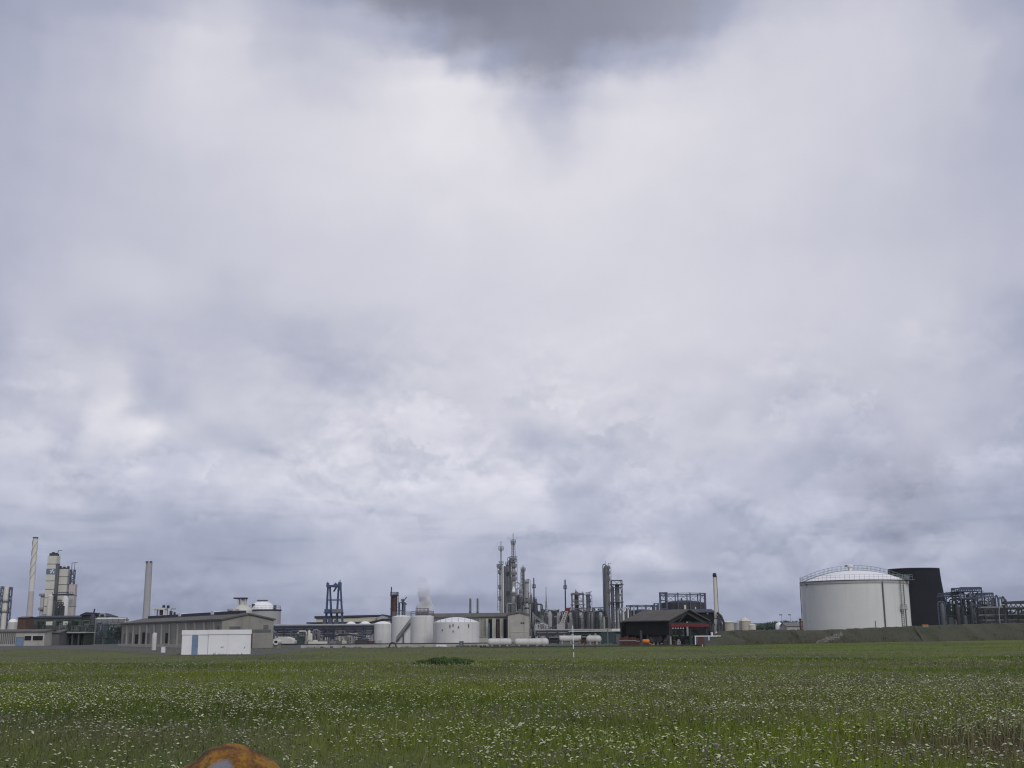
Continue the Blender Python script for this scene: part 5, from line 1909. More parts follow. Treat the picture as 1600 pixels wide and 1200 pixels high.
lattice(MB(), xa, xb, Y + 2.4, Y + 3.8, 0, pt(900, 955, Y).z, 3, .3, False).build('frame', 'dark_steel', t)
for i in range(10):
    u = 849 + 10 * i
    MB().cyl((pt(u, 955, Y).x, Y + 6, pt(u, 957, Y).z), (pt(u, 955, Y).x, Y + 6, pt(u, 951 + (i * 5) % 4, Y).z), .4, n=10).build('roof_vent', 'steel_mid', t)
pipe_rack('pipe_rack', 'low pipe rack in front of the pale cooler drums', 838, 972, 330, (985, 990), 9, 3, ('steel_light', 'white_steel', 'steel_mid'), 'dark_steel', pr=.25)

clutter(bpy.data.objects['dark_cooler_hall'], 846, 948, 949, 975, 380, 34, 12, ('dark_steel', 'steel_mid', 'steel', 'dark_green', 'steel_light'), .8)
# lattice towers with columns
Y = 420


def frame_tower(name, label, u0, u1, vt, Y, depth, bays, cols, fm='steel', w=.28, plats=()):
    xa, xb = pt(u0, 945, Y).x, pt(u1, 945, Y).x
    t = thing(name, label, 'steel tower', ((xa + xb) / 2, Y))
    lattice(MB(), xa, xb, Y - depth / 2, Y + depth / 2, 0, pt((u0 + u1) / 2, vt, Y).z, bays, w, True, w * .55).build('frame', fm, t)
    for u, wd, v, mm in cols:
        x, mb = profile(u, Y, [(None, wd), (v + 2, wd), (v, wd * .6)], 16, 945)
        mb.build('column', mm, t)
    for v in plats:
        z = pt(u0, v, Y).z
        MB().box(xa - .5, xb + .5, Y - depth / 2 - .5, Y + depth / 2 + .5, z - .1, z + .1).build('deck', fm, t)
    return t


t = frame_tower('frame_tower', 'cross braced lattice tower around a grey column above the cooler drums', 894, 911.5, 926.5, Y, 5, 6, ((901, 6.5, 924.5, 'steel_mid'),), 'steel', .3, (929, 945))
mb = MB()
for u, v in ((899.5, 921), (900.8, 923), (910.5, 924)):
    mb.beam((pt(u, 930, Y).x, Y, pt(u, 930, Y).z), (pt(u, 930, Y).x, Y, pt(u, v, Y).z), .22)
mb.build('vent_pipe', 'steel', t)
column('distillation_column', 'short dark column with a blue top right of the cross braced lattice tower', 919.2, 945, [(None, 6.4), (930, 6.2), (928.8, 4)], Y, 'steel_mid', [(930.5, 7.5), (941, 8, -1.2, .6), (951, 8, -1.2, .6)], (923.4, 960, 929), cat='distillation column', pm='blue_grey_steel')
mb = MB()
x = pt(921.5, 930, Y).x
mb.beam((x, Y - .5, pt(921, 930, Y).z), (x, Y - .5, pt(921, 924.5, Y).z), .22)
mb.beam((x, Y - .5, pt(921, 925, Y).z), (x + .7, Y - .5, pt(921, 924.6, Y).z), .2)
tag(mb.build('vent_pipe', 'blue_grey_steel', None, (x, Y - .5, pt(921, 930, Y).z)), 'thin bent vent on top of the blue topped column', 'vent')
frame_tower('frame_tower', 'low open lattice frame left of the tall dark grey column', 926.5, 945, 949, Y + 4, 4, 3, ((931, 3, 955, 'steel_mid'), (939, 3, 952, 'steel_mid')), 'blue_grey_steel', .3)

t, x = column('distillation_column', 'tall thick dark grey column with an overhead pipe down its left side', 948.6, 940, [(None, 10.4), (966, 10.2), (964, 9.2), (888, 8.8), (884.5, 6), (883.2, 3)], Y, 'steel_mid', [(889, 12, -1.2, .8), (897, 12, -1.2, .8), (907, 12, -1.2, .8), (925, 12, -1.2, .8), (945, 12, -1.2, .8)], (954.2, 965, 886), (943.2, 984, 948.2, 885, 881.5, 1.5))
mb = MB()
for u, v in ((945.8, 876), (953, 888), (950.5, 880)):
    mb.beam((pt(u, 885, Y).x, Y - .3, pt(u, 889, Y).z), (pt(u, 885, Y).x, Y - .3, pt(u, v, Y).z), .14)
mb.beam((pt(950.5, 885, Y).x, Y - .3, pt(950, 880.3, Y).z), (pt(955, 885, Y).x, Y - .3, pt(950, 880.3, Y).z), .14)
mb.build('davit', 'steel', t)
frame_tower('frame_tower', 'tall open lattice frame holding two columns beside the tall dark grey column', 956, 972, 906.5, Y + 2, 5, 8, ((957.2, 5.5, 916, 'steel_mid'), (965, 7, 912.5, 'steel')), 'steel_mid', .26, (913.5, 941))
t = thing('pipe_cluster', 'pale tangle of pipes at the right foot of the open lattice frame', 'pipes', (pt(972, 975, 400).x, 400))
for i, (u, v) in enumerate(((966, 950), (970, 955), (974, 948), (978, 951))):
    xx = pt(u, 960, 400).x
    MB().tube([(xx, 400, 0), (xx, 400, pt(u, v + 5, 400).z), (xx + .8, 400, pt(u, v, 400).z), (xx + 1.6, 400, pt(u, v + 4, 400).z), (xx + 1.6, 400.5, 0)], .33, 8).build('pipe', ('steel_light', 'steel', 'white_steel', 'steel_mid')[i], t)

# ------------------------------------------------------------------ gas holders


def gasholder(name, label, u0, u1, vrim, vdome, vframe, Y, nposts):
    xa, xb = pt(u0, 950, Y).x, pt(u1, 950, Y).x
    x, r = (xa + xb) / 2, (xb - xa) / 2
    zr = pt((u0 + u1) / 2, vrim, Y).z
    zd = pt((u0 + u1) / 2, vdome, Y).z
    zf = pt((u0 + u1) / 2, vframe, Y).z
    t = thing(name, label, 'gas holder', (x, Y))
    rb = r * .93
    MB().lathe(x, Y, [(rb, 0), (rb, zr * .5), (rb + .12, zr * .5 + .05), (rb + .12, zr * .56), (rb, zr * .57), (rb, zr)], 48).build('shell', 'dark_steel', t)
    MB().lathe(x, Y, dome_profile(rb - .02, zr, max(.3, zd - zr)), 48).build('crown', 'dark_navy', t)
    for i in range(nposts):
        a = 2 * PI * (i + .35) / nposts
        px, py = x + r * math.cos(a), Y + r * math.sin(a)
        MB().beam((px, py, 0), (px, py, zf), .30).build('guide_post', 'blue_grey_steel', t)
    mb = MB()
    pts = [(x + r * math.cos(2 * PI * (i + .35) / nposts), Y + r * math.sin(2 * PI * (i + .35) / nposts)) for i in range(nposts)]
    zm = zr + (zf - zr) * .45
    for i in range(nposts):
        a, b = pts[i], pts[(i + 1) % nposts]
        for z in (zf - .15, zm + (zf - zm) * .55):
            mb.beam((a[0], a[1], z), (b[0], b[1], z), .17)
        if i % 2:
            mb.beam((a[0], a[1], zm - 1), (b[0], b[1], zf - .2), .08)
        else:
            mb.beam((a[0], a[1], zf - .2), (b[0], b[1], zm - 1), .08)
    mb.build('guide_ring', 'blue_grey_steel', t)
    return t, x, r, zr, zd, zf


t, x, r, zr, zd, zf = gasholder('gas_holder', 'larger dark gas holder with a ring of guide posts above the canopy roof', 1031, 1103, 942, 938, 927, 350, 12)
MB().cyl((x - .3, 350, zd - .1), (x - .3, 350, zd + .8), .35, .1, 10).build('vent_cap', 'dark_navy', t)
lattice(MB(), pt(1031, 940, 340).x, pt(1041, 940, 340).x, 338, 340, 0, pt(1036, 925.5, 340).z, 6, .3, False).build('stair_tower', 'blue_grey_steel', t)
for u0, u1, v0, v1 in ((1068.5, 1071.5, 954, 945), (1085.5, 1087, 951.5, 948)):
    MB().box(pt(u0, 950, 350 - r).x, pt(u1, 950, 350 - r).x, 350 - r - .8, 350 - r - .4, pt(u0, v0, 340).z, pt(u0, v1, 340).z).build('level_board', 'cream', t)
t, x, r, zr, zd, zf = gasholder('gas_holder', 'smaller dark gas holder behind the left slope of the canopy roof', 978, 1027, 955, 952, 945.5, 420, 12)
lattice(MB(), pt(1022, 950, 410).x, pt(1028, 950, 410).x, 408, 410, 0, pt(1025, 942.5, 410).z, 5, .3, False).build('stair_tower', 'blue_grey_steel', t)
xx = pt(990.5, 955, 300).x
t = thing('light_pole', 'thin pale pole in front of the smaller gas holder', 'pole', (xx, 300))
MB().cyl((xx, 300, 0), (xx, 300, pt(990, 946, 300).z), .17, .1, 8).build('pole', 'pale_grey', t)
MB().box(xx - .35, xx + .35, 299.8, 300.2, pt(990, 946, 300).z, pt(990, 945, 300).z).build('lamp_head', 'steel', t)

# ------------------------------------------------------------------ low fronts between the tanks and the canopy
t = thing('pale_roof_shed', 'long low shed with a pale flat roof in front of the tall dark column', 'shed', (pt(920, 995, 290).x, 290))
xa, xb = pt(893, 990, 290).x, pt(973, 990, 290).x
MB().box(xa, xb, 290, 298, 0, pt(930, 987, 290).z).build('wall', 'teal', t)
MB().box(xa - .5, xb + .5, 289.4, 298.5, pt(930, 987, 290).z + .02, pt(930, 985.2, 290).z).build('roof', 'white_tank', t)
for i in range(6):
    a = xa + (xb - xa) * (i + .25) / 6
    MB().box(a, a + 1.4, 289.92, 290.1, .3, 1.7).build('window', 'opening', t)
MB().box(pt(958, 983, 288).x, pt(972, 983, 288).x, 291, 294, pt(960, 985, 288).z, pt(960, 982.3, 288).z).build('roof_tank', 'white_tank', t)
for (u0, u1, v, mm, lab) in ((940.5, 962, 988.5, 'teal', 'dark teal shipping container right of the far white vessel'), (962.5, 973, 992, 'steel_mid', 'short grey container between teal container and canopy'),):
    Y = 232
    xa, xb = pt(u0, 995, Y).x, pt(u1, 995, Y).x
    zt = pt(u0, v, Y).z
    t = thing('shipping_container', lab, 'container', ((xa + xb) / 2, Y))
    mb = MB()
    n = int((xb - xa) / .28)
    for i in range(n):
        a = xa + (xb - xa) * i / n
        mb.box(a, a + (xb - xa) / n - .002, Y - (.04 if i % 2 else 0), Y + 2.4, .15, zt)
    mb.build('body', mm, t)
    MB().box(xa - .05, xb + .05, Y - .08, Y + 2.45, zt + .002, zt + .1).build('roof', mm, t)
    for a in (xa + .2, xb - .2):
        MB().box(a - .12, a + .12, Y, Y + 2.3, 0, .14).build('foot', 'dark_steel', t)

htank('horizontal_tank', 'leftmost long white vessel lying on legs before the bay building', 761.5, 799.5, 997.6, 1009.5, 196, 'white_tank', yaw=.05)
htank('horizontal_tank', 'middle long white vessel lying on legs before the bay building', 803.5, 846, 997.8, 1009.8, 193.5, 'white_tank', yaw=.05)
htank('horizontal_tank', 'rightmost white vessel with a round dished end before the bay building', 832, 857.5, 997.3, 1010, 198, 'white_tank', legs=2)
t = thing('tank_shelter_wall', 'low grey wall stub left of the lying white vessels', 'wall', (pt(757, 1000, 206).x, 206))
MB().box(pt(749, 1000, 206).x, pt(763, 1000, 206).x, 206, 206.5, 0, pt(757, 995.5, 206).z).build('wall', 'concrete_pale', t)
MB().box(pt(748.6, 1000, 206).x, pt(763.4, 1000, 206).x, 205.9, 206.6, pt(757, 995.5, 206).z, pt(757, 994.6, 206).z).build('coping', 'concrete', t)
htank('horizontal_tank', 'pale vessel with dark saddles lying behind the white marker post', 872, 911, 993.2, 1003.5, 240, 'white_tank', yaw=.03)
htank('horizontal_tank', 'short pale vessel with a round end right of the marker post', 915.8, 940, 993, 1005, 225, 'white_tank', yaw=-.15, legs=2)
for k, (u0, u1, Y, vt, mm, lab) in enumerate(((858, 873, 240, 994, 'dark_steel', 'dark lattice stand between the two groups of lying vessels'), (909, 916, 238, 993.5, 'rust', 'rust brown stand between the two pale vessels behind the marker'))):
    xa, xb = pt(u0, 1000, Y).x, pt(u1, 1000, Y).x
    t = thing('pipe_stand', lab, 'stand', ((xa + xb) / 2, Y))
    lattice(MB(), xa, xb, Y - .8, Y + .8, 0, pt(u0, vt, Y).z, 2, .14).build('frame', mm, t)
    MB().box(xa + .1, xb - .1, Y - .6, Y + .6, .2, pt(u0, vt + 3, Y).z).build('pump', mm, t)
    MB().cyl((xa, Y - .9, pt(u0, vt + 2, Y).z), (xb, Y - .9, pt(u0, vt + 2, Y).z), .15, n=8).build('pipe', 'steel', t)
# kerb between vessels and field
Y = 190
xa, xb = pt(750, 1010, Y).x, pt(1095, 1010, Y).x
o = MB().box(xa, xb, Y, Y + .35, -.05, .22).build('kerb_strip', 'dark_steel', None, ((xa + xb) / 2, Y, 0))
structure(o)

# marker post in the field
Y = 112
x = pt(895.8, 1020, Y).x
t = thing('marker_post', 'thin white marker post with dark bands standing in the meadow', 'marker post', (x, Y))
zt = pt(895, 978.5, Y).z
hs = [0, .17, .27, .44, .47, .76, .80, 1.0]
for i in range(7):
    MB().cyl((x + .04 - .06 * hs[i], Y, zt * hs[i]), (x + .04 - .06 * hs[i + 1], Y, zt * hs[i + 1]), .045 if i % 2 == 0 else .04, n=10).build('post_section', 'white_paint' if i % 2 == 0 else 'steel_mid', t)
MB().cyl((x - .02, Y, zt), (x - .02, Y, zt + .06), .06, .02, 10).build('cap', 'white_paint', t)
for u, lab in ((913.8, 'dark iron post in the grass below the rust brown stand'), (929.7, 'dark iron post in the grass below the short pale vessel')):
    Yp = 175
    xx = pt(u, 1010, Yp).x
    t = thing('fence_post', lab, 'post', (xx, Yp), 'dark iron posts before the vessels')
    MB().box(xx - .06, xx + .06, Yp - .06, Yp + .06, 0, pt(u, 1002, Yp).z).build('post', 'rust', t)
    MB().box(xx - .08, xx + .08, Yp - .08, Yp + .08, pt(u, 1002, Yp).z, pt(u, 1002, Yp).z + .06).build('cap', 'dark_steel', t)
xx = pt(949.6, 995, 228).x
t = thing('light_pole', 'slim grey pole in front of the dark teal container', 'pole', (xx, 228))
MB().cyl((xx, 228, 0), (xx, 228, pt(949, 982, 228).z), .11, .08, 8).build('pole', 'steel', t)
MB().box(xx - .25, xx + .25, 227.9, 228.1, pt(949, 982, 228).z, pt(949, 981.4, 228).z).build('lamp_head', 'steel_light', t)

# rusty bundles
for i, (u0, u1, vt, mm, lab) in enumerate(((968, 973.5, 995.5, 'rust_red', 'leftmost rust red pipe bundle standing before the canopy'), (974, 980.5, 994.5, 'rust_red', 'second rust red pipe bundle from the left before the canopy'), (981, 987, 995.5, 'rust', 'brown pipe bundle among the rust red ones before the canopy'), (987.5, 994, 995, 'rust_red', 'right hand rust red pipe bundle before the canopy'), (994.5, 999.5, 997, 'rust', 'small brown pipe bundle beside the front canopy post'))):
    Y = 205
    xa, xb = pt(u0, 1003, Y).x, pt(u1, 1003, Y).x
    zt = pt(u0, vt, Y).z
    t = thing('pipe_bundle', lab, 'pipe bundle', ((xa + xb) / 2, Y))
    n = 4
    w = (xb - xa) / n
    for k in range(n):
        for j in range(3):
            hh = zt * (1 - .08 * ((k * 3 + j * 5 + i) % 4))
            MB().cyl((xa + w * (k + .5), Y + j * w, 0), (xa + w * (k + .5), Y + j * w, hh), w * .47, n=8).build('pipe', mm, t)
    MB().box(xa - .03, xb + .03, Y - w * .55, Y + w * 2.6, zt * .55, zt * .62).build('strap', 'steel_light', t)

# ------------------------------------------------------------------ canopy
cx, cY = pt(1045, 985, 205).x, 205.0
a45 = math.radians(45)
E = Vector((-math.cos(a45), math.sin(a45), 0))       # along the eave, back to the left
G = Vector((math.cos(a45), math.sin(a45), 0))        # along the gable, back to the right
M = Matrix(((G.x, E.x, 0, cx), (G.y, E.y, 0, cY), (0, 0, 1, 0), (0, 0, 0, 1)))   # local x = gable, y = eave
t = thing('canopy', 'big open sided canopy with a grey brown pitched roof and dark cladding', 'canopy', (cx, cY))
W1, L1 = 11.4, 9.6
HE, HR = 4.25, 6.05
mb = MB(M)
for s in (0, 1):
    x0, x1 = (-.45, W1 / 2) if s == 0 else (W1 + .45, W1 / 2)
    z0 = HE - .45 * (HR - HE) / (W1 / 2)
    mb.prism([(x0, -.4, z0), (x1, -.4, HR), (x1, -.4, HR + .18), (x0, -.4, z0 + .18)], (0, L1 + .8, 0))
mb.build('roof', 'roof_brown', t)
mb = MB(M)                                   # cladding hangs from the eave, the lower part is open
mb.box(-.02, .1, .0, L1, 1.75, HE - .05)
mb.box(.12, W1 - .12, L1 - .1, L1, .3, HE - .05)  # back wall added in near black so the inside looks dark
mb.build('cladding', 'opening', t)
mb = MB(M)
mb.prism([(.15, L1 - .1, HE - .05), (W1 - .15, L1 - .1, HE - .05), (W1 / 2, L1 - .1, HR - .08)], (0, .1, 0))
mb.build('shade_backing', 'opening', t)  # added infill, the shade of the interior put into its colour
mb = MB(M)
mb.prism([(.3, .1, HE - .1), (W1 / 2, .1, HR - .12), (W1 / 2, .1, HR - .7), (.3, .1, HE - .75)], (0, .18, 0))
mb.prism([(W1 - .3, .1, HE - .1), (W1 / 2, .1, HR - .12), (W1 / 2, .1, HR - .7), (W1 - .3, .1, HE - .75)], (0, .18, 0))
mb.beam((W1 * .28, .2, HE - .3), (W1 * .5, .2, HR - .5), .14)
mb.beam((.4, .2, HE - .55), (W1 - .4, .2, HE - .55), .16, .3)
mb.build('truss', 'dark_steel', t)
for px, py in ((.15, .2), (W1 - .15, .2), (W1 * .55, .2), (.15, L1 - .25), (W1 - .15, L1 - .25), (.15, L1 * .5), (W1 - .15, L1 * .5)):
    MB(M).box(px - .14, px + .14, py - .14, py + .14, 0, HE - .12).build('post', 'teal' if py < 1 else 'dark_steel', t)
# red gantry beam across the open gable
mb = MB(M)
mb.box(.25, W1 - .0, -.3, -.02, 3.15, 3.6)
mb.build('crane_beam', 'red', t)
mb = MB(M)
for i in range(5):
    mb.box(.6 + i * .75, .95 + i * .75, -.34, -.305, 2.85, 2.97)
mb.build('lamp_strip', 'white_paint', t)
# lean to on the left
Yl = 214
xa, xb = pt(971.5, 985, Yl).x, pt(999, 985, Yl).x
t = thing('lean_to', 'dark boxy lean to hanging at the left side of the canopy', 'lean to', ((xa + xb) / 2, Yl))
MB().box(xa, xb, Yl, Yl + 3, 1.35, pt(985, 972.4, Yl).z).build('cladding', 'opening', t)
MB().box(xa - .2, xb + .2, Yl - .2, Yl + 3.2, pt(985, 972.4, Yl).z + .01, pt(985, 971.6, Yl).z).build('roof', 'roof_brown', t)
MB().box(pt(980, 985, Yl).x, pt(991, 985, Yl).x, Yl - .05, Yl + .1, pt(985, 987, Yl).z, pt(985, 976, Yl).z).build('panel', 'dark_green', t)
for a in (xa + .2, xb - .2, (xa + xb) / 2):
    MB().box(a - .12, a + .12, Yl + .05, Yl + .3, 0, 1.35).build('post', 'dark_steel', t)
# things under and before the canopy
Y = 200
xx = pt(1002, 1000, Y).x
t = thing('canopy_prop', 'stout dark prop standing before the lean to', 'post', (xx, Y))
MB().box(xx - .17, xx + .17, Y - .17, Y + .17, 0, pt(1002, 985, Y).z).build('post', 'dark_steel', t)
MB().box(xx - .3, xx + .3, Y - .3, Y + .3, 0, .12).build('base_plate', 'rust', t)
Y = 201
xa, xb = pt(1003.5, 1005, Y).x, pt(1015, 1005, Y).x
t = thing('orange_tank', 'small bright orange tank trailer at the foot of the canopy', 'tank trailer', ((xa + xb) / 2, Y))
mb = MB(Matrix.Translation((xa, Y, .72)) @ Matrix.Rotation(PI / 2, 4, 'Y'))
Lh = xb - xa
mb.lathe(0, 0, [(.05, 0), (.3, .06), (.38, .2), (.38, Lh - .2), (.3, Lh - .06), (.05, Lh)], 16)
mb.build('vessel', 'orange', t)
for s in (.3, .7):
    MB().cyl((xa + Lh * s, Y - .35, .22), (xa + Lh * s, Y + .35, .22), .22, n=14).build('wheel', 'dark_steel', t)
MB().beam((xb - .1, Y, .5), (xb + .75, Y, .08), .1).build('drawbar', 'orange', t)
Y = 209
t = htank('horizontal_tank', 'dark grey vessel lying in the shade under the canopy', 1013, 1035, 992, 1006.5, Y, 'steel_mid', legs=2)
for i, (u0, u1, vt, mm, lab) in enumerate(((1045.5, 1049, 994, 'pale_grey', 'pale square pillar under the left edge of the open gable'), (1072.5, 1078, 969, 'pale_grey', 'tall pale column under the red crane beam'),)):
    Y = 208 if i == 0 else 219
    xa, xb = pt(u0, 1000, Y).x, pt(u1, 1000, Y).x
    t = thing('machine_column', lab, 'column', ((xa + xb) / 2, Y))
    MB().box(xa, xb, Y - .2, Y + .2, .15, pt(u0, vt, Y).z).build('body', mm, t)
    MB().box(xa - .1, xb + .1, Y - .3, Y + .3, 0, .15).build('base_plate', 'steel_mid', t)
for i, (u0, u1, vt, mm, Y, lab) in enumerate(((1036, 1044, 995, 'rust', 208, 'brown pump skid beside the dark vessel under the canopy'), (1050, 1056, 996, 'rust_red', 212, 'red brown machine under the middle of the canopy'), (1057, 1063, 999, 'steel_light', 208, 'pale machine with small tank under the open gable'), (1064, 1071, 985, 'teal', 222, 'tall teal machine under the red crane beam'), (1079, 1088, 988, 'green_steel', 224, 'green machine at the right side of the canopy'), (1050, 1060, 985, 'dark_green', 222, 'tall dark green cabinet deep under the canopy'), (1021, 1030, 989, 'dark_steel', 218, 'dark machine deep under the canopy behind the vessel'))):
    xa, xb = pt(u0, 1000, Y).x, pt(u1, 1000, Y).x
    zt = pt(u0, vt, Y).z
    t = thing('machine', lab, 'machine', ((xa + xb) / 2, Y))
    MB().box(xa, xb, Y - .4, Y + .4, .12, zt * .72).build('body', mm, t)
    MB().box(xa - .05, xb + .05, Y - .45, Y + .45, 0, .12).build('skid', 'dark_steel', t)
    MB().lathe((xa + xb) / 2, Y, [((xb - xa) * .3, zt * .72), ((xb - xa) * .3, zt * .94), ((xb - xa) * .15, zt)], 12).build('dome', mm, t)
    MB().tube([(xb - .1, Y - .46, .2), (xb - .1, Y - .5, zt * .6), (xa + .1, Y - .5, zt * .6)], .06, 6).build('pipe', 'steel_light', t)

clutter(bpy.data.objects['canopy'], 1048, 1100, 980, 1006, 216, 15, 13, ('dark_steel', 'teal', 'steel_mid', 'rust', 'steel', 'green_steel'), .45)
# dark hall behind the canopy and the cream stack
Y = 262
t = thing('dark_hall', 'dark hall with a sloping roof behind the canopy, at the cream stack', 'hall', (pt(1090, 985, Y).x, Y))
xa, xb = pt(1062, 975, Y).x, pt(1117, 975, Y).x
gabled(t, TR(xa, Y), xb - xa, 12, pt(1100, 957.5, Y).z, pt(1100, 952.5, Y).z, 'opening', 'dark_navy')
opening(t, TR(xa, Y), (xb - xa) * .78, (xb - xa) * .82, pt(1100, 959.5, Y).z, pt(1100, 957.2, Y).z, 'white_paint', 'window', -.1, .15)
lattice(MB(), pt(1109, 980, 250).x, pt(1117, 980, 250).x, 249, 252, 0, pt(1112, 972, 250).z, 3, .25).build('pipe_frame', 'dark_steel', t)
Y = 248
x = pt(1119.6, 970, Y).x
t = thing('cream_stack', 'cream yellow stack with a black cowl right of the canopy', 'stack', (x, Y))
MB().lathe(x, Y, [(.54, 0), (.54, pt(1119, 966.5, Y).z), (.43, pt(1119, 966, Y).z), (.36, pt(1118, 900, Y).z), (.36, pt(1118, 899.5, Y).z)], 20).build('shaft', 'cream', t)
MB().lathe(x, Y, [(.38, pt(1118, 902, Y).z), (.43, pt(1118, 899, Y).z), (.38, pt(1118, 896.5, Y).z), (.2, pt(1118, 895.2, Y).z)], 20).build('cowl', 'dark_navy', t)
MB().cyl((x + .42, Y + .1, pt(1119, 958, Y).z), (x + .36, Y + .1, pt(1119, 900, Y).z), .13, n=8).build('conduit', 'dark_steel', t)
MB().lathe(x, Y, [(.58, pt(1119, 967, Y).z), (.58, pt(1119, 966, Y).z)], 20).build('collar', 'dark_steel', t)
for i, (u0, v0, u1, v1) in enumerate(((1120.5, 957, 1131, 980), (1122, 962, 1127, 984), (1124, 966, 1122.5, 985), (1116, 975, 1113, 988))):
    p, q = pt(u0, v0, Y - 1), pt(u1, v1, Y - 1)
    MB().tube([(p.x, Y - .9, p.z), (p.x + (q.x - p.x) * .6, Y - 1.2, p.z * .75 + q.z * .25), (q.x, Y - 1.2, p.z * .3 + q.z * .7), (q.x, Y - 1.2, 0)], .26, 8).build('duct', 'dark_steel', t)
for i, (u, w, vt, lab) in enumerate(((1112.5, 3.4, 988, 'small white drum left of the cream stack foot'), (1119.5, 3, 987, 'small white drum at the cream stack foot'))):
    x, mb = profile(u, 240, [(None, w), (vt + .5, w), (vt, w * .5)], 12, 995)
    o = mb.build('white_drum', 'white_paint', None, (x, 240, 0))
    tag(o, lab, 'drum')
Y = 204
xa, xb = pt(1086.3, 1005, Y).x, pt(1127, 1005, Y).x
zt = pt(1095, 993.2, Y).z
t = thing('panel_rack', 'white framed rack with dark panels at the left end of the earth bund', 'rack', (xa, Y))
mb = MB()
w = .16
for u in (1086.8, 1108.0, 1119.5, 1126.5):
    xx = pt(u, 1003, Y).x
    mb.box(xx - w / 2, xx + w / 2, Y, Y + .16, 0, zt - w)
mb.box(xa - .05, xb, Y - .01, Y + .17, zt - w + .002, zt)
mb.build('frame', 'white_paint', t)
for u0, u1 in ((1087.6, 1107.2), (1108.8, 1118.8), (1120.3, 1125.8)):
    MB().box(pt(u0, 1003, Y).x, pt(u1, 1003, Y).x, Y + .06, Y + .12, .35, zt - w - .03).build('panel', 'blue_grey_steel', t)
p, q = pt(1108, 1006.5, Y), pt(1126, 997.5, Y)
MB().beam((p.x, Y - .06, p.z), (q.x, Y - .06, q.z), .1, .2).build('brace', 'white_paint', t)
xx = pt(1096, 1003, 189).x
t = thing('red_cabinet', 'rust red cabinet standing before the white framed rack', 'cabinet', (xx, 189))
MB().box(xx - .44, xx + .44, 188.75, 189.25, .08, pt(1096, 995, 189).z).build('body', 'rust_red', t)
MB().box(xx - .36, xx + .36, 188.71, 188.745, .18, 1.15).build('door', 'rust_red', t)
MB().box(xx - .4, xx + .4, 188.8, 189.2, 0, .08).build('plinth', 'dark_steel', t)
xx = pt(1097.6, 1009, 187).x
o = MB().cyl((xx, 187, 0), (xx, 187, .28), .06, .05, 8).build('white_peg', 'white_paint', None, (xx, 187, 0))
tag(o, 'tiny white peg at the foot of the rust red cabinet', 'peg')

# ------------------------------------------------------------------ far tanks and small works to the right
vtank('beige_tank', 'left smaller beige tank with a flat dome beyond the earth bund', 1131.5, 1147, 978, 972.3, 520, 'beige', 'dome', .7, 'cream', rail=False, rim='concrete')
vtank('beige_tank', 'right larger beige tank with a cone roof beyond the earth bund', 1155, 1173.5, 976, 970.5, 520, 'beige', 'cone', 1.7, 'cream', rail=False, ladder_a=-2.4)
vtank('beige_tank', 'low grey round tank behind the two beige tanks', 1147.5, 1160, 976, 973.5, 560, 'pale_grey', 'cone', 1.2, 'pale_grey', rail=False)
vtank('beige_tank', 'small pale tank squat at the right of the cone roofed beige tank', 1170, 1181, 981, 976.5, 500, 'cream', 'dome', .6, 'cream', rail=False)
x, mb = profile(1217.5, 430, [(None, 11.5), (976.5, 11.2), (974, 8.5), (972.8, 4), (972.4, 1)], 24, 978)
t = thing('white_dome', 'small white domed hut beyond the earth bund near the big tank', 'hut', (x, 430))
mb.build('shell', 'white_roof', t)
MB().box(x + .6, x + 1.3, 428.5, 428.7, 1.9, pt(1218, 975, 430).z).build('door', 'steel', t)
Y = 420
t = thing('grey_hall', 'low grey brown hall roof seen beyond the bund left of the big tank', 'hall', (pt(1240, 985, Y).x, Y))
xa, xb = pt(1229, 980, Y).x, pt(1268, 980, Y).x
gabled(t, TR(xa, Y), xb - xa, 10, pt(1240, 978.5, Y).z, pt(1240, 973.5, Y).z, 'concrete_pale', 'roof_grey')
for u, lab in ((1221.7, 'left of two small street lamps beyond the earth bund'), (1235.5, 'right of two small street lamps beyond the earth bund')):
    xx = pt(u, 975, 440).x
    zt = pt(u, 961, 440).z
    t = thing('street_lamp', lab, 'street lamp', (xx, 440), 'street lamps beyond the bund')
    MB().cyl((xx, 440, 0), (xx, 440, zt), .1, .07, 8).build('pole', 'pale_grey', t)
    MB().box(xx - .75, xx + .25, 439.8, 440.2, zt - .1, zt + .25).build('lamp_head', 'steel_mid', t)

# ------------------------------------------------------------------ big tank
Y = 300
t, x, r, zt = vtank('big_tank', 'huge white tank with a railed domed roof standing behind the bund', 1255.0, 1417.6, 945, 906.0, Y, 'white_steel_big', 'none', 0, rail=False)
hd = pt(1335, 891.5, Y).z - zt
MB().lathe(x, Y, dome_profile(r - .05, zt, hd, 12), 64).build('roof', 'white_roof', t)
mb = MB()
mb.lathe(x, Y, [(r + .01, zt - .75), (r + .16, zt - .72), (r + .16, zt - .02), (r + .01, zt + .0)], 64)
mb.build('wind_girder', 'pale_grey', t)
MB().lathe(x, Y, [(r + .17, zt - .06), (r + .3, zt - .05), (r + .3, zt + .06), (r + .02, zt + .07)], 64).build('roof_edge', 'dark_navy', t)
railing(MB(), x, Y, zt + .05, r + .1, 1.25, 0, 2 * PI, 72, .05).build('edge_railing', 'steel_light', t)


def dome_z(d):
    R = (r * r + hd * hd) / (2 * hd)
    return zt + math.sqrt(max(0, R * R - d * d)) - (R - hd)


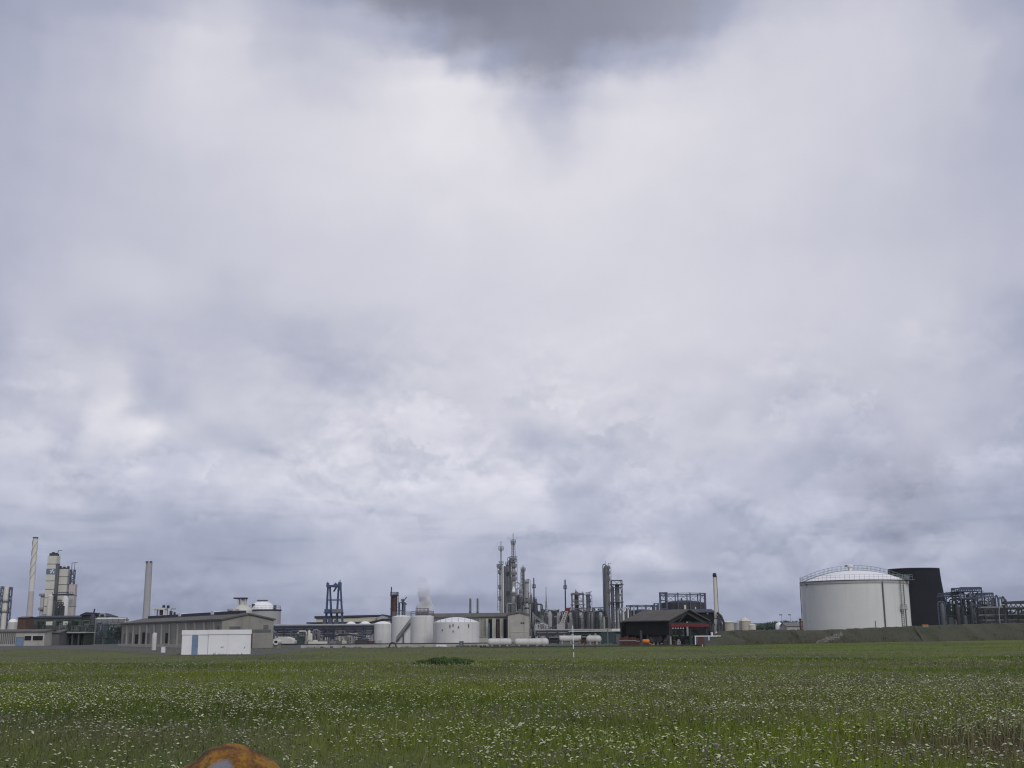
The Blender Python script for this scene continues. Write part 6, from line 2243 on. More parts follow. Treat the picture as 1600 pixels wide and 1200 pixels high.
for yy in (-.5, .5):                              # hand rails of the walkway over the dome
    prev = None
    mb = MB()
    for i in range(49):
        d = -r + 2 * r * i / 48
        dd = math.hypot(d, yy - 1)
        z = dome_z(min(r, dd))
        a = (x + d, Y - 1 + yy, z)
        if i % 2 == 0:
            mb.beam(a, (a[0], a[1], z + 1.25), .045)
        if prev:
            for h in (.62, 1.25):
                mb.beam((prev[0], prev[1], prev[2] + h), (a[0], a[1], z + h), .045)
        prev = a
    mb.build('walkway_railing', 'green_rail', t)
mb = MB()
prev = None
for i in range(49):
    d = -r + 2 * r * i / 48
    z = dome_z(min(r, math.hypot(d, 1))) + .06
    a = (x + d, Y - 1, z)
    if prev:
        mb.beam(prev, a, 1.0, .08)
    prev = a
mb.build('walkway', 'green_rail', t)
nx = pt(1326.5, 890, Y).x
nzb, nz1 = dome_z(2.0), pt(1326, 883.5, Y).z
mb = MB()
mb.lathe(nx, Y - 1, [(.55, nzb - .2), (.55, nzb + .8), (.95, nzb + 1.0), (.95, nzb + 1.45), (.45, nzb + 1.55), (.45, nz1 - .3)], 14)
mb.build('roof_nozzle', 'white_paint', t)
mb = MB()
for dx in (-.75, .55):
    mb.beam((nx, Y - 1, nz1 - 1.0), (nx + dx, Y - 1, nz1 - .3), .18)
    mb.box(nx + dx - .45, nx + dx + .45, Y - 1.3, Y - .7, nz1 - .35, nz1)
mb.build('valve', 'steel_mid', t)


def shell_pt(u, v):
    xx = pt(u, v, Y - r).x
    for _ in range(6):
        dx = max(-r + .01, min(r - .01, xx - x))
        yy = Y - math.sqrt(r * r - dx * dx)
        xx = pt(u, v, yy).x
    return xx, yy


def shell_pipe(u, v0, v1, rr, nm, mm):
    xx, yy = shell_pt(u, (v0 + v1) / 2)
    k = (r + rr) / r
    px, py = x + (xx - x) * k, Y + (yy - Y) * k
    return MB().cyl((px, py, max(0, pt(u, v1, yy).z)), (px, py, pt(u, v0, yy).z), rr, n=8).build(nm, mm, t)


shell_pipe(1381.8, 908, 1010, .17, 'foam_pipe', 'steel_mid')
shell_pipe(1369.2, 970, 1010, .08, 'drain_pipe', 'steel')
shell_pipe(1253.3, 913, 1010, .09, 'earth_cable', 'rust')
shell_pipe(1337.0, 981, 1010, .1, 'sample_pipe', 'steel_mid')
shell_pipe(1414.3, 904, 1010, .1, 'drain_pipe', 'steel')
shell_pipe(1262, 925, 985, .03, 'weld_seam', 'pale_grey')
xx, yy = shell_pt(1260, 914)
mb = MB()
mb.box(xx - .22, xx + .22, yy - .35, yy + .1, pt(1260, 915, yy).z, pt(1260, 912.5, yy).z)
mb.beam((xx, yy - .2, pt(1260, 915, yy).z), (xx + .05, yy - .2, pt(1260, 918.5, yy).z), .1)
mb.build('level_gauge', 'dark_steel', t)
xx, yy = shell_pt(1408.8, 950)
k = (r + .55) / r
px, py = x + (xx - x) * k, Y + (yy - Y) * k
zm = pt(1408, 952, yy).z
mb = MB()
ladder(mb, px, py, zm, zt + 1.2, .75, .08, .55)
for i in range(16):
    z = zm + 1.2 + (zt - zm - .8) * i / 15
    mb.ring(px, py - .25, z, .55, .05, PI, 2 * PI, 6)
mb.build('caged_ladder', 'steel', t)
mb = MB()
mb.box(px - .8, px + .8, py - .6, py + .25, zm - .12, zm)
railing(mb, px, py - .2, zm, .75, 1.1, PI, 2 * PI, 6, .06)
mb.build('ladder_platform', 'steel', t)
mb = MB()
ladder(mb, px - .3, py + .1, .1, zm - .1, .6, .09, .5)
mb.beam((px + .5, py, 0), (px + .5, py, zm - .1), .14)
mb.build('lower_ladder', 'steel_mid', t)
mb = MB()
gx_, gy_ = x + r * .80, Y - r * .62
mb.box(gx_ - 1.0, gx_ + 2.1, gy_ - .6, gy_ + .9, zt + .1, zt + .2)
railing(mb, gx_ + .5, gy_ + .1, zt + .2, 1.3, 1.2, 0, 2 * PI, 8, .07)
mb.build('roof_platform', 'green_rail', t)
MB().lathe(x, Y, [(r + .5, 0), (r + .5, .5), (r + .02, .52)], 64).build('foundation_ring', 'concrete', t)

xx = pt(1251, 980, 262).x
t = thing('rusty_standpipe', 'rust orange standpipe at the left foot of the big white tank', 'pipe', (xx, 262))
MB().cyl((xx, 262, 0), (xx, 262, pt(1251, 967, 262).z), .22, n=12).build('pipe', 'rust', t)
MB().lathe(xx, 262, [(.34, pt(1251, 967, 262).z - .15), (.34, pt(1251, 967, 262).z), (.1, pt(1251, 966.2, 262).z)], 12).build('flange', 'rust_red', t)
MB().box(xx - .7, xx + .5, 261.4, 262.6, 0, pt(1251, 983.6, 262).z).build('valve_box', 'rust', t)
Yo = 234 
xx = pt(1445.5, 978, Yo).x
zc = 3.02
t = thing('orange_cover', 'small flat orange cover lying on the crest of the earth bund', 'cover', (xx, Yo, zc))
MB().box(xx - .5, xx + .5, Yo - .3, Yo + .3, zc - .2, zc + .16).build('base_block', 'concrete', t)
MB().prism([(xx - .62, Yo - .36, zc + .162), (xx + .62, Yo - .36, zc + .162), (xx + .45, Yo - .36, zc + .3), (xx - .45, Yo - .36, zc + .3)], (0, .72, 0)).build('lid', 'orange', t)

# rubble spill on the bund
rb = MB()
for i in range(230):
    s = random.random()
    u = 1276 + 40 * s + random.gauss(0, 1.5)
    k = min(max((u - 1098) / 502.0, 0), 1.7)
    yb = 196 + 62 * k
    f = min(1, max(0.02, s * .75 + random.gauss(0, .10)))
    zz = 2.3 * min(1, f * .95) - .02
    p = pt(u, 995, yb + 5 * f)
    sz = random.uniform(.07, .22)
    q = Matrix.Translation((p.x, yb + 5 * f, zz)) @ Matrix.Rotation(random.random() * 3, 4, 'Z') @ Matrix.Rotation(random.random(), 4, 'X')
    b = MB(q).box(-sz, sz, -sz * .7, sz * .7, -sz * .6, sz * .5)
    rb.add(b.v, b.f)
o = rb.build('rubble', 'pale_stone', None, (pt(1295, 995, 221).x, 221, 0))
o['kind'] = 'stuff'

# ------------------------------------------------------------------ cooling tower and works at the right
Y = 430
xt = (pt(1388.5, 887, Y).x + pt(1465.5, 887, Y).x) / 2
rt = (pt(1465.5, 887, Y).x - pt(1388.5, 887, Y).x) / 2
rbm = pt(1481.5, 970, Y).x - xt
t = thing('cooling_tower', 'black tapering cooling tower behind the right side of the big tank', 'cooling tower', (xt, Y))
zt = pt(1427, 889.0, Y).z
prof = []
for i in range(15):
    s = i / 14
    rr = rbm * 1.06 + (rt - rbm * 1.06) * (1 - (1 - s) ** 1.45)
    prof.append((rr, 2.6 + (zt - 2.6) * s))
inner = [(rr - .45, z) for rr, z in reversed(prof)]
mb = MB()
n = 64
vs, fs = [], []
loop = prof + inner
for rr, z in loop:
    for i in range(n):
        a = 2 * PI * i / n
        vs.append((xt + rr * math.cos(a), Y + rr * math.sin(a), z))
m_ = len(loop)
for k in range(m_):
    for i in range(n):
        j = (i + 1) % n
        k2 = (k + 1) % m_
        fs.append((k * n + i, k * n + j, k2 * n + j, k2 * n + i))
mb.add(vs, fs).build('shell', 'black', t)
MB().lathe(xt, Y, [(rt + .02, zt - .3), (rt + .22, zt - .28), (rt + .22, zt + .02), (rt + .02, zt + .05)], 64).build('top_rim', 'dark_navy', t) if False else None
mb = MB()
for i in range(24):
    a, b = 2 * PI * i / 24, 2 * PI * (i + .5) / 24
    rr = rbm * 1.06
    mb.beam((xt + rr * 1.03 * math.cos(a), Y + rr * 1.03 * math.sin(a), 0), (xt + rr * math.cos(b), Y + rr * math.sin(b), 2.7), .35)
    mb.beam((xt + rr * 1.03 * math.cos(2 * b - a), Y + rr * 1.03 * math.sin(2 * b - a), 0), (xt + rr * math.cos(b), Y + rr * math.sin(b), 2.7), .35)
mb.build('leg_ring', 'black', t)
MB().lathe(xt, Y, [(rbm * 1.2, 0), (rbm * 1.2, .7), (rbm * 1.18, .72)], 48).build('basin', 'concrete', t)

Y = 372
for (u0, u1, vt, bays, cols, lab, dY) in (
        (1473, 1501, 926.5, 4, ((1481, 5, 940, 'steel_mid'), (1491, 6, 944, 'dark_steel')), 'left dark steel process frame beside the black cooling tower', 6),
        (1495.5, 1528.5, 918.5, 5, ((1503, 6, 935, 'dark_steel'), (1513, 5, 929, 'steel_mid'), (1522, 6, 938, 'dark_steel')), 'tallest dark steel process frame right of the black cooling tower', 0),
        (1521, 1546, 927, 4, ((1529, 5, 940, 'steel_mid'), (1539, 6, 945, 'dark_steel')), 'right dark steel process frame next to the overhead pipe bridge', 4)):
    Yk = Y + dY
    tt = frame_tower('steel_process_tower', lab, u0, u1, vt, Yk, 7, bays, cols, 'blue_grey_steel', .34, (vt + 6, vt + 18, vt + 32))
    xa, xb = pt(u0, 945, Yk).x, pt(u1, 945, Yk).x
    z = pt(u0, vt, Yk).z
    zl = pt(u0, vt + 6, Yk).z
    mb = MB()
    k = 9
    for i in range(k + 1):
        a = xa + (xb - xa) * i / k
        mb.beam((a, Yk - 3.6, zl), (a, Yk - 3.6, z), .2)
        mb.beam((a, Yk + 3.6, zl), (a, Yk + 3.6, z), .2)
    for zz in (z, zl + (z - zl) * .5):
        mb.beam((xa, Yk - 3.6, zz), (xb, Yk - 3.6, zz), .2)
        mb.beam((xa, Yk + 3.6, zz), (xb, Yk + 3.6, zz), .2)
    mb.build('railing', 'blue_grey_steel', tt)
    for j in range(6):
        a = xa + (xb - xa) * (j + .5) / 6
        w = (xb - xa) / 15
        z0 = pt(u0, 983 - 11 * (j % 3) - 6, Yk).z
        MB().box(a - w, a + w, Yk - 3, Yk + 3, max(0, z0 - 4.2), z0).build('equipment', ('dark_steel', 'dark_green', 'opening')[j % 3], tt)
        MB().cyl((a + w * 1.3, Yk - 3.8, 0), (a + w * 1.3, Yk - 3.8, pt(u0, 940 + 7 * (j % 4), Yk).z), .22, n=8).build('riser_pipe', ('steel', 'steel_mid')[j % 2], tt)
    for vv in (950, 962, 972):
        MB().cyl((xa - .5, Yk - 3.9, pt(u0, vv, Yk).z), (xb + .5, Yk - 3.9, pt(u0, vv, Yk).z), .2, n=8).build('pipe', 'steel_mid', tt)
random.seed(4)
for nm_, ua_, ub_, sd_ in (('steel_process_tower', 1474, 1501, 41), ('steel_process_tower.001', 1496, 1528, 42), ('steel_process_tower.002', 1522, 1547, 43)):
    clutter(bpy.data.objects[nm_], ua_, ub_, 936, 980, 367, 13, sd_, ('dark_steel', 'dark_green', 'blue_grey_steel', 'steel_mid'), .9)
pipe_rack('pipe_rack', 'dark pipe rack between the process frames and the right edge', 1537, 1640, 352, (950, 962, 970), 7, 5, ('steel_mid', 'blue_grey_steel', 'steel'), 'dark_steel', pr=.3)
Y = 345
t = thing('pipe_bridge', 'purple brown overhead pipe bridge running out at the right edge', 'pipe bridge', (pt(1600, 975, Y).x, Y))
p, q = pt(1571, 940.5, Y), pt(1680, 938.5, Y)
MB().prism([(p.x, Y, p.z - .6), (q.x, Y, q.z - .9), (q.x, Y, q.z + .8), (p.x, Y, p.z + .1)], (0, 2.4, 0)).build('gallery', 'bridge_purple', t)
mb = MB()
for i in range(14):
    a = p.x + (q.x - p.x) * i / 14
    b = p.x + (q.x - p.x) * (i + .5) / 14
    z = p.z - .7
    mb.beam((a, Y - .05, z), (b, Y - .05, z - 1.0), .2)
    mb.beam((b, Y - .05, z - 1.0), (2 * b - a, Y - .05, z), .2)
mb.beam((p.x, Y - .05, p.z - 1.75), (q.x, Y - .05, p.z - 1.9), .25)
mb.build('truss', 'dark_steel', t)
for u in (1573, 1625):
    MB().beam((pt(u, 960, Y).x, Y + 1.2, 0), (pt(u, 960, Y).x, Y + 1.2, p.z - .9), .5).build('pier', 'dark_steel', t)
t = thing('bent_pipes', 'cluster of bent dark pipes between process frames and pipe bridge', 'pipes', (pt(1557, 960, 356).x, 356))
for i, (u, v, w) in enumerate(((1545, 931, 5), (1551, 934, 4), (1556, 930, 4), (1561, 933, 5), (1566, 932, 4), (1569, 936, 4))):
    a = pt(u, 945, 356).x
    z = pt(u, v, 356).z
    ww = w * 356 / F
    MB().tube([(a, 356, 0), (a, 356, z - 1), (a + ww * .2, 356, z - .3), (a + ww * .5, 356, z), (a + ww * .8, 356, z - .3), (a + ww, 356, z - 1.2), (a + ww, 356, 0)], .24, 8).build('pipe', ('steel_mid', 'dark_steel', 'blue_grey_steel')[i % 3], t)
for u0, u1, vt, lab in ((1540, 1571, 948, 'dark equipment block left under the pipe bridge'), (1570, 1640, 960, 'long low dark hall under the pipe bridge')):
    Yb = 366
    xa, xb = pt(u0, 960, Yb).x, pt(u1, 960, Yb).x
    t = thing('dark_block', lab, 'plant building', ((xa + xb) / 2, Yb))
    gabled(t, TR(xa, Yb), xb - xa, 8, pt(u0, vt + 1.5, Yb).z, pt(u0, vt, Yb).z, 'dark_green', 'dark_steel')
    opening(t, TR(xa, Yb), 1.0, 3.0, 2.4, 4.8, 'steel_mid', 'window', -.08, .12)
Yl = 268
xb0 = pt(1562.6, 975, Yl).x
t = thing('curved_lamp_post', 'pale lamp post with a curved arm behind the bund at the right', 'street lamp', (xb0, Yl))
zt = pt(1566, 945, Yl).z
x1 = pt(1567.8, 945.5, Yl).x
MB().tube([(xb0, Yl, 0), (xb0, Yl, zt - 1.8), (xb0 + .1, Yl, zt - 1.0), (xb0 + .35, Yl, zt - .35), (xb0 + .65, Yl, zt - .05), (x1 - .2, Yl, zt)], .09, 8).build('pole', 'steel_light', t)
MB().box(x1 - .25, x1 + .25, Yl - .15, Yl + .15, zt - .08, zt + .1).build('lamp_head', 'pale_grey', t)
# ------------------------------------------------------------------ trees
def leaf_cloud(name, n, lobes, size, seed):
    """leaf clumps as small bent quads spread through overlapping lobes (x, y, z, r)"""
    g = np.random.default_rng(seed)
    lobes = np.array(lobes, dtype=float)
    wts = lobes[:, 3] ** 2
    k = g.choice(len(lobes), n, p=wts / wts.sum())
    d = g.normal(size=(n, 3))
    d /= np.linalg.norm(d, axis=1)[:, None]
    rad = lobes[k, 3] * g.uniform(.55, 1.08, n) ** .8
    c = lobes[k, :3] + d * rad[:, None] * np.array([1, 1, .85])
    a = g.normal(size=(n, 3))
    a /= np.linalg.norm(a, axis=1)[:, None]
    b = np.cross(a, d + g.normal(size=(n, 3)) * .5)
    b /= np.linalg.norm(b, axis=1)[:, None] + 1e-9
    s = size * g.uniform(.6, 1.3, n)[:, None]
    co = np.stack([c - a * s, c - b * s * .6, c + a * s, c + b * s * .6], 1).reshape(-1, 3)
    f = np.arange(4 * n).reshape(-1, 4)
    return np_mesh(name, co, f, False)


def tree_proto(kind, h, seed, m):
    random.seed(seed)
    lobes = []
    if kind == 'round':
        for i in range(9):
            a = random.random() * 6.28
            rr = random.uniform(0, .26) * h
            lobes.append((rr * math.cos(a), rr * math.sin(a), h * random.uniform(.36, .82), h * random.uniform(.13, .22)))
        lobes.append((0, 0, h * .6, h * .24))
    else:
        for i in range(7):
            s = i / 6
            lobes.append((random.gauss(0, .03) * h, random.gauss(0, .03) * h, h * (.2 + .7 * s), h * (.17 - .125 * s)))
    cm = leaf_cloud('crown', 520, lobes, h * .055, seed)
    cm.materials.append(MATS[m])
    mb = MB()
    mb.cyl((0, 0, -.2), (0, 0, h * .45), h * .022, h * .012, 8)
    for i in range(5):
        a = random.random() * 6.28
        mb.cyl((0, 0, h * (.25 + .05 * i)), (h * .18 * math.cos(a), h * .18 * math.sin(a), h * (.5 + .05 * i)), h * .009, h * .004, 5)
    tm = bpy.data.meshes.new('trunk')
    tm.from_pydata(mb.v, [], mb.f)
    tm.materials.append(MATS['bark'])
    return cm, tm


PROTO = [tree_proto('round', 10, 1, 'foliage'), tree_proto('round', 10, 2, 'foliage'), tree_proto('round', 10, 3, 'foliage_dark'), tree_proto('spire', 10, 4, 'foliage_dark')]


def tree(u, vtop, Y, k, label, group, wide=1.0):
    x = pt(u, 975, Y).x
    h = max(2.0, pt(u, vtop, Y).z)
    cm, tm = PROTO[k]
    t = thing('tree', label, 'tree', (x, Y), group)
    for nm, me in (('crown', cm), ('trunk', tm)):
        o = bpy.data.objects.new(nm, me)
        C.objects.link(o)
        o.parent = t
        o.scale = (h / 10 * wide, h / 10 * wide, h / 10)
        o.rotation_euler = (0, 0, u * 1.7)
    return t


g1 = 'trees in the far wood right of the beige tanks'
for i, (u, v, Y, k, w) in enumerate(((1176, 973, 640, 0, 1.3), (1184, 974, 700, 1, 1.3), (1191, 972.5, 680, 0, 1.2), (1199, 971, 690, 2, 1.3), (1206, 970, 640, 1, 1.3), (1213, 968.5, 660, 0, 1.4), (1221, 971, 690, 2, 1.3), (1229, 967, 640, 0, 1.4), (1237, 967, 660, 1, 1.3), (1245, 969, 640, 2, 1.3), (1253, 968, 680, 0, 1.3))):
    tree(u, v, Y, k, 'leafy green tree in the far wood between the beige tanks and the big white tank', g1, w)
g2 = 'trees of the treeline behind the cooler drums'
for i in range(15):
    u = 839 + 7.0 * i + 2.2 * math.sin(i * 2.3)
    v = 950.5 + 2.2 * math.sin(i * 1.7) - (3.0 if i % 4 == 1 else 0)
    tree(u, v, 560 + 30 * (i % 3), 3 if i % 4 == 1 else (i % 3), 'dark tree in the treeline showing above the pale cooler drums', g2, 1.0 if i % 4 == 1 else .9)
g3 = 'trees behind the overhead pipe bridge'
for i, (u, v, k) in enumerate(((1549, 947, 2), (1560, 950, 0), (1571, 948, 2), (1582, 953, 1), (1592, 950, 2), (1604, 952, 0), (1618, 948, 2))):
    tree(u, v, 480 + 12 * (i % 3), k, 'dark green tree filling the gap behind the overhead pipe bridge', g3, 1.15)
g4 = 'bushes between the pipe rack and the concrete building'
for i, (u, v) in enumerate(((186, 977), (190.5, 975), (194.5, 980))):
    tree(u, v, 305, 2, 'dark bush between the white pipe rack and the long concrete building', g4, .9)

# dark weed patch in the meadow
Yw = gy(692, 1039)
xw0, xw1 = pt(650, 1038, Yw).x, pt(738, 1038, Yw).x
lob = []
random.seed(5)
for i in range(60):
    s = random.random()
    lob.append(((s - .5) * (xw1 - xw0), random.uniform(-2.4, 3.0), .20 + .10 * math.sin(PI * s), random.uniform(.12, .26) * (.5 + .8 * math.sin(PI * s))))
cm = leaf_cloud('leaves', 9000, lob, .055, 8)
t = thing('weed_patch', 'low dark green weed patch in the middle of the meadow', 'weeds', ((xw0 + xw1) / 2, Yw, 0))
o = link('leaves', cm, 'foliage_weed')
o.parent = t
o['kind'] = 'stuff'

# ------------------------------------------------------------------ meadow plants
def sample_field(n, y0, y1, power=1.0, side=1.25):
    """points in the wedge of field in front of the bank, a little wider than the view"""
    y = y0 + (y1 - y0) * rng.random(n) ** power
    half = (y * 0.445 + 6) * side
    x = (rng.random(n) * 2 - 1) * half
    return x, y


def patch(x, y, s, o):
    """smooth patchiness 0..1 from a few sines"""
    a = np.sin(x * s + 1.7 * np.sin(y * s * .8 + o)) + np.sin(y * s * 1.3 - 1.1 * np.sin(x * s * .7 + 2 * o) + o) + .7 * np.sin((x + y) * s * 2.1 + 3 * o)
    return a / 5.4 + .5


def off_bund(x, y):
    u = 800 + x / y * F
    k = np.clip((u - 1098) / 502.0, 0, 1.7)
    return (u < 1090) | (y < 196 + 62 * k - 1)


def blades(n, y0, y1, h0, h1, w0, w1, power):
    x, y = sample_field(n, y0, y1, power)
    ok = off_bund(x, y) & ~((y > 128) & (x < -28) & (y < 150 + (x + 28) * 0 + 6) & (x > -62)) & (y < 208)
    x, y = x[ok], y[ok]
    n = len(x)
    z = field_h(x, y)
    tall = .65 + .7 * patch(x, y, .22, 1.0)
    h = rng.uniform(h0, h1, n) * tall
    s = (y - y0) / max(1e-6, y1 - y0)
    w = (w0 + (w1 - w0) * s) * rng.uniform(.6, 1.3, n)
    az = rng.uniform(0, PI, n)
    lean = rng.normal(0, .33, (n, 2)) * h[:, None] + np.array([.10, 0]) * h[:, None]
    dx, dy = np.cos(az) * w, np.sin(az) * w
    p = np.stack([x, y, z - .03], -1)
    d = np.stack([dx, dy, np.zeros(n)], -1)
    mid = p + np.concatenate([lean * .35, (h * .6)[:, None]], 1)
    tip = p + np.concatenate([lean, h[:, None]], 1)
    co = np.stack([p - d, p + d, mid + d * .7, tip, mid - d * .7], 1).reshape(-1, 3)
    b = np.arange(n)[:, None] * 5
    f = np.concatenate([b + np.array([[0, 1, 2, 4]])], 0)
    tri = b + np.array([[4, 2, 3, 3]])
    return co, f, tri


def blade_object(name, parts, m):
    cos, fs = [], []
    o = 0
    for co, f, tri in parts:
        cos.append(co)
        fs.append(f + o)
        t3 = tri + o
        fs.append(t3)
        o += len(co)
    co = np.concatenate(cos)
    f = np.concatenate(fs)
    quads = f[f[:, 2] != f[:, 3]]
    tris = f[f[:, 2] == f[:, 3]][:, :3]
    me = bpy.data.meshes.new(name)
    me.vertices.add(len(co))
    me.vertices.foreach_set('co', co.astype(np.float32).ravel())
    idx = np.concatenate([quads.ravel(), tris.ravel()]).astype(np.int32)
    tot = np.concatenate([np.full(len(quads), 4), np.full(len(tris), 3)]).astype(np.int32)
    st = np.concatenate([[0], np.cumsum(tot)[:-1]]).astype(np.int32)
    me.loops.add(len(idx))
    me.loops.foreach_set('vertex_index', idx)
    me.polygons.add(len(tot))
    me.polygons.foreach_set('loop_start', st)
    me.polygons.foreach_set('loop_total', tot)
    me.update()
    ob = link(name, me, m)
    ob['kind'] = 'stuff'
    return ob


blade_object('grass', [
    blades(30000, 7, 20, .12, .30, .006, .008, .8),
    blades(200000, 19, 46, .06, .19, .008, .013, .75),
    blades(120000, 44, 100, .08, .22, .014, .026, .8),
    blades(50000, 96, 205, .05, .13, .030, .055, .85)], 'meadow_blades')


# rough dry grass on the slope of the bund
nb = 16000
ub = rng.uniform(1134, 1790, nb)
kb = np.clip((ub - 1098) / 502.0, 0, 1.7)
yb_ = 196 + 62 * kb
fb = rng.uniform(-.15, 1.0, nb) ** 1.0
cks = sorted(CREST)
hb = np.interp(ub, cks, [CREST[q] for q in cks])
px_ = np.array([(RM @ Vector(((a - 800) / F, -(990 - 600) / F, -1.0))).x / (RM @ Vector(((a - 800) / F, -(990 - 600) / F, -1.0))).y for a in ub])
xb_ = px_ * yb_
zb_ = np.clip(fb, 0, 1) * hb * .98 - .06
yb_ = yb_ + fb * 5.2
keep = np.sin(xb_ * .35 + 2 * np.sin(yb_ * .3)) + np.sin(xb_ * 1.1 + fb * 4) + rng.normal(0, .6, nb) > -.2
xb_, yb_, zb_, fb = xb_[keep], yb_[keep], zb_[keep], fb[keep]
nb = len(xb_)
hb = rng.uniform(.12, .42, nb) * np.where(fb > .9, .7, 1)
ab = rng.uniform(0, PI, nb)
wb = rng.uniform(.03, .07, nb)
P0 = np.stack([xb_, yb_, zb_], -1)
D0 = np.stack([np.cos(ab) * wb, np.sin(ab) * wb, np.zeros(nb)], -1)
T0 = P0 + np.stack([rng.normal(.03, .09, nb), rng.normal(-.03, .09, nb), hb], -1)
co = np.stack([P0 - D0, P0 + D0, T0], 1).reshape(-1, 3)
foliage_mat('dry_grass', (.085, .085, .045))
ob = link('dry_grass', np_mesh('dry_grass', co, np.arange(3 * nb).reshape(-1, 3), False), 'dry_grass')
ob['kind'] = 'stuff'
# rank weeds along the foot of the white shed and the low wall
nb = 2600
sx0, sx1 = pt(284, 1022, 140).x, pt(393, 1022, 140).x
q = rng.random(nb)
near = q < .05
xb_ = np.where(near, rng.uniform(sx0 - .5, sx1 + .6, nb), rng.uniform(-36, 34, nb))
yb_ = np.where(near, 139.75 - np.abs(rng.normal(0, .25, nb)), np.where(xb_ < -4, 202.7, 189.7) - np.abs(rng.normal(0, .5, nb)))
keep = (np.sin(xb_ * 2.3) + np.sin(xb_ * .9 + 1) + rng.normal(0, .5, nb)) > .1
xb_, yb_ = xb_[keep], yb_[keep]
nb = len(xb_)
P0 = np.stack([xb_, yb_, np.zeros(nb)], -1)
ab = rng.uniform(0, PI, nb)
wb = rng.uniform(.02, .05, nb)
D0 = np.stack([np.cos(ab) * wb, np.sin(ab) * wb, np.zeros(nb)], -1)
T0 = P0 + np.stack([rng.normal(0, .08, nb), rng.normal(0, .08, nb), rng.uniform(.08, .38, nb)], -1)
co = np.stack([P0 - D0, P0 + D0, T0], 1).reshape(-1, 3)
ob = link('rank_weeds', np_mesh('rank_weeds', co, np.arange(3 * nb).reshape(-1, 3), False), 'foliage_weed')
ob['kind'] = 'stuff'


# dry stalks in the worn corner of the field and a few over the rest
ns = 650
q = rng.random(ns)
xs_ = np.where(q < .6, 12.5 + rng.normal(0, 2.2, ns), 0)
ys_ = np.where(q < .6, 23 + np.abs(rng.normal(0, 2.2, ns)), 0)
x2, y2 = sample_field(ns, 18, 75, .8)
xs_ = np.where(q < .6, xs_, x2)
ys_ = np.where(q < .6, ys_, y2)
P0 = np.stack([xs_, ys_, field_h(xs_, ys_) - .03], -1)
hs_ = rng.uniform(.30, .62, ns)
T0 = P0 + np.stack([rng.normal(.04, .10, ns), rng.normal(0, .08, ns), hs_], -1)
w_ = .004 * (1 + ys_ / 22)[:, None]
D0 = np.array([1.0, 0, 0]) * w_
S0 = T0 + np.stack([rng.normal(.02, .02, ns), np.zeros(ns), rng.uniform(.05, .11, ns)], -1)
co = np.stack([P0 - D0, P0 + D0, T0 + D0 * .7, T0 - D0 * .7, T0 - D0 * 2.4, T0 + D0 * 2.4, S0 + D0 * .4, S0 - D0 * .4], 1).reshape(-1, 3)
ff = (np.arange(ns)[:, None, None] * 8 + np.array([[0, 1, 2, 3], [4, 5, 6, 7]])[None]).reshape(-1, 4)
foliage_mat('dry_stalk', (.135, .125, .070))
ob = link('dry_stalks', np_mesh('dry_stalks', co, ff, False), 'dry_stalk')
ob['kind'] = 'stuff'


def flower_mat(name, col, tint):
    m, nt, N, L = new_mat(name)
    out = N.new('ShaderNodeOutputMaterial')
    b = N.new('ShaderNodeBsdfPrincipled')
    b.inputs['Roughness'].default_value = .9
    L.new(b.outputs[0], out.inputs[0])
    g = N.new('ShaderNodeNewGeometry')
    cr = N.new('ShaderNodeValToRGB')
    cr.color_ramp.elements[0].color = (*col, 1)
    cr.color_ramp.elements[1].color = (*tint, 1)
    L.new(g.outputs['Random Per Island'], cr.inputs[0])
    L.new(cr.outputs[0], b.inputs['Base Color'])
    MATS[name] = m


flower_mat('flower_white', (.50, .51, .36), (.21, .25, .12))
flower_mat('seed_heads', (.20, .20, .13), (.26, .235, .20))


def heads(n, y0, y1, r0, r1, dens, hh, flat, name_seed, clump=1):
    x, y = sample_field(n, y0, y1, .78)
    d = dens(x, y)
    ok = (rng.random(n) < d) & off_bund(x, y)
    x, y = x[ok], y[ok]
    if clump > 1:
        k = rng.integers(1, clump + 1, len(x))
        x = np.repeat(x, k)
        y = np.repeat(y, k)
        x = x + rng.normal(0, .055, len(x))
        y = y + rng.normal(0, .09, len(y))
    n = len(x)
    z = field_h(x, y) + rng.uniform(hh[0], hh[1], n) * (.75 + .5 * patch(x, y, .22, 1.0))
    r = rng.uniform(r0, r1, n) * (1 + np.clip((y - 45) / 130, 0, .55))
    tilt = rng.normal(0, .30, (n, 2)) + np.array([.0, -.12])
    ang = np.arange(6) * PI / 3
    rot = rng.uniform(0, PI, n)
    rr = r[:, None] * rng.uniform(.65, 1.2, (n, 6))
    px = rr * np.cos(ang[None] + rot[:, None])
    py = rr * np.sin(ang[None] + rot[:, None])
    pz = px * tilt[:, :1] + py * tilt[:, 1:] - r[:, None] * flat * rng.uniform(.6, 1.3, (n, 6))
    ring = np.stack([x[:, None] + px, y[:, None] + py, z[:, None] + pz], -1)
    top = np.stack([x, y, z], -1)[:, None]
    co = np.concatenate([top, ring], 1)
    base = np.arange(n)[:, None, None] * 7
    tri = np.array([[0, i + 1, (i + 1) % 6 + 1] for i in range(6)])[None]
    return co.reshape(-1, 3), (base + tri).reshape(-1, 3), np.stack([x, y, z], -1)


def stems(tops, w=.005):
    n = len(tops)
    b = tops.copy()
    b[:, 2] = field_h(tops[:, 0], tops[:, 1]) - .03
    b[:, :2] += rng.normal(0, .05, (n, 2))
    d = np.array([w, 0, 0])
    wy = (1 + tops[:, 1:2] / 25)
    co = np.stack([b - d * wy, b + d * wy, tops + d * wy * .6 - np.array([0, 0, .01]), tops - d * wy * .6 - np.array([0, 0, .01])], 1).reshape(-1, 3)
    return co, np.arange(4 * n).reshape(-1, 4)


